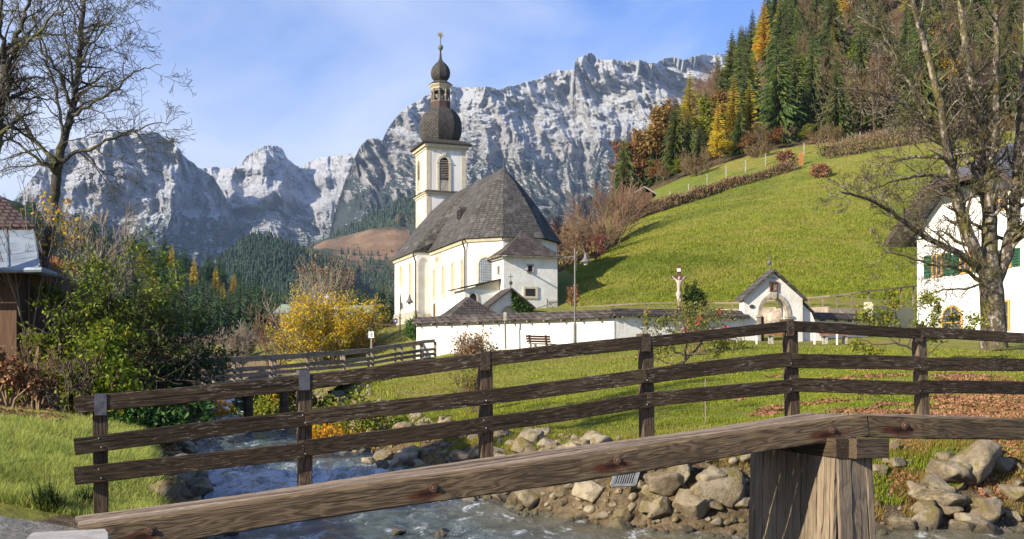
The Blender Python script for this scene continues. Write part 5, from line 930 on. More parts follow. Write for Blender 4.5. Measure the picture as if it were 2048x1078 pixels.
lamp(1150, 497, 690, 53.5, (1, .52), 'tall grey lamp post with a bell shade in front of the smooth white wall')
lamp(800, 582, 692, 68, (1, .58), 'slender lamp post with a bent bracket before the church corner', .04, .06)
x = PX(1010, 58); np_ = empty('notice_post', (x, 58, 1.3), 'thin grey post with a narrow board in front of the smooth white wall', 'post'); m = MB().tube([P(1011.5, 698, 57.6), P(1010, 640, 57.6)], .05, 8); m.build('post', m_grey_iron, np_); m = MB().bar(P(1010, 641, 57.55), P(1010, 624.5, 57.55), .16, .05, (0, 1, 0)); m.build('board', m_conc, np_)
# trellis on the rough wall, low table and white marker posts
tr = empty('trellis', (*xy(1410, 55.9), 2), 'dark square trellis fixed to the rough white wall behind the rose bush', 'trellis'); m = MB()
for i in range(13): x = 1336+i*11.4; m.bar(P(x, 668, 55.8), P(x, 634+(i % 2), 55.8), .03, .03)
m.bar(P(1326, 641, 55.78), P(1474, 641, 55.78), .03, .05); m.bar(P(1330, 660, 55.78), P(1474, 659, 55.78), .03, .04); m.build('slats', m_dark, tr)
for px, Y in ((1475, 52.5), (1513, 52.6), (1629, 53.2), (1674, 53)):
    m = MB(); x = PX(px, Y); z = hz(x, Y); m.bar((x, Y, z-.2), (x, Y, z+.62), .07, .07, (0, 1, 0)); o = m.build('post', m_white, None, loc=(x, Y, z)); o.name = 'marker_post'; tag(o, 'thin white post standing at the edge of the lawn below the arched gate', 'post', 'white posts along the lawn edge')
# ---- white house
m_darkboard = mk('dark_grey_boards', (.085, .06, .048), (.055, .042, .036), 5, rough=.85)
HA = Vector((24.6, 66.8, 0)); hd = Vector((2.3, -6.3, 0)).normalized(); hn = Vector((hd.y, -hd.x, 0)); hn = hn if hn.x < 0 else -hn
Hh = lambda a, z, d=0: HA+hd*a+hn*d+Vector((0, 0, z))
def hsol(px): k = (px-1024)/F; return (k*HA.y-HA.x)/(hd.x-k*hd.y)
ho = empty('white_house', (*Hh(5, 0)[:2], 2.8), 'big white house with green shutters and a half hipped slate roof behind the mossy tree', 'house')
HWd = 10.6; ze = 8.7; zr = 12.95; zhip = 10.85; mid = HWd/2; cut = mid*(1-(zhip-ze)/(zr-ze))
wp = [(0, 1.5), (HWd, 1.5), (HWd, ze+.35), (HWd-cut, zhip), (cut, zhip), (0, ze+.35)]
MB().hexa([Hh(a, z) for a, z in wp], [Hh(a, z, -12) for a, z in wp]).build('wall', m_house, ho)
m = MB(); t_ = .22; fo, so = 1.5, 1.0; sl_ = (zr-ze)/mid
ez = ze-so*sl_
for s in (0, 1):
    q = lambda a: a if s == 0 else HWd-a
    lo0, lo1 = (q(-so), ez), (q(cut-.1), zhip+.05); 
    pts = [Hh(q(-so), ez, fo), Hh(q(-so), ez, -12.5), Hh(mid, zr, -12.5), Hh(mid, zr, -1.9), Hh(q(cut-.15), zhip-.05, fo)]; up = [p+Vector((0, 0, t_)) for p in pts]; m.hexa(pts if s == 0 else pts[::-1], up if s == 0 else up[::-1])
pts = [Hh(cut-.15, zhip-.05, fo), Hh(HWd-cut+.15, zhip-.05, fo), Hh(mid, zr, -1.9)]; m.hexa(pts[::-1], [p+Vector((0, 0, t_-.01)) for p in pts[::-1]])
rr = m.build('roof', m_slate, ho)
m = MB()
for s in (0, 1):
    q = lambda a: a if s == 0 else HWd-a; a, b = Hh(q(-so), ez+.1, fo+.03), Hh(q(cut-.15), zhip+.05, fo+.03); m.bar(a, b, .06, .34, hn.cross(b-a))
a, b = Hh(cut-.15, zhip+.06, fo+.03), Hh(HWd-cut+.15, zhip+.06, fo+.03); m.bar(a, b, .06, .26); m.build('bargeboard', m_darkboard, ho)
for s in (0, 1):   # boarded underside of the overhang, just under the roof slab
    m = MB(); q = lambda a: a if s == 0 else HWd-a; pts = [Hh(q(-so), ez-.06, fo-.05), Hh(q(-so), ez-.06, -.02), Hh(q(cut-.15), zhip-.11, -.02), Hh(q(cut-.15), zhip-.11, fo-.05)]; m.hexa(pts if s else pts[::-1], [p+Vector((0, 0, .05)) for p in (pts if s else pts[::-1])]); m.build('soffit', m_grey_wood, ho)
def hwin(x0, x1, y0, y1, shut=True, arch=False, name='window'):
    a0, a1 = hsol(x0), hsol(x1); p = Hh((a0+a1)/2, 0); zb, zt_ = zof(y1, p.y), zof(y0, p.y); wdt = (a1-a0); f = window(Vector((p.x, p.y, zb)), hd, hn, wdt, zt_-zb, ho, frame=.11, glass=m_glass, fm=m_paint_y, arch=arch, name=name); m = MB(); q = Vector((p.x, p.y, 0))+hn*.07
    m.bar(q+Vector((0, 0, zb+.05)), q+Vector((0, 0, zt_-.05)), .07, .05, hn)
    for k in ((.5,) if not arch else (.35, .62)): z = zb+(zt_-zb)*k; m.bar(q-hd*(wdt/2-.08)+Vector((0, 0, z)), q+hd*(wdt/2-.08)+Vector((0, 0, z)), .05, .06, hn)
    if not arch: z = zb+(zt_-zb)*.5
    m.build('glazing_bars', m_paint_y, f)
    if shut:
        for s in (-1, 1):
            m = MB(); c = q+hd*(s*(wdt/2+.05+wdt*.36)); wd_ = wdt*.36; b0, b1 = zb+.02, zt_-.02; m.hexa([c-hd*wd_+Vector((0, 0, b0)), c+hd*wd_+Vector((0, 0, b0)), c+hd*wd_-hn*.05+Vector((0, 0, b0)), c-hd*wd_-hn*.05+Vector((0, 0, b0))], [c-hd*wd_+Vector((0, 0, b1)), c+hd*wd_+Vector((0, 0, b1)), c+hd*wd_-hn*.05+Vector((0, 0, b1)), c-hd*wd_-hn*.05+Vector((0, 0, b1))])
            for k in range(6): z = b0+.12+(b1-b0-.24)*k/5; m.bar(c-hd*(wd_-.08)+hn*.015+Vector((0, 0, z)), c+hd*(wd_-.08)+hn*.015+Vector((0, 0, z)), .03, .09, hn)
            m.build('shutter', m_green, ho)
hwin(1865, 1886, 508, 554); hwin(1921, 1944, 505, 547); hwin(2003, 2024, 498, 536); hwin(1914, 1929, 417, 435, False); hwin(1990, 2012, 378, 421, False)
hwin(1884, 1926, 610, 664, False, True, 'arched_door'); hwin(2002, 2021, 600, 660, False, False, 'door')
MB().hexa([Hh(hsol(1862)+.0, 2, .0), Hh(hsol(1882), 2, 0), Hh(hsol(1882), 2, .03), Hh(hsol(1862), 2, .03)], [Hh(hsol(1862), 4.0, 0), Hh(hsol(1882), 4.0, 0), Hh(hsol(1882), 4.0, .03), Hh(hsol(1862), 4.0, .03)]).build('grey_panel', m_conc, ho)
# ---- slope hut, pale post, wire fence and hedge above the meadow
hg = (hit(1292, 424, 120) or gp(1292, 150))+Vector((0, 2.5, 1.5)); hu = empty('hut', hg, 'small dark wooden hut behind the brown thicket at the top of the meadow', 'hut'); m = MB().box(hg+Vector((0, 1.5, .7)), (2.4, 3, 2.2)); m.build('wall', m_barn, hu)
m = MB(); t = hg+Vector((0, 1.5, 1.7))
for s in (-1, 1): q = [t+Vector((s*1.8, -2, -.35)), t+Vector((0, -2, .75)), t+Vector((0, 2, .75)), t+Vector((s*1.8, 2, -.35))]; q = q if s > 0 else q[::-1]; m.hexa(q, [p+Vector((0, 0, .15)) for p in q])
m.build('roof', m_dark, hu); m = MB()
for s in (-1, 1): m.bar(t+Vector((s*1.8, -2.03, -.28)), t+Vector((0, -2.03, .84)), .05, .14)
m.build('bargeboard', m_conc, hu)
g0 = hit(1603, 331, 120) or gp(1603, 162); m = MB().hexa([g0+Vector((-.32, 0, -.3)), g0+Vector((.32, 0, -.3)), g0+Vector((.32, .4, -.3)), g0+Vector((-.32, .4, -.3))], [g0+Vector((-.32, 0, 1.55)), g0+Vector((.32, 0, 1.55)), g0+Vector((.32, .4, 1.55)), g0+Vector((-.32, .4, 1.55))]); m.prism([g0+Vector((-.36, 0, 1.55)), g0+Vector((.36, 0, 1.55)), g0+Vector((0, 0, 2.1))], (0, .4, 0)); o = m.build('wayside_shrine', m_chalet, None, loc=g0); tag(o, 'pale wooden wayside shrine on the meadow edge in front of the tallest spruce', 'shrine')
def above(px, py, dy): g = hit(px, py, 100); return Vector((PX(px, g.y+dy), g.y+dy, hz(PX(px, g.y+dy), g.y+dy))) if g else gp(px, 160+dy)
wf = empty('wire_fence', above(1400, 405, 8), 'wire fence with pale posts above the brown hedge', 'fence'); fp = []
for px, py in [(1340, 420), (1377, 408), (1414, 396), (1452, 382), (1491, 368), (1531, 354), (1568, 342), (1608, 330), (1664, 316), (1720, 305), (1780, 295)]:
    q = above(px, py, 7); fp.append(q); m = MB().bar(q+Vector((0, 0, -.3)), q+Vector((0, 0, 1.75)), .13, .13, (0, 1, 0)); m.build('post', m_conc, wf)
m = MB()
for a, b in zip(fp, fp[1:]):
    for z in (.5, .9, 1.3, 1.6): m.bar(a+Vector((0, 0, z)), b+Vector((0, 0, z)), .022, .022)
m.build('wire', m_dark, wf)
hedge_pts = [(1236, 458), (1262, 446), (1300, 431), (1350, 414), (1400, 399), (1450, 383), (1500, 368), (1550, 353), (1590, 341)]
def hedge(name, pts, label, ht, wd, n, mat, rg, cat='hedge'):
    Cs, q = [], [hit(a, b, 100) or gp(a, 160) for a, b in pts]; e = empty(name, q[len(q)//2], label, cat)
    L_ = [(b-a).length for a, b in zip(q, q[1:])]; tot = sum(L_)
    for (a, b), l in zip(zip(q, q[1:]), L_):
        k = int(n*l/tot); t = rg.random(k); p = np.array(a)[None]*(1-t)[:, None]+np.array(b)[None]*t[:, None]; hh = ht*(.82+.3*perlin(p[:, 0]*.5, p[:, 1]*.5, 3)); p[:, 2] += hh*rg.random(k)**.7; p[:, 0] += rg.normal(0, wd*.35, k); p[:, 1] += wd*(rg.random(k)-.1); Cs.append(p)
    Cs = np.concatenate(Cs); V, Q = leaves(Cs, .42, rg, .22, (0, 0, 1.2)); np_obj('twigs', V, Q, mat, e); return e
rg = np.random.default_rng(41); hedge('hedge', hedge_pts, 'clipped brown leafless hedge running up along the top of the meadow', 2.0, 1.4, 15000, m_hedge, rg)
hedge('hedge', [(1655, 320), (1700, 312), (1760, 300), (1820, 291), (1880, 284), (1960, 272), (2040, 262), (2100, 256)], 'loose reddish brown hedge at the top right of the meadow behind the mossy tree', 3.4, 2.4, 14000, m_twig, rg)
# ---------------- footbridge ----------------
m_capzinc = mk('dull_zinc', (.085, .085, .10), (.13, .13, .145), 14, c3=(.07, .065, .07), s3=9, rough=.6, metal=.2)
fyf = lambda px: 11.99/(1-.3793*(px-1024)/F); fyn = lambda px: 10.76/(1-.3793*(px-1024)/F)
fb = empty('footbridge', P(900, 960, 11.2), 'dark weathered timber footbridge with a three rail handrail crossing the river in the foreground', 'footbridge')
def timber(name, A, B, wd, ht, mat, parent, updir=(0, 0, 1), ch_=.006, jit=.0014, seg=None, rg=np.random.default_rng(2)):
    """weathered beam with its own axes: local x runs along the grain; A, B are the middles of its ends"""
    A, B = Vector(A), Vector(B); L = (B-A).length; d = (B-A)/L; s = Vector(updir).cross(d).normalized(); u = d.cross(s); seg = seg or max(4, int(L/.12)); m = MB(); w2, h2, c = wd/2, ht/2, ch_
    cs = [(-w2+c, -h2), (w2-c, -h2), (w2, -h2+c), (w2, h2-c), (w2-c, h2), (-w2+c, h2), (-w2, h2-c), (-w2, -h2+c)]; ph_ = rg.random()*9
    for i in range(seg+1):
        x = L*i/seg; bow = .011*math.sin(x*1.3+ph_); m.v += [(x, a+rg.normal(0, jit), b+bow+rg.normal(0, jit)) for a, b in cs]
        if i: b = len(m.v); m.f += [(b-16+j, b-16+(j+1) % 8, b-8+(j+1) % 8, b-8+j) for j in range(8)]
    m.f.append(tuple(range(8))[::-1]); m.f.append(tuple(range(len(m.v)-8, len(m.v)))); me = bpy.data.meshes.new(name); me.from_pydata(m.v, [], m.f); me.update(); me.materials.append(mat); o = bpy.data.objects.new(name, me); COL.objects.link(o)
    M = Matrix((d, s, u)).transposed().to_4x4(); M.translation = A
    if parent: o.parent = parent; M.translation = A-off(parent)
    o.matrix_local = M; OFF[o.name] = A; return o
# stations: pixel column, rail top/bottom rows (top, middle, lower), base row
ST = [(148, (797, 826), (876, 911.5), (937, 972), None), (200, (792, 819), (868, 903), (930, 965), (790, 1027)), (608, (746, 780), (823, 853), (882, 916), (743, 970)), (970, (708, 735), (778.5, 808.6), (833, 864), (706, 919)), (1292, (672, 694), (737, 768), (788, 816), (670, 871)),
      (1580, (643, 665), (705, 734), (756.5, 785.6), (641, 829.5)), (1838, (656, 676), (714, 741.5), (762, 788), (654, 831)), (2060, (667, 687), (719, 744), (763.5, 789.5), None), (2150, (671, 692), (721, 746), (764, 790), (669, 838))]
posts = [s for s in ST if s[4]]
for s in posts:
    Y = fyf(s[0])+.05; top = P(s[0], s[4][0]+6, Y); bs = P(s[0]+(6 if s[0] > 1500 else 2), s[4][1], Y)-Vector((0, 0, .03)); timber('post', bs, top, .135, .135, m_post, fb, (-.35, .93, 0))
    m = MB(); q = P(s[0]+1, 0, Y-.125); zt = zof(s[4][0], Y); d = Vector((.93, .353, 0)); n_ = Vector((.353, -.93, 0)); c = Vector((q.x, q.y, 0))
    wd = .055; m.hexa([c-d*wd+Vector((0, 0, zt-.19)), c+d*wd+Vector((0, 0, zt-.19)), c+d*wd-n_*.012+Vector((0, 0, zt-.19)), c-d*wd-n_*.012+Vector((0, 0, zt-.19))], [c-d*wd+Vector((0, 0, zt+.012)), c+d*wd+Vector((0, 0, zt+.012)), c+d*wd-n_*.16+Vector((0, 0, zt+.012)), c-d*wd-n_*.16+Vector((0, 0, zt+.012))]); m.build('post_cap', m_capzinc if s[0] < 700 else m_post, fb)
def railseg(a, b, k):
    A, B = ST[a], ST[b]
    Ya, Yb = fyf(A[0])-.055+(.0 if k else .02), fyf(B[0])-.055+(.0 if k else .02); za, zb = sum(A[k+1])/2, sum(B[k+1])/2; pa, pb = P(A[0], za, Ya), P(B[0], zb, Yb); ht = (abs(A[k+1][1]-A[k+1][0])*Ya+abs(B[k+1][1]-B[k+1][0])*Yb)/2/F
    g = (pb-pa).normalized()*.003; timber('rail', pa+g, pb-g, .05 if k else .07, ht, m_rail, fb)
for k in range(3):
    for a, b in ((0, 2), (2, 4), (4, 5), (5, 6), (6, 8)) if k == 0 else ((0, 4), (4, 5), (5, 8)): 
        if (a, b) in ((0, 4),): railseg(0, 2, k); railseg(2, 4, k)
        elif (a, b) in ((5, 8),): railseg(5, 6, k); railseg(6, 8, k)
        else: railseg(a, b, k)
# screws in the rails
m = MB()
for s in posts:
    for k in (1, 2):
        for dy in (.25, .75): y = s[k+1][0]+(s[k+1][1]-s[k+1][0])*dy; c = P(s[0]-5+10*dy, y, fyf(s[0])-.082); m.lathe(c, [(.005, -.006), (.006, 0), (.005, .006)], 8)
m.build('screws', m_metal, fb)
# edge beams (top row, bottom row): fitted to the timber outline
BE = [(166, 1054.5, 1107), (624, 983, 1035), (900, 943, 994), (1325, 883, 929), (1735, 829, 874)]; B2 = [(1737, 829, 874), (2048, 838, 881), (2200, 843, 886)]
bh = .25
def beam(px0, y0, px1, y1, stains):
    A, B = P(px0, y0, fyn(px0)), P(px1, y1, fyn(px1)); n_ = Vector((.354, -.935, 0)); A = A-n_*.1+Vector((0, 0, -bh/2)); B = B-n_*.1+Vector((0, 0, -bh/2)); d = (B-A); L = d.length; st = []
    bolts = []
    for bp, by, sw in stains: t = (bp-px0)/(px1-px0); t = t*(A.y)/(A.y*t+B.y*(1-t)); c = A.lerp(B, t)+n_*.1; zc_ = zof(by, c.y); st.append((t*L-.08, -.1, zc_-c.z-.05, sw*.8, .08)); bolts.append(Vector((c.x, c.y, zc_)))
    mt = wood_timber('edge_beam_wood', (.09, .06, .034), (.25, .175, .098), (.30, .25, .17), st, (.62, .78), .25); o = timber('edge_beam', A, B, .2, bh, mt, fb, ch_=.014, jit=.0022)
    for c in bolts:
        m = MB(); q = n_.to_track_quat('Z', 'Y').to_matrix()
        for r0, r1, z0, z1 in ((.046, .043, -.004, .007), (.024, .021, .005, .024)):
            b = len(m.v)
            for z, r in ((z0, r0), (z1, r1)): m.v += [tuple(c+q @ Vector((r*math.cos(2*math.pi*k/12), r*math.sin(2*math.pi*k/12), z))) for k in range(12)]
            m.f += [(b+k, b+(k+1) % 12, b+12+(k+1) % 12, b+12+k) for k in range(12)]+[tuple(range(b+12, b+24))]
        m.build('bolt', m_rust, fb)
    return o
beam(160, 1055, 1735.5, 829, [(300, 1060.5, .28), (867, 975.6, .35), (1235, 921, .42), (1665, 859.5, .45)]); beam(1737.5, 829, 2250, 844.5, [(1810, 851.5, .5)])
# deck boards running along the bridge
cr_n = P(1736, 829, fyn(1736)); n_ = Vector((.354, -.935, 0)); far0, far1 = P(196, 1027, fyf(196)), P(1590, 829, fyf(1590)); nb = 8
A0, A1 = P(160, 1055, fyn(160)), cr_n; E1 = P(2250, 844.5, fyn(2250)); F2 = P(2150, 838, fyf(2150)); F1 = cr_n-n_*1.22; F0 = P(150, 1034, fyf(150)); F1.z = -.475
for i in range(nb):
    f = (i+.5)/nb; wd = 1.02/nb-.015; q = lambda a, b: a.lerp(b, .18+.84*f)
    zj = Vector((0, 0, .012*math.sin(i*2.4))); a, b = q(A0, F0)+zj, q(A1, F1)+zj; timber('deck_board', a+Vector((0, 0, -.028)), b+Vector((0, 0, -.028)), wd, .05, m_deck, fb); c = q(E1, F2)+zj; timber('deck_board', b+Vector((.004, .001, -.028)), c+Vector((0, 0, -.028)), wd, .05, m_deck, fb)
# far edge beam
timber('edge_beam', F0-n_*.12+Vector((0, 0, -.15)), F1-n_*.12+Vector((0, 0, -.15)), .16, .22, m_post, fb); timber('edge_beam', F1-n_*.12+Vector((.004, .0015, -.15)), F2-n_*.12+Vector((0, 0, -.15)), .16, .22, m_post, fb)
# pier: a narrow planked box across the bridge line, broad side to the left, narrow front to the right
bd, bn = Vector((.9355, .3535, 0)), Vector((.3535, -.9355, 0)); pk0 = P(1674, 0, 11.95); pk0.z = 0; jr = np.random.default_rng(9); zt_ = -.905
def pplank(a_t, a_b, wd, nrm, k): timber('pier_plank', Vector((a_b.x, a_b.y, -3.2)), Vector((a_t.x, a_t.y, zt_+.004*k)), wd, .045, m_pier, fb, nrm, jit=.003)
for i in range(11):
    f = (i+.5)/11*1.66; o = jr.random()*.012; q = pk0-bn*f; pplank(q-bd*o, q-bd*(o+.05), 1.66/11-.007, bd, i)
for i, (f, wd) in enumerate(((.085, .16), (.265, .185), (.40, .075))): q = pk0+bd*f+bn*(jr.random()*.012); pplank(q, q+bd*f*.32+bn*.04, wd*1.06, bn, i)
q = [pk0+bd*.03-bn*.04, pk0+bd*.40-bn*.04, pk0+bd*.40-bn*1.62, pk0+bd*.03-bn*1.62]; q2 = [p+bd*(.1 if i in (1, 2) else -.03) for i, p in enumerate(q)]
MB().hexa([Vector((p.x, p.y, -3.2)) for p in q2], [Vector((p.x, p.y, zt_-.01)) for p in q]).build('pier_core', m_pier, fb)
a, b = pk0+bd*.12-bn*1.7, pk0+bd*.12+bn*.03; zc_ = zt_+.112; timber('pier_cap', Vector((a.x, a.y, zc_)), Vector((b.x, b.y, zc_)), .30, .21, m_post, fb, jit=.003)
a, b = pk0+bd*.13+bn*.10, pk0+bd*.56+bn*.10; timber('pier_cap', Vector((a.x, a.y, zc_)), Vector((b.x, b.y, zc_)), .13, .215, m_post, fb)
# concrete abutment corner and gravel path edge at the left end
m = MB(); r0 = np.random.default_rng(6); c = P(120, 1100, 9.1); c.z = zof(1056, 9.2)
pts = [P(60, 0, 9.0), P(213, 0, 9.22), P(219, 0, 9.0), P(222, 0, 8.2), P(30, 0, 8.2)]; zt_ = zof(1063, 9.1); lo = [Vector((p.x, p.y, -3)) for p in pts]; hi = [Vector((p.x, p.y, zt_-.02)) for p in pts]; m.hexa(lo, hi); cn = sum(hi, Vector())/5; hi2 = [p.lerp(cn, .06)+Vector((0, 0, .03)) for p in hi]; m.hexa(hi, hi2)
ab = m.build('bridge_abutment', m_conc, None, loc=(c.x, c.y, -2)); tag(ab, 'worn concrete abutment corner at the left end of the timber footbridge', 'abutment')
# ---------------- road bridge upstream ----------------
rb_ = empty('road_bridge', P(600, 780, 50), 'grey timber road bridge with slatted railings crossing the river upstream', 'bridge')
nl = [(404, 722, 41, 4.2), (463, 718, 43.2, 0), (539, 714, 46, 0), (611, 709, 48.6, 0), (685, 704, 51.3, 0), (742, 699, 53.3, 0), (800, 690, 55.4, 0), (840, 684.5, 56.8, 0), (868, 682, 57.8, 0)]
def road_rail(shift, dz, lo_px):
    pts = [(P(a, b, Y)+Vector((0, shift, 0))+Vector((shift*-.18, 0, dz))) for a, b, Y, _ in nl]; pts = [pts[0]+(pts[0]-pts[1])*1.5]+pts
    for i, (a, b) in enumerate(zip(pts, pts[1:])):
        for k, (z, hgt) in enumerate(((0, .17), (-.42, .14), (-.66, .14), (-.92, .14))):
            A, B = a+Vector((0, 0, z)), b+Vector((0, 0, z)); timber('rail', A, B+(A-B).normalized()*.004, .14 if k == 0 else .06, hgt, m_old_rail, rb_, seg=6)
        q = b+Vector((.05, .10, 0)); timber('post', q+Vector((0, 0, -1.15)), q+Vector((0, 0, -.04)), .15, .15, m_old_rail, rb_, (0, 1, 0), seg=5)
    return pts
p1 = road_rail(0, 0, 0); p2 = road_rail(4.2, .0, 0)
m = MB()
for a, b, c, d in zip(p1, p1[1:], p2, p2[1:]): dz = Vector((0, 0, -1.13)); m.hexa([a+dz-Vector((0, .25, .34)), b+dz-Vector((0, .25, .34)), d+dz-Vector((0, -.2, .34)), c+dz-Vector((0, -.2, .34))], [a+dz-Vector((0, .25, 0)), b+dz-Vector((0, .25, 0)), d+dz+Vector((0, .2, 0)), c+dz+Vector((0, .2, 0))])
m.build('deck', m_old_rail, rb_)
for a in (p1[2], p1[3]): q = a+Vector((.3, 1.5, -1.4)); MB().tube([q, Vector((q.x, q.y, -3))], .2, 8).build('pile', m_post, rb_)
sgn = empty('marker_board', P(742, 690, 53), 'small white board on a wooden post of the road bridge railing', 'sign'); m = MB().bar(P(742.5, 676, 53.2), P(742.5, 663, 53.2), .26, .05, (0, 1, 0)); m.build('board', m_white, sgn); m = MB().bar(P(742.5, 705, 53.25), P(742.5, 676, 53.25), .08, .08, (0, 1, 0)); m.build('post', m_old_rail, sgn); m = MB()
for y in (666, 669, 672): m.bar(P(740.5, y, 53.16), P(744.5, y, 53.16), .008, .03)
m.build('lettering', m_dark, sgn)
# weir sill under it
m = MB(); a, b = Vector((-20.5, 64.6, 0)), Vector((-13.2, 64.6, 0)); m.hexa([a+Vector((0, 0, -3)), b+Vector((0, 0, -3)), b+Vector((0, .5, -3)), a+Vector((0, .5, -3))], [a+Vector((0, 0, -1.6)), b+Vector((0, 0, -1.6)), b+Vector((0, .5, -1.6)), a+Vector((0, .5, -1.6))]); o = m.build('weir_sill', m_conc, None, loc=(-17, 64.6, -2)); tag(o, 'low weir sill under the falling white water beyond the road bridge', 'weir')
# stair rail and ramp wall by the church corner
sr = empty('stair_railing', P(780, 670, 72), 'dark wooden railing stepping down beside the pale ramp left of the church', 'railing'); m = MB(); ln_ = [(752, 649, 74), (785, 650, 73.5), (797, 660, 72), (806, 676, 69.5), (812, 692, 67)]
for a, b in zip(ln_, ln_[1:]): m.bar(P(*a), P(*b), .09, .12)
for a, b in zip(ln_, ln_[1:]): m.bar(P(a[0], a[1]+17, a[2]), P(b[0], b[1]+17, b[2]), .06, .08)
m.build('handrail', m_post, sr); m = MB()
for a, b in zip(ln_, ln_[1:]):
    for i in range(5): t = i/5; x, y, Y = (a[k]+(b[k]-a[k])*t for k in range(3)); m.bar(P(x, y, Y), P(x, y+26, Y), .07, .07, (0, 1, 0))
m.build('balusters', m_post, sr)
rw = MB(); q = [(735, 672, 73), (752, 668, 73.3), (785, 669, 72.8), (797, 680, 71), (806, 694, 68.5), (812, 712, 66)]
for a, b in zip(q, q[1:]): rw.hexa([P(a[0], 740, a[2]), P(b[0], 740, b[2]), P(b[0], 740, b[2])+Vector((0, .5, 0)), P(a[0], 740, a[2])+Vector((0, .5, 0))], [P(*a), P(*b), P(*b)+Vector((0, .5, 0)), P(*a)+Vector((0, .5, 0))])
rwe = empty('ramp_wall', P(770, 700, 70), 'pale rubble retaining wall under the stair railing', 'wall'); rw.build('masonry', mk('pale_rubble', (.55, .50, .43), (.38, .34, .29), 2.2, c3=(.68, .64, .58), s3=3, bump=.8, bscale=5, bdist=.08), rwe)
# far house with pale green roof behind the yellow tree
fh = empty('village_house', P(630, 660, 110), 'low house with a pale green metal roof and white chimneys hidden behind the yellow tree', 'house'); m = MB(); a, b = P(546, 628, 110), P(738, 630, 116); dz = Vector((0, 4, 1.1))
m.hexa([a, b, b+dz, a+dz], [a+Vector((0, 0, .14)), b+Vector((0, 0, .14)), b+dz+Vector((0, 0, .14)), a+dz+Vector((0, 0, .14))]); dz2 = dz+Vector((0, 4, -1.1)); m.hexa([a+dz, b+dz, b+dz2, a+dz2], [a+dz+Vector((0, 0, .14)), b+dz+Vector((0, 0, .14)), b+dz2+Vector((0, 0, .14)), a+dz2+Vector((0, 0, .14))]); m.build('roof', m_greenroof, fh)
m = MB(); m.hexa([a+Vector((.5, .8, -5)), b+Vector((-.5, .8, -5)), b+Vector((-.5, 7, -5)), a+Vector((.5, 7, -5))], [a+Vector((.5, .8, .12)), b+Vector((-.5, .8, .12)), b+Vector((-.5, 7, .12)), a+Vector((.5, 7, .12))]); m.build('wall', m_house, fh)
for px, py in ((617, 600), (653, 596), (674, 618)): c = P(px, py+8, 113.5); m = MB().box(c+Vector((0, 0, .1)), (.55, .55, 1.1)); m.box(c+Vector((0, 0, .72)), (.65, .65, .12)); m.build('chimney', m_white, fh)
# ---------------- near trees, shrubs, boulders, barn, grass ----------------
def ptree(name, label, cat, Y, limbs, cfg, bmat, tmat, seed, depth=1.0, sub=(0, 1), kids=9, trunk_n=1, extra=None, sides=(12, 7, 5, 3, 3), kid_len=.42, lvl0=1, group=None):
    """bare tree: main limbs follow measured lines at the tree's own distance and bend in depth, the rest branches by itself.
    limbs: (points, radius at start, radius at end, depth drift)"""
    rg = np.random.default_rng(seed); x, y = limbs[0][0][0]; base = P(x, y, Y); e = empty(name, base, label, cat, group); br = []; tr = []
    for i, (pts, r0, r1, dz) in enumerate(limbs):
        n = len(pts); q = []
        for k, (px, py) in enumerate(pts): t = k/(n-1); q.append(P(px, py, Y)+Vector((0, dz*t**1.2+(rg.normal(0, .06) if k else 0), 0))*1.0)
        q = [Vector((p.x*(p.y/Y), p.y, p.z*(p.y/Y))) for p in q]; fine = []
        for a, b in zip(q, q[1:]):
            for s in range(3): fine.append(a.lerp(b, s/3)+Vector((rg.normal(0, .012), rg.normal(0, .012), rg.normal(0, .012)))*(2 if i else 1))
        fine.append(q[-1]); m = len(fine); rad = [r0+(r1-r0)*(k/(m-1))**.8 for k in range(m)]; L = sum((b-a).length for a, b in zip(fine, fine[1:]))
        (tr if i < trunk_n else br).append((fine, rad, 0 if i < trunk_n else 1)); out = br; c2 = dict(cfg); c2['n'] = [max(3, int(kids*L/4.5))]+cfg['n'][1:]; c2['ratio'] = [min(kid_len*4.5/L, .9)]+cfg['ratio'][1:]
        if i >= sub[0]:
            tmp = []; sprout(tmp, fine, rad, L, 0, c2, rg, .12 if i else .55); br += [(a, b, max(c, 1)+1 if c > 0 else 2) for a, b, c in tmp]
    if extra: br += extra(rg)
    V, Q = tubes(tr, sides); np_obj('trunk', V, Q, tmat, e, True); V, Q = tubes(br, sides); np_obj('crown', V, Q, bmat, e, False); return e, br
CFG_T = dict(seg=[5, 6, 5, 4], wig=[.05, .19, .23, .25], up=[.03, .045, .05, .04], taper=[.8, .85, .85, .8], n=[9, 7, 5], t0=[.15, .2, .15], ang=[55, 48, 48], ratio=[.5, .5, .5], rr=[.5, .6, .65], rmin=.0045)
Yb = 24
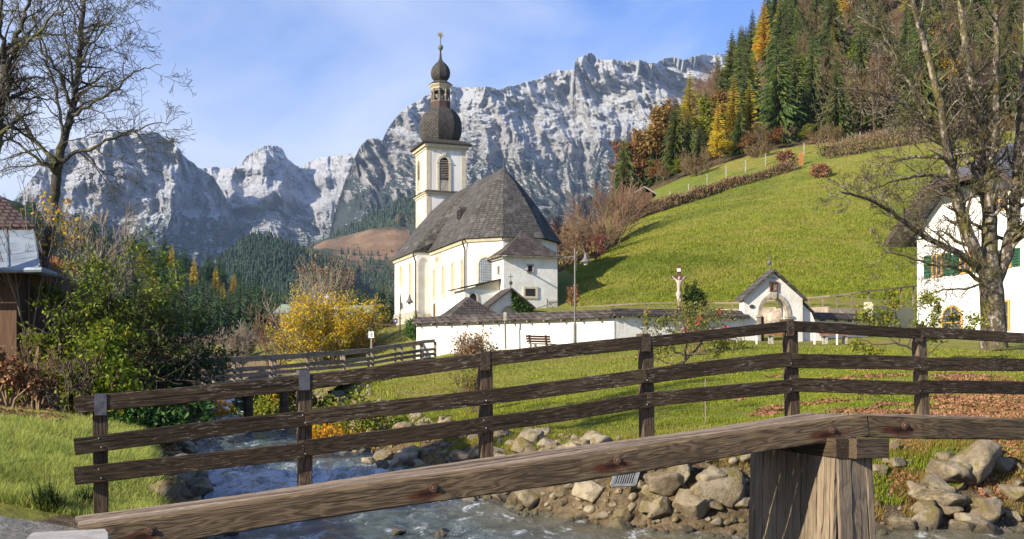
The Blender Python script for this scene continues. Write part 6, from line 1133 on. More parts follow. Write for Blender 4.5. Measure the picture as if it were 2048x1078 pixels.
B1 = [([(84, 600), (86, 520), (98, 470), (106, 420), (110, 370), (117, 325), (127, 285), (137, 245), (146, 215), (153, 170), (158, 120), (163, 60), (168, 0), (172, -60)], 0.143, 0.042, .6),
      ([(119, 320), (150, 305), (185, 298), (225, 276), (255, 262), (282, 254), (310, 249), (340, 248)], 0.050, 0.007, -1.2), ([(148, 228), (175, 213), (205, 196), (238, 172), (262, 148), (290, 136), (322, 130)], 0.046, 0.007, -.8),
      ([(113, 330), (95, 305), (65, 272), (40, 238), (20, 205), (-10, 170)], 0.059, 0.017, .8), ([(112, 350), (85, 325), (50, 300), (10, 272), (-30, 250)], 0.050, 0.013, -.6), ([(108, 330), (70, 330), (30, 335), (-20, 345)], 0.034, 0.008, .3),
      ([(127, 272), (120, 225), (112, 180), (96, 130), (80, 85), (68, 30), (60, -20)], 0.042, 0.013, .9), ([(140, 205), (118, 150), (96, 105), (75, 60), (60, 10)], 0.038, 0.010, -.7), ([(143, 195), (140, 130), (132, 75), (122, 20), (118, -30)], 0.034, 0.010, .5),
      ([(150, 180), (172, 140), (188, 95), (200, 50), (215, 10)], 0.025, 0.007, .9), ([(156, 130), (180, 90), (210, 55), (235, 25), (258, 15)], 0.024, 0.005, -.5), ([(135, 250), (160, 240), (190, 232), (230, 205)], 0.017, 0.005, 1.0), ([(125, 285), (165, 275), (200, 262), (240, 235)], 0.017, 0.005, -1.1), ([(160, 90), (150, 45), (135, 5), (125, -30)], 0.025, 0.008, .4)]
e1, br1 = ptree('bare_tree', 'tall bare tree with a mossy trunk beside the barn roof at the left', 'tree', Yb, B1, CFG_T, m_bark_l, m_bark_l, 3, kids=15, sub=(0, 1), kid_len=.28)
B2 = [([(-38, 620), (-30, 500), (-22, 400), (-12, 300), (0, 215), (6, 165), (9, 112)], 0.134, 0.084, .3), ([(9, 112), (22, 88), (40, 60), (52, 30), (62, 0), (72, -40)], 0.059, 0.025, .5), ([(11, 110), (30, 95), (58, 82), (80, 62), (105, 30), (120, 25), (145, 14)], 0.042, 0.010, -.8), ([(8, 112), (5, 70), (5, 30), (2, -20)], 0.050, 0.025, -.4),
      ([(2, 205), (25, 195), (60, 198), (95, 200), (110, 198)], 0.034, 0.008, .6), ([(-5, 240), (20, 228), (45, 225)], 0.025, 0.008, -.4), ([(-12, 300), (20, 275), (45, 262), (62, 250)], 0.025, 0.008, .7), ([(12, 112), (30, 112), (52, 112), (80, 100)], 0.017, 0.007, .9)]
ptree('bare_tree', 'dark bare tree at the left edge whose trunk leans in from outside', 'tree', 20, B2, CFG_T, m_bark_l, m_bark_l, 8, kids=18, kid_len=.26)
# big mossy tree before the white house
YM = 46
CFG_M = dict(CFG_T, rr=[.38, .55, .6], n=[9, 6, 4], ang=[52, 48, 45], wig=[.05, .17, .2, .2], rmin=.009, up=[.03, .045, .05, .04])
M_ = [([(1988, 700), (1987, 660), (1986, 620), (1982, 570), (1980, 535)], 0.560, 0.450, 0), ([(1972, 545), (1955, 510), (1940, 478), (1924, 440), (1914, 395), (1904, 345), (1895, 300), (1888, 255), (1880, 205), (1866, 150), (1850, 85), (1834, 35), (1815, -20)], 0.300, 0.108, -2.5),
      ([(1981, 540), (1979, 480), (1977, 420), (1974, 350), (1970, 290), (1962, 225), (1945, 165), (1932, 100), (1925, 40), (1918, -20)], 0.375, 0.120, 1.2), ([(1977, 425), (1984, 350), (1990, 280), (1993, 200), (1992, 110), (1993, 30), (1992, -20)], 0.213, 0.096, -1.0),
      ([(1992, 560), (2012, 510), (2026, 455), (2030, 400), (2036, 320), (2042, 240), (2046, 170), (2053, 80), (2058, -20)], 0.325, 0.144, 1.0), ([(1975, 560), (1945, 525), (1905, 500), (1865, 482), (1825, 455), (1785, 425), (1745, 400), (1712, 390), (1682, 384)], 0.188, 0.036, -4), ([(1974, 575), (1940, 545), (1905, 535), (1860, 528), (1810, 512), (1770, 505)], 0.100, 0.024, -2.5),
      ([(1906, 355), (1870, 350), (1830, 352), (1790, 362), (1750, 376), (1715, 390)], 0.112, 0.024, -2), ([(1899, 318), (1860, 312), (1815, 316), (1770, 326), (1735, 335)], 0.112, 0.024, 1.5), ([(1895, 300), (1850, 245), (1810, 210), (1760, 190), (1705, 178), (1660, 176)], 0.100, 0.024, -2.5),
      ([(1977, 400), (1940, 330), (1900, 285), (1860, 245), (1815, 180), (1790, 110), (1760, 60), (1712, 30)], 0.125, 0.024, 2.5), ([(1976, 560), (1930, 578), (1885, 580), (1845, 592)], 0.062, 0.018, -1.5), ([(1890, 265), (1830, 180), (1800, 140), (1775, 90), (1745, 65), (1700, 20)], 0.088, 0.024, -1.5),
      ([(1968, 270), (1950, 210), (1930, 170), (1905, 110), (1890, 60), (1885, 0)], 0.088, 0.036, -1.5), ([(1979, 380), (1960, 330), (1945, 280), (1930, 220), (1912, 150)], 0.112, 0.036, 2), ([(1885, 240), (1850, 230), (1800, 225), (1760, 235), (1720, 250)], 0.056, 0.014, 2.5), ([(1910, 380), (1870, 395), (1830, 398), (1790, 410)], 0.056, 0.014, 2.0), ([(2030, 420), (2045, 380), (2070, 340)], 0.100, 0.036, -1.5), ([(2025, 470), (2045, 455), (2075, 430)], 0.075, 0.036, -2)]
em, brm = ptree('mossy_tree', 'big bare mossy tree with a pale lichened trunk in front of the white house', 'tree', YM, M_, CFG_M, m_bark, m_bark, 12, kids=14, sub=(1, 1), kid_len=.37)
# ---- brown thickets on the slope right of the church
def thicket(px, py, Y, hgt, wdt, label, mat, rg, n=60, name='bare_shrub', group=None):
    x = PX(px, Y); z = hz(x, Y); e = empty(name, (x, Y, z), label, 'shrub', group); br = []
    cfg = dict(seg=[6, 5, 4], wig=[.08, .13, .16], up=[.03, .03, .03], taper=[.85, .85, .8], n=[7, 5], t0=[.3, .15], ang=[30, 38], ratio=[.5, .5], rr=[.5, .6], rmin=.024)
    for i in range(n):
        a = rg.random()*6.28; r = rg.random()**.5; d = Vector((math.cos(a)*r*wdt/hgt*.62, math.sin(a)*r*wdt/hgt*.5, 1)); grow(br, Vector((x+math.cos(a)*r*wdt*.12, Y+math.sin(a)*r*wdt*.12, z-.3)), d, hgt*(.72+.35*rg.random())/max(1, d.length*.86), .085, 0, cfg, rg)
    V, Q = tubes(br, (5, 4, 3)); np_obj('branches', V, Q, mat, e); return e
rg = np.random.default_rng(51)
m_thk = mk('reddish_brown_twigs', (.21, .135, .08), (.30, .205, .12), .25, c3=(.17, .13, .06), s3=.12, rough=.9, island=.5, objrand=.2)
for px, Y, h_, w_, lb in [(1218, 138, 7.6, 9, 'largest reddish brown thicket at the upper left edge of the meadow'), (1150, 136, 6.4, 9, 'brown bare thicket between the church roof and the largest thicket'), (1115, 128, 5, 6, 'brown bare shrub rising right behind the church annexe'), (1262, 154, 4.6, 6, 'brown bare shrub beside the dark hut'), (1185, 128, 5.6, 8, 'lower brown thicket at the shaded meadow corner')]: thicket(px, 0, Y, h_, w_, lb, m_thk, rg, 24)
for px, Y, h_, w_, lb in [(1395, 174, 3.4, 7, 'grey brown thicket above the hedge in front of the spruces'), (1515, 174, 2.6, 5, 'olive brown shrub between two dark spruces above the hedge'), (1650, 171, 3.6, 5, 'bare brown shrub right of the wayside shrine')]: thicket(px, 0, Y, h_, w_, lb, m_hedge, rg, 18)
for px, Y, kd, H in [(1328, 176, 'bare', 3.2), (1352, 177, 'green', 2.6), (1372, 178, 'bare', 3.4), (1418, 178, 'bare', 3.0), (1456, 178, 'green', 2.8), (1492, 178, 'beech', 2.8), (1530, 178, 'bare', 3.6), (1548, 177, 'beech', 3.0), (1575, 177, 'bare', 3.2), (1615, 177, 'green', 2.8), (1312, 180, 'beech', 3.4), (1440, 181, 'bare', 4), (1505, 182, 'bare', 4.2)]:
    plant_broad(kd, gp(px, Y), H, {'bare': 'bare brown shrub at the foot of the slope forest above the wire fence', 'green': 'olive leaved shrub at the foot of the slope forest above the wire fence', 'beech': 'copper leaved shrub at the foot of the slope forest above the wire fence'}[kd], {'bare': 'bare shrubs above the wire fence', 'green': 'olive shrubs above the wire fence', 'beech': 'copper shrubs above the wire fence'}[kd], rg, 'edge_shrub', 1.6)
g_ = gp(1192, 118); shrub('red_shrub', g_, 'dull red shrub in front of the brown thickets at the meadow corner', 'shrub', [(0, 0, 1.6, 1.2, 1, 1.5), (.5, 0, 2.4, .8, .8, .8)], 700, .22, m_redleaf, rg, 5); g_ = hit(1642, 355, 100); shrub('round_bush', g_, 'round reddish brown bush on the upper meadow below the hedge', 'bush', [(0, 0, .9, 1.5, 1.2, 1.1)], 1600, .28, m_brownleaf, rg, 4)
g_ = gp(1147, 82); shrub('red_shrub', g_, 'small red brown shrub at the fence by the shaded foot of the meadow', 'shrub', [(0, 0, .9, .55, .5, .9)], 500, .16, m_brownleaf, rg, 4)
g_ = gp(1572, 167); shrub('red_shrub', g_, 'low dark red shrub at the right end of the clipped hedge', 'shrub', [(0, 0, .9, 1.6, 1, .9)], 800, .3, m_redleaf, rg, 4); g_ = gp(1655, 166); shrub('leafy_bush', g_, 'fresh green bush right of the wayside shrine', 'bush', [(0, 0, .8, 1.6, 1, .9)], 800, .3, m_ever, rg, 4)
# ---- yellow tree by the road bridge, tall bare trees around it
def fan_tree(name, loc, H, W, label, lm, rg, nstem=26, nleaf=15000, size=.17, tw=m_twig_g, cat='tree', lean=0, rmin=.012, n2=(8, 5)):
    e = empty(name, loc, label, cat); br = []; cfg = dict(seg=[7, 5, 4], wig=[.06, .12, .15], up=[.03, .06, .03], taper=[.85, .85, .8], n=list(n2), t0=[.25, .2], ang=[30, 38], ratio=[.42, .5], rr=[.55, .6], rmin=rmin); L0 = Vector(loc)
    for i in range(nstem):
        a = rg.random()*6.28; r = rg.random()**.6; d = Vector((math.cos(a)*r*W/H*.75+lean, math.sin(a)*r*W/H*.6, 1)); grow(br, L0+Vector((math.cos(a)*r*W*.1, math.sin(a)*r*W*.1, -.2)), d, H*(.75+.3*rg.random())*(1-.12*r), .0095*H, 0, cfg, rg)
    V, Q = tubes(br, (6, 4, 3)); np_obj('branches', V, Q, tw, e)
    if lm and nleaf:
        C_ = tips(br, 1, max(1, nleaf//max(1, sum(1 for b in br if b[2] >= 1))), rg, size*1.1); z = (C_[:, 2]-L0.z)/H; C_ = C_[rg.random(len(C_)) < np.clip(.25+1.4*z, .2, 1)]; V, Q = leaves(C_, size, rg, .7); np_obj('foliage', V, Q, lm, e)
    return e
rg = np.random.default_rng(61)
yt = Vector((PX(655, 66), 66, hz(PX(655, 66), 66))); fan_tree('yellow_tree', yt-Vector((0, 0, .5)), 4.55, 6.2, 'wide golden yellow autumn tree between the road bridge and the church', m_yellow, rg, 46, 27000, .115)
fan_tree('bare_tree', gp(590, 74), 5.2, 3.2, 'pale bare tree just left of the golden yellow tree', None, rg, 9, 0, tw=m_twig_g); fan_tree('bare_tree', gp(548, 70), 4.4, 3.6, 'leaning bare shrub like tree at the left foot of the golden tree', None, rg, 14, 0, tw=m_twig, lean=.1)
fan_tree('bare_tree', gp(640, 84), 6.4, 4.5, 'bare tree rising behind the crown of the golden yellow tree', m_beech, rg, 14, 500, .2)
for px, Y, H, W, lb in [(432, 72, 3.3, 2.2, 'pale bare tree behind the left end of the road bridge'), (478, 78, 3.2, 2.4, 'bushy pale bare tree right of the other one behind the road bridge'), (405, 84, 3.6, 1.8, 'tall grey bare tree at the foot of the valley wood')]: fan_tree('bare_tree', gp(px, Y), H, W, lb, None, rg, 16, 0, tw=m_twig_g, rmin=.014, n2=(12, 7))
shrub('conifer_bush', gp(495, 64), 'rounded dark green conifer bush behind the road bridge railing', 'bush', [(0, 0, .8, .95, .8, 1.0), (.3, 0, 1.4, .6, .6, .6)], 3000, .15, m_everd, rg); shrub('conifer_bush', gp(521, 63), 'narrow bright green conifer behind the road bridge railing', 'bush', [(0, 0, .9, .34, .3, 1.0), (0, 0, 1.7, .2, .2, .6)], 1600, .12, m_ever, rg)
shrub('bank_bush', gp(455, 60), 'olive bush behind the left part of the road bridge railing', 'bush', [(0, 0, .4, 1.2, .8, .7), (1.6, 0, .3, 1.0, .8, .5)], 2600, .14, m_hazel, rg, 8, m_twig); shrub('bank_bush', gp(560, 62), 'tan and yellow bush under the left edge of the golden tree', 'bush', [(0, 0, .5, 1.0, .8, .8), (1.3, .5, .3, 1.0, .8, .5)], 2600, .14, m_yellow, rg, 8, m_twig)
shrub('green_hedge', gp(826, 66), 'small clipped green hedge between ramp and churchyard wall', 'hedge', [(0, 0, .5, .5, .9, .7)], 1500, .12, m_ivy, rg)
# ---- bushes on the river banks under the road bridge
for px, Y, blobs, n, sz, mt, lb in [
    (575, 50, [(0, 0, .9, 1.7, 1.2, 1.2), (1.2, 0, .6, 1, .9, .9), (-1.2, .5, .5, .9, .8, .8)], 5200, .15, m_hazel, 'olive and tan bush on the right river bank just below the road bridge'),
    (700, 40, [(0, 0, .7, 1.3, 1, 1.1), (1.1, 0, .55, 1.1, .9, .9), (-.9, .3, .4, .9, .8, .7)], 6000, .12, m_hazel, 'yellow green bush right of the second handrail post on the river bank'),
    (655, 36, [(0, 0, .35, 1.0, .7, .6), (1.0, 0, .25, .8, .6, .5)], 3600, .10, m_yellow, 'low golden bush at the water edge on the right bank'),
    (415, 58, [(0, 0, .5, 1.3, 1, .9), (-1.0, 0, .7, 1, 1, 1.0)], 2400, .16, m_yellow, 'golden bush on the left bank beside the weir'),
    (835, 26, [(0, 0, .15, .35, .3, .35), (.3, 0, .1, .25, .25, .25)], 1000, .07, m_hazel, 'little green yellow plant among the boulders at the water edge'),
    (905, 25, [(0, 0, .1, .5, .4, .3), (.6, .2, .1, .4, .4, .25)], 1200, .08, m_apple, 'straw coloured tuft above the boulders on the right bank')]:
    x = PX(px, Y); shrub('bank_bush', (x, Y, max(hz(x, Y), float(wz(Y)))-.1), lb, 'bush', blobs, n, sz, mt, rg, 7, m_twig)
fan_tree('bare_shrub', Vector((PX(950, 52), 52, hz(PX(950, 52), 52))), 1.9, 2.0, 'half bare shrub with a few dry leaves before the smooth white wall', m_brownleaf, rg, 22, 420, .12, m_twig_g, 'shrub', rmin=.009)
fan_tree('bare_shrub', Vector((PX(945, 36), 36, hz(PX(945, 36), 36))), 1.6, 1.5, 'thin bare shrub on the lawn just left of the third handrail post', m_hazel, rg, 12, 150, .08, m_twig, 'shrub', rmin=.007)
# rose bush / apple trees on the lawn
YA = 38
A1 = [([(1352, 800), (1356, 770), (1352, 748), (1362, 728), (1378, 712)], .09, .06, 0), ([(1378, 712), (1352, 705), (1330, 690), (1312, 660), (1300, 640)], .045, .012, -.6), ([(1378, 712), (1400, 690), (1420, 668), (1430, 640)], .045, .012, .6), ([(1372, 716), (1375, 680), (1366, 648), (1360, 620)], .04, .012, -.3), ([(1360, 730), (1330, 725), (1310, 715), (1300, 700)], .03, .01, .5), ([(1380, 712), (1410, 706), (1440, 700), (1460, 690)], .035, .01, -.4)]
def leafy(limbs, name, label, Y, seed, n, size, mat, kids=10, trunk_n=1, kl=.22):
    e, br = ptree(name, label, 'tree', Y, limbs, dict(CFG_T, rmin=.006, n=[9, 5, 3]), m_bark_d, m_bark_d, seed, kids=kids, sub=(1, 1), trunk_n=trunk_n, kid_len=kl); r = np.random.default_rng(seed); C_ = tips(br, 2, max(1, n//max(1, len(br))), r, .10); C_ = C_[r.permutation(len(C_))[:n]]; V, Q = leaves(C_, size, r, .75); np_obj('foliage', V, Q, mat, e); return e, br
e_, b_ = leafy(A1, 'apple_tree', 'small leafy apple tree on the lawn right of the fourth handrail post', YA, 5, 2700, .085, m_apple)
rg = np.random.default_rng(71); rp = empty('rose_bush', (PX(1395, 48), 48, hz(PX(1395, 48), 48)), 'tall rose bush with pink blooms in front of the trellis', 'bush'); br = []
for i in range(22): a = rg.random()*6.28; grow(br, Vector(rp.location)+Vector((rg.normal(0, .4), rg.normal(0, .2), 0)), Vector((math.cos(a)*.45, math.sin(a)*.3, 1)), 1.7+rg.random(), .014, 0, dict(seg=[6, 4], wig=[.09, .15], up=[.02, .03], taper=[.7, .8], n=[6], t0=[.2], ang=[45], ratio=[.3], rr=[.6], rmin=.006), rg)
V, Q = tubes(br, (4, 3)); np_obj('stems', V, Q, m_twig, rp); C_ = tips(br, 0, 9, rg, .09); V, Q = leaves(C_, .085, rg, .8); np_obj('foliage', V, Q, m_apple, rp)
for px, py in ((1399, 638), (1438, 624), (1371, 658), (1395, 644), (1452, 655)): c = P(px, py, 47.4); C_ = np.array(c)[None]+rg.normal(0, .045, (26, 3)); V, Q = leaves(C_, .10, rg, .9); np_obj('bloom', V, Q, m_pink, rp)
st_ = MB().tube([hit(1411, 848, 18)+Vector((0, 0, -.2)), hit(1411, 848, 18)+Vector((0, .02, 1.05))], .012, 6).build('planting_stake', m_twig_g, None, loc=hit(1411, 848, 18)); tag(st_, 'thin pale stake on the lawn below the apple tree', 'stake')
A2 = [([(1850, 720), (1838, 704), (1815, 694), (1792, 686)], .05, .04, 0), ([(1792, 686), (1770, 668), (1745, 655), (1720, 640)], .03, .008, .4), ([(1800, 690), (1800, 660), (1790, 620), (1780, 590)], .03, .008, -.4), ([(1830, 700), (1850, 670), (1870, 640), (1895, 620)], .03, .008, .4), ([(1815, 694), (1830, 660), (1838, 630), (1842, 600)], .03, .008, -.3), ([(1792, 686), (1755, 690), (1725, 680), (1700, 660)], .025, .008, -.3), ([(1845, 715), (1880, 690), (1910, 670), (1930, 640)], .025, .008, .3)]
leafy(A2, 'apple_tree', 'loose yellow green apple tree on the lawn in front of the white house', 40, 9, 3000, .10, m_hazel, 9)
# ---- left bank: barn, chalet, lattice fence, evergreen and hazel thicket
YB = 21; bn_ = empty('barn', P(20, 690, YB), 'brown board barn with a tiled roof and a blue grey sheet metal apron', 'barn')
def quad_box(q, t): m = MB(); n_ = (q[1]-q[0]).cross(q[3]-q[0]).normalized(); m.hexa(q, [p+n_*t for p in q]); return m
MB().hexa([P(-260, 720, YB), P(33, 720, YB), P(33, 720, YB)+Vector((0, 4, 0)), P(-260, 720, YB)+Vector((0, 4, 0))], [P(-260, 535, YB), P(33, 535, YB), P(33, 535, YB)+Vector((0, 4, 0)), P(-260, 535, YB)+Vector((0, 4, 0))]).build('wall', m_barn, bn_)
a0, a1 = P(-260, 538, YB-.7), P(82, 537, YB-.7); b1, b0 = P(68, 461, YB+.55), P(-260, 461, YB+.55); quad_box([a0, a1, b1, b0], .03).build('metal_apron', m_metal, bn_); m = MB()
for px0, px1 in ((-110, -105), (-45, -42), (17, 12), (79, 66)): m.bar(P(px0, 537, YB-.7)+Vector((0, -.01, .035)), P(px1, 461, YB+.55)+Vector((0, -.01, .035)), .03, .045)
m.build('standing_seam', m_metal, bn_)
t0, t1, t2, t3 = P(-260, 458.5, YB+.5), P(72, 459.5, YB+.5), P(2, 397, YB+2.2), P(-260, 372, YB+2.6); quad_box([t0, t1, t2, t3], .07).build('roof', m_tile, bn_)
m = MB(); m.tube([P(-260, 541, YB-.76), P(84, 540, YB-.76), P(110, 549, YB-.2)], .055, 8); m.build('gutter', m_metal, bn_); m = MB(); m.bar(P(82, 541, YB+.1), P(30, 548, YB+2.2), .08, .12); m.bar(P(28, 552, YB+.05), P(80, 571, YB+1.8), .08, .1); m.build('eave_beam', m_grey_wood, bn_)
quad_box([P(30, 545, YB-.3), P(130, 556, YB+1), P(128, 552, YB+3), P(30, 543, YB+3)], .04).build('eave_boards', m_grey_wood, bn_)
YC = 58; cl = empty('chalet', P(90, 700, YC), 'chalet with orange wooden balconies glimpsed behind the left bank bushes', 'house'); MB().hexa([P(-60, 740, YC), P(165, 740, YC), P(165, 740, YC+9), P(-60, 740, YC+9)], [P(-60, 540, YC), P(165, 560, YC), P(165, 560, YC+9), P(-60, 540, YC+9)]).build('wall', m_house, cl)
for y0, y1 in ((587, 604), (606, 617)): MB().hexa([P(-60, y1, YC-1.2), P(152, y1+2, YC-1.2), P(152, y1+2, YC-1.05), P(-60, y1, YC-1.05)], [P(-60, y0, YC-1.2), P(152, y0+4, YC-1.2), P(152, y0+4, YC-1.05), P(-60, y0, YC-1.05)]).build('balcony', m_chalet, cl)
quad_box([P(-80, 552, YC-2), P(95, 524, YC-2), P(160, 553, YC+4), P(-80, 562, YC+4)], .12).build('roof', m_orange, cl); m = MB(); m.bar(P(93, 513, YC-2.1), P(162, 543, YC-1.8), .1, .35); m.build('bargeboard', m_orange, cl)
lf = empty('lattice_fence', P(90, 680, 22.5), 'grey diagonal lattice fence between the barn and the evergreen thicket', 'fence'); m = MB()
for i in range(9): x = 34+i*9.5; m.bar(P(x, 690, 22.4), P(x+36, 648, 22.42), .025, .02); m.bar(P(x+36, 690, 22.45), P(x, 648, 22.47), .025, .02)
m.bar(P(28, 647, 22.4), P(116, 645, 22.4), .04, .05); m.build('lattice', m_grey_wood, lf); m = MB().tube([P(53, 720, 22.35), P(52, 630, 22.35)], .055, 8); m.build('post', m_grey_wood, lf)
rg = np.random.default_rng(81)
def bushY(name, lb, px, py, Y, blobs, n, sz, mt, stems=8, smat=m_twig, asp=.6, tw=.014): x = PX(px, Y); z = (HOR-py)/F*Y; return shrub(name, (x, Y, z), lb, 'shrub', [(b[0]/F*Y, b[3]/F*Y*.8 if False else b[4], -b[1]/F*Y, b[2]/F*Y, b[3]/F*Y, b[5]/F*Y) for b in blobs], n, sz, mt, rg, stems, smat, asp=asp, twig=tw, low=.7)
# blobs: dx, dy (px from the foot), half width, half depth (px), shift in metres, half height (px)
bushY('evergreen_shrub', 'bright green low evergreen sprays beside the barn gutter', 150, 790, 22, [(-40, -200, 34, 30, -.2, 24), (-15, -190, 34, 30, 0, 26), (40, -150, 50, 40, -.3, 40)], 2600, .09, m_ever, 8, asp=.45)
def feathery(name, lb, px, py, Y, H, W, n, nl, sz, mt, lean=0):
    x = PX(px, Y); z = (HOR-py)/F*Y; e = empty(name, (x, Y, z), lb, 'shrub'); br = []; cfg = dict(seg=[7, 6, 4], wig=[.08, .12, .12], up=[.02, -.03, -.05], taper=[.8, .8, .8], n=[12, 9], t0=[.15, .12], ang=[62, 45], ratio=[.42, .42], rr=[.5, .6], rmin=.005); L0 = Vector((x, Y, z-.5))
    for i in range(n):
        a = rg.random()*6.28; r = rg.random()**.6; grow(br, L0+Vector((math.cos(a)*.2, math.sin(a)*.2, 0)), Vector((math.cos(a)*r*W/H*.6+lean, math.sin(a)*r*W/H*.45, 1)), (H+.5)*(.7+.35*rg.random()), .028, 0, cfg, rg)
    V, Q = tubes(br, (6, 4, 3)); np_obj('stems', V, Q, m_bark_d, e); C_ = tips(br, 1, max(1, nl//max(1, sum(1 for b in br if b[2] >= 1))), rg, sz*.55); zz_ = (C_[:, 2]-L0.z)/H; C_ = C_[rg.random(len(C_)) < np.clip((zz_-.28)*2.2, .12, 1)]; V, Q = leaves(C_, sz, rg, .42); np_obj('foliage', V, Q, mt, e); return e
feathery('evergreen_shrub', 'tall feathery yellow green evergreen between the barn and the dark evergreen', 215, 800, 21.4, 2.7, 1.25, 10, 12500, .08, m_ever)
feathery('evergreen_shrub', 'dark green evergreen shrub right of the sunlit one, leaning over the river', 322, 860, 23.5, 2.6, .7, 8, 9500, .09, m_everd, .04)
bushY('evergreen_shrub', 'low dark evergreen at the river edge under the leaning one', 330, 860, 24, [(0, -90, 45, 40, .1, 40), (35, -55, 38, 40, -.2, 40), (-40, -60, 45, 40, .2, 40)], 3000, .11, m_everd, 8, asp=.45)
bushY('hazel_shrub', 'yellow green leafy shrub below the bright evergreen', 195, 850, 19.2, [(0, -130, 60, 45, 0, 55), (-20, -60, 70, 50, .1, 60), (50, -80, 55, 45, -.2, 60), (70, -30, 50, 40, .2, 45), (20, -180, 40, 35, .1, 40), (-60, -100, 35, 30, .3, 40), (100, -40, 40, 40, .2, 40)], 4600, .085, m_hazel, 14, asp=.8)
bushY('hazel_shrub', 'low dark green leaves at the water edge behind the first handrail post', 270, 885, 19, [(0, -50, 60, 40, 0, 40), (50, -30, 60, 40, .2, 35), (100, -55, 50, 40, .3, 45), (-40, -40, 40, 40, .1, 35)], 3600, .10, m_ivy, 8)
bushY('brown_shrub', 'round dry brown beech shrub behind the leafy thicket', 290, 780, 30, [(0, -50, 55, 50, 0, 45), (40, -20, 50, 45, .1, 40)], 2600, .15, m_brownleaf, 8)
bushY('green_shrub', 'leafy green twigs in front of the barn wall', 80, 800, 20, [(0, -120, 45, 30, 0, 14), (40, -105, 40, 25, .1, 16), (-40, -20, 40, 30, .1, 30)], 900, .10, m_ever, 8)
bushY('brown_shrub', 'dry brown undergrowth shrub below the barn wall', 20, 780, 19, [(0, -35, 45, 30, 0, 30), (50, -10, 40, 30, .1, 25), (-30, -60, 20, 20, 0, 30)], 1500, .09, m_brownleaf, 12)
yl = empty('yellow_twigs', P(110, 600, 23), 'few yellow leaves on thin twigs beside the mossy trunk', 'shrub'); br = []
for i in range(9): grow(br, P(95+rg.normal(0, 12), 640, 23), Vector((rg.normal(.1, .25), rg.normal(0, .2), 1)), 1.4+rg.random()*1.2, .014, 0, dict(seg=[6, 4], wig=[.1, .15], up=[.03, .03], taper=[.8, .8], n=[6], t0=[.3], ang=[40], ratio=[.4], rr=[.6], rmin=.005), rg)
V, Q = tubes(br, (4, 3)); np_obj('twigs', V, Q, m_twig_g, yl); C_ = tips(br, 1, 5, rg, .06); C_ = C_[(C_[:, 2] > 2.0)]; V, Q = leaves(C_, .08, rg, .8); np_obj('foliage', V, Q, m_yellow, yl)
sp_ = fan_tree('bare_shrub', P(75, 800, 19.5)+Vector((0, 0, -.1)), 1.35, 1.6, 'tangle of thin bare stems on the left bank before the lattice fence', m_hazel, rg, 9, 260, .07, m_twig, 'shrub', rmin=.0045); fan_tree('bare_shrub', P(160, 830, 19), 1.25, 1.0, 'bundle of bare brown stems at the foot of the leafy thicket', None, rg, 9, 0, tw=m_bark_d, cat='shrub', rmin=.009); fan_tree('bare_tree', P(185, 640, 30), 3.2, 2.4, 'small grey bare tree behind the bright evergreen shrub', None, rg, 9, 0, tw=m_twig_g, rmin=.009); fan_tree('bare_shrub', P(60, 660, 21.6), 2.6, 2.8, 'spray of long thin pale twigs in front of the mossy trunk', None, rg, 14, 0, tw=m_twig_g, cat='shrub', rmin=.006, n2=(4, 2))
# ---- boulders
def boulder_mesh(seed, sub=4):
    import bmesh
    r = np.random.default_rng(seed); bm = bmesh.new(); bmesh.ops.create_icosphere(bm, subdivisions=sub, radius=1); me = bpy.data.meshes.new('boulder'); pl = [(Vector(r.normal(size=3)).normalized(), .42+.36*r.random()) for _ in range(15)]; o = Vector(r.normal(size=3)*9)
    for v in bm.verts:
        c = v.co.copy()
        for n_, d in pl:
            k = c.dot(n_)
            if k > d: c -= n_*(k-d)*.97
        c *= 1+.10*mnoise.fractal(c*1.4+o, 1, 2, 4)+.06*mnoise.fractal(c*4.5+o, 1, 2, 4); v.co = c
    bm.to_mesh(me); bm.free(); me.materials.append(m_rock); me.polygons.foreach_set('use_smooth', np.ones(len(me.polygons), bool)); return me
BM = [boulder_mesh(s) for s in range(9)]; BL = [boulder_mesh(s, 2) for s in range(20, 24)]
def boulder(loc, s, label, group, rg, sq=.75):
    o = bpy.data.objects.new('boulder', BM[rg.integers(9)]); COL.objects.link(o); o.location = loc; o.scale = (s*(.9+.3*rg.random()), s*(.8+.3*rg.random()), s*sq*(.85+.3*rg.random())); o.rotation_euler = (rg.normal(0, .25), rg.normal(0, .25), rg.random()*6.28); return tag(o, label, 'boulder', group)
rg = np.random.default_rng(91)
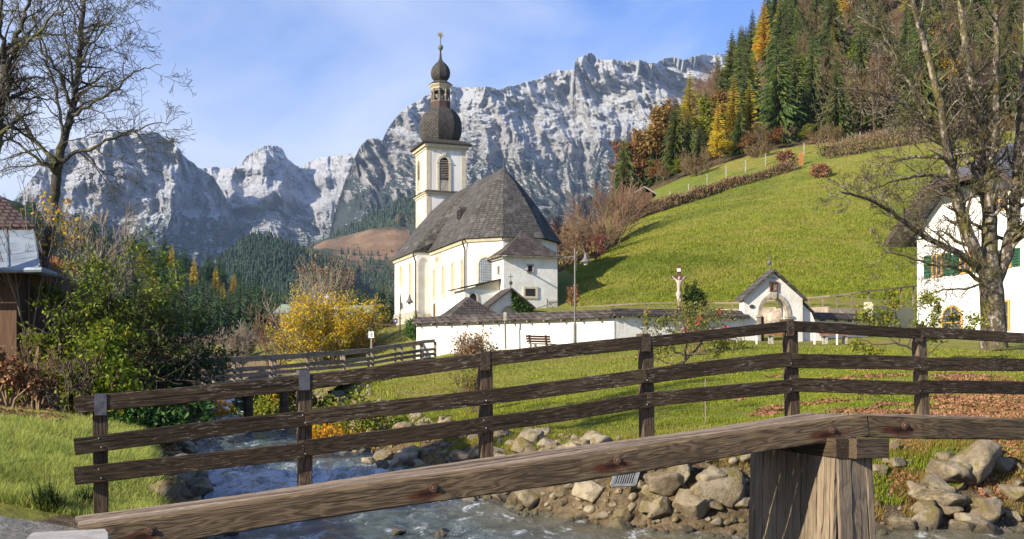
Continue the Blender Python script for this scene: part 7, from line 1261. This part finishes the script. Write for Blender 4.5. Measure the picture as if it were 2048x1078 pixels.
for px, py, w_, lb in [(1062, 1000, 92, 'pale rounded boulder at the water edge left of the drain grate'), (1112, 962, 62, 'rounded boulder above the pale one left of the drain grate'), (1385, 1012, 130, 'big two toned boulder at the water edge left of the bridge pier'), (1255, 1052, 56, 'dark wet boulder in the shallow water below the drain grate'), (1178, 1020, 50, 'small pale boulder below the drain grate'), (1960, 940, 130, 'largest grey boulder high on the bank at the right'), (1860, 1000, 112, 'broad boulder just right of the bridge pier'), (1900, 1042, 56, 'small round mossy boulder at the water edge at the right'), (1975, 1036, 110, 'long flat boulder at the water edge below the largest grey one'), (1818, 1062, 80, 'boulder touching the foot of the bridge pier'), (2035, 990, 80, 'boulder cut by the right edge'), (1440, 965, 90, 'shaded boulder half hidden behind the bridge pier'), (1318, 980, 60, 'boulder right of the drain grate'), (1480, 1040, 60, 'pale boulder against the left side of the bridge pier'), (770, 915, 70, 'dark angular boulder on the right bank seen below the lowest rail'), (815, 925, 80, 'grey boulder right of the dark angular one below the lowest rail'), (465, 832, 40, 'jagged boulder at the right end of the weir'), (325, 985, 90, 'big boulder on the left bank behind the first handrail post'), (385, 975, 70, 'mossy boulder at the left water edge beside the rapids'), (370, 905, 50, 'boulder on the left bank under the middle rail'), (1790, 905, 40, 'small boulder in the grass right of the pier cap'), (1000, 1000, 60, 'dark boulder at the water edge just under the edge beam')]:
    g = hit(px, min(py+w_*.22, 1075), 11)
    if g is None: continue
    s = w_/2/F*g.y*1.08; boulder(g+Vector((0, s*.3, s*.35)), s, lb, None, rg)
n = 0
while n < 270:
    t = rg.random(); i = rg.integers(3, 13); a, b = RB[i], RB[i+1]; p = (a[0]+(b[0]-a[0])*t, a[1]+(b[1]-a[1])*t); dx, dy = b[0]-a[0], b[1]-a[1]; L_ = math.hypot(dx, dy); dist = rg.random()*2.7-.25; nx, ny = (-dy/L_, dx/L_); nx, ny = (nx, ny) if chan(np.array([p[0]+nx]), np.array([p[1]+ny]))[0] > 0 else (-nx, -ny); x, y = p[0]+nx*dist, p[1]+ny*dist
    if x > 16: continue
    if 1195 < 1024+x/y*F < 1300 and dist > .2: continue
    z = hz(x, y); s = (.10+.27*rg.random()**1.7)*(1.15 if dist < 1.8 else .75)*(1+.012*y); boulder((x, y, max(z, float(wz(y))-.15)+s*.25), s, 'limestone boulder packed in the stony right river bank', 'boulders of the right river bank', rg); n += 1
for k in range(60):
    i = rg.integers(3, 9); t = rg.random(); a, b = LB[i], LB[i+1]; x, y = a[0]+(b[0]-a[0])*t-rg.random()*1.0+.2, a[1]+(b[1]-a[1])*t
    if y < 12: continue
    s = .12+.30*rg.random()**1.6; boulder((x, y, max(hz(x, y), float(wz(y))-.1)+s*.2), s, 'limestone boulder along the left river bank', 'boulders of the left river bank', rg)
gq = []; gv = np.random.default_rng(95); Vs, Fs, b = [], [], 0; ico = [np.empty(len(BMS.vertices)*3, np.float32) for BMS in BL]
for v_, me_ in zip(ico, BL): me_.vertices.foreach_get('co', v_)
tri = np.array([tuple(p_.vertices) for p_ in BL[0].polygons])
for k in range(1700):
    i = gv.integers(3, 13); t = gv.random(); a_, b_ = np.array(RB[i]), np.array(RB[i+1]); p = a_+(b_-a_)*t; dv = b_-a_; L_ = np.hypot(*dv); nn = np.array([-dv[1], dv[0]])/L_; dist = gv.random()*3.0-.3; q = p+nn*dist
    if chan(q[:1], q[1:])[0] < 0 and dist > .3: q = p-nn*dist
    if q[0] > 16: continue
    s = (.03+.09*gv.random()**2)*(1+.012*q[1]); v_ = ico[gv.integers(len(ico))].reshape(-1, 3)*np.array([s*(.8+.5*gv.random()), s*(.8+.5*gv.random()), s*.8]); gq.append((v_, q, s)); Fs.append(tri+b); b += len(v_)
qa = np.array([q for v, q, s_ in gq]); za_ = np.maximum(height(qa[:, 0], qa[:, 1]), wz(qa[:, 1])-.04); Vs = [v+np.array([q[0], q[1], z+s_*.3]) for (v, q, s_), z in zip(gq, za_)]
tag(np_obj('gravel', np.concatenate(Vs), np.concatenate(Fs), m_rock, smooth=True), kind='stuff')
for px, py in ((345, 640), (790, 1068), (880, 1072), (462, 1070), (690, 912)):
    y = (2.6)*F/(py-HOR) if py > 800 else None
    if y: boulder((PX(px, y), y, float(wz(y))+.02), .22, 'low wet stone breaking the river surface', 'wet stones in the river', rg, .5)
# drain grate in the bank
gT, gB = hit(1255, 948, 15), hit(1240, 1008, 15); gd = Vector((.94, .34, 0)); gT, gB = gT+Vector((.05, -.34, .26)), gB+Vector((0, -.34, .22)); q = [gT-gd*.22, gT+gd*.24, gB+gd*.22, gB-gd*.22]; dg = empty('drain_grate', q[3], 'slanted steel drain grate set in the stones of the right bank', 'grate'); m = MB(); nrm = (q[1]-q[0]).cross(q[3]-q[0]).normalized(); nrm = nrm if nrm.y < 0 else -nrm
for a, b in zip(q, q[1:]+q[:1]): m.bar(a+nrm*.05, b+nrm*.05, .05, .04, nrm)
m.build('frame', m_iron_grate, dg); m = MB()
for i in range(1, 10): f = i/10; m.bar(q[0].lerp(q[1], f)+nrm*.05, q[3].lerp(q[2], f)+nrm*.05, .018, .03, nrm)
m.build('bars', m_iron_grate, dg); MB().hexa([p-nrm*.02 for p in q], [p+nrm*.01 for p in q]).build('shaft', m_black, dg)
# ---- grass, tufts, fallen leaves
def blades(name, X, Y, hgt, wid, mat, rg, lean=.5, lay=None):
    Z = height(X, Y); n = len(X); a = rg.random(n)*6.28; l = lean*hgt*rg.random(n); h_ = hgt*(.6+.6*rg.random(n)); w_ = wid*(.7+.6*rg.random(n)); b = np.stack([X, Y, Z-.02], 1); s = np.stack([np.cos(a)*w_/2, np.sin(a)*w_/2, 0*a], 1); a2 = a+1.57+rg.normal(0, .5, n); t = b+np.stack([np.cos(a2)*l, np.sin(a2)*l, h_], 1)
    V = np.stack([b-s, b+s, t], 1).reshape(-1, 3); o = np_obj(name, V, np.arange(3*n).reshape(n, 3), mat); return tag(o, kind='stuff')
rg = np.random.default_rng(101)
def sample(n, px0, px1, y0, y1, keep, pw=1.0):
    Y = 1/((1/y1)+(1/y0-1/y1)*rg.random(n)**pw); px = px0+(px1-px0)*rg.random(n); X = (px-1024)/F*Y; k = keep(X, Y, px); return X[k], Y[k]
X, Y = sample(400000, 620, 2400, 19, 62, lambda x, y, px: (chan(x, y) > 1.35+1.0*perlin(x*.9, y*.9, 4)) & (y < 60.5-.012*(px-835)) & ~((px < 840) & (y > 56)))
Hb = np.where(chan(X, Y) < 3.2, .15, .075)*(.6+.01*Y)*(1+.5*perlin(X*.9, Y*.9, 8)); blades('grass', X, Y, np.maximum(Hb, .02), .012+.0009*Y, m_grass, rg, .9)
m_straw = blademat('straw_grass_blades', (.30, .21, .045), (.40, .28, .07), (.20, .17, .03))
X, Y = sample(170000, 600, 2090, 17.5, 45, lambda x, y, px: (chan(x, y) > .55) & (chan(x, y) < 3.2) & (perlin(x*1.1, y*1.1, 24) > -.12)); blades('dry_grass', X, Y, .16*(1+.5*perlin(X*1.5, Y*1.5, 8)), .016, m_straw, rg, 1.2)
X, Y = sample(240000, -480, 560, 10.2, 26, lambda x, y, px: (chan(x, y) > .9) & (px < 460) & ~((y < 10.9) & (px < 240)) & (y < 19.5)); blades('grass', X, Y, .10*(1+.6*perlin(X*1.1, Y*1.1, 9))+.01, .012, m_grass_l, rg, 1.3)
X, Y = sample(280000, 1100, 2300, 79, 166, lambda x, y, px: (x > 6) & (y < 158+.03*x)); blades('grass', X, Y, .16*(1+.5*perlin(X*.35, Y*.35, 8))+.01, .11, m_grass, rg, 1.0)
def tuft(px, py, n, L_, lb, mt, Y0=9):
    g = hit(px, py, Y0); br = []; Vs = []; 
    for i in range(n):
        a = rg.random()*6.28; r = .25+.75*rg.random(); l = L_*(.6+.5*rg.random()); p0 = np.array(g)+np.array([rg.normal(0, .05), rg.normal(0, .05), -.02]); d = np.array([math.cos(a), math.sin(a), 0])*r; s = np.array([-math.sin(a), math.cos(a), 0])*.008; pts = [p0+d*l*.75*t+np.array([0, 0, l*(1.15*t-.95*t*t*r)]) for t in (0, .35, .7, 1)]
        for k in range(3): w0, w1 = 1-k/3, 1-(k+1)/3+.02; Vs += [pts[k]-s*w0, pts[k]+s*w0, pts[k+1]+s*w1, pts[k+1]-s*w1]
    e = empty('grass_tuft', g, lb, 'grass'); np_obj('blades', np.array(Vs), np.arange(len(Vs)).reshape(-1, 4), mt, e)
tuft(95, 1030, 260, .42, 'long arching grass tuft beside the left end of the footbridge', m_everd); tuft(170, 1015, 150, .34, 'smaller dark grass tuft just left of the first handrail post', m_everd)
def litter(name, X, Y, size, mat):
    Z = height(X, Y)+.03+.03*rg.random(len(X)); V, Q = leaves(np.stack([X, Y, Z], 1), size, rg, .75, None); o = np_obj(name, V, Q, mat); return tag(o, kind='stuff')
X, Y = sample(64000, 1440, 2300, 21.5, 40, lambda x, y, px: (chan(x, y) > 1.0) & (perlin(x*.55, y*.8, 14)+.35*perlin(x*1.7, y*1.7, 15)+(px-1760)/520 > .12+.35*np.clip((y-31)/6, 0, 2))); litter('fallen_leaves', X, Y, .085, m_brownleaf)
X, Y = sample(13000, 1780, 2150, 18.6, 22.5, lambda x, y, px: (chan(x, y) > .9) & (perlin(x*1.1, y*1.1, 34)+(px-1930)/260 > -.25)); litter('fallen_leaves', X, Y, .08, m_brownleaf)
X, Y = sample(16000, -40, 400, 16.5, 30, lambda x, y, px: (chan(x, y) > .3) & ((px < 120+60*perlin(x, y, 3)) | (y > 19))); litter('fallen_leaves', X, Y, .08, m_brownleaf)
# ---------------- air ----------------
t = NT('haze_air'); t.t.nodes.remove(t.b); v = t.n('ShaderNodeVolumePrincipled'); v.inputs['Color'].default_value = (.48, .68, 1, 1); v.inputs['Density'].default_value = 4.3e-5; v.inputs['Anisotropy'].default_value = 0
t.l(v.outputs[0], t.out.inputs['Volume']); m = MB().box((0, 4300, 745), (14400, 8900, 1570)); hz_o = m.build('haze', t.m); tag(hz_o, kind='stuff')
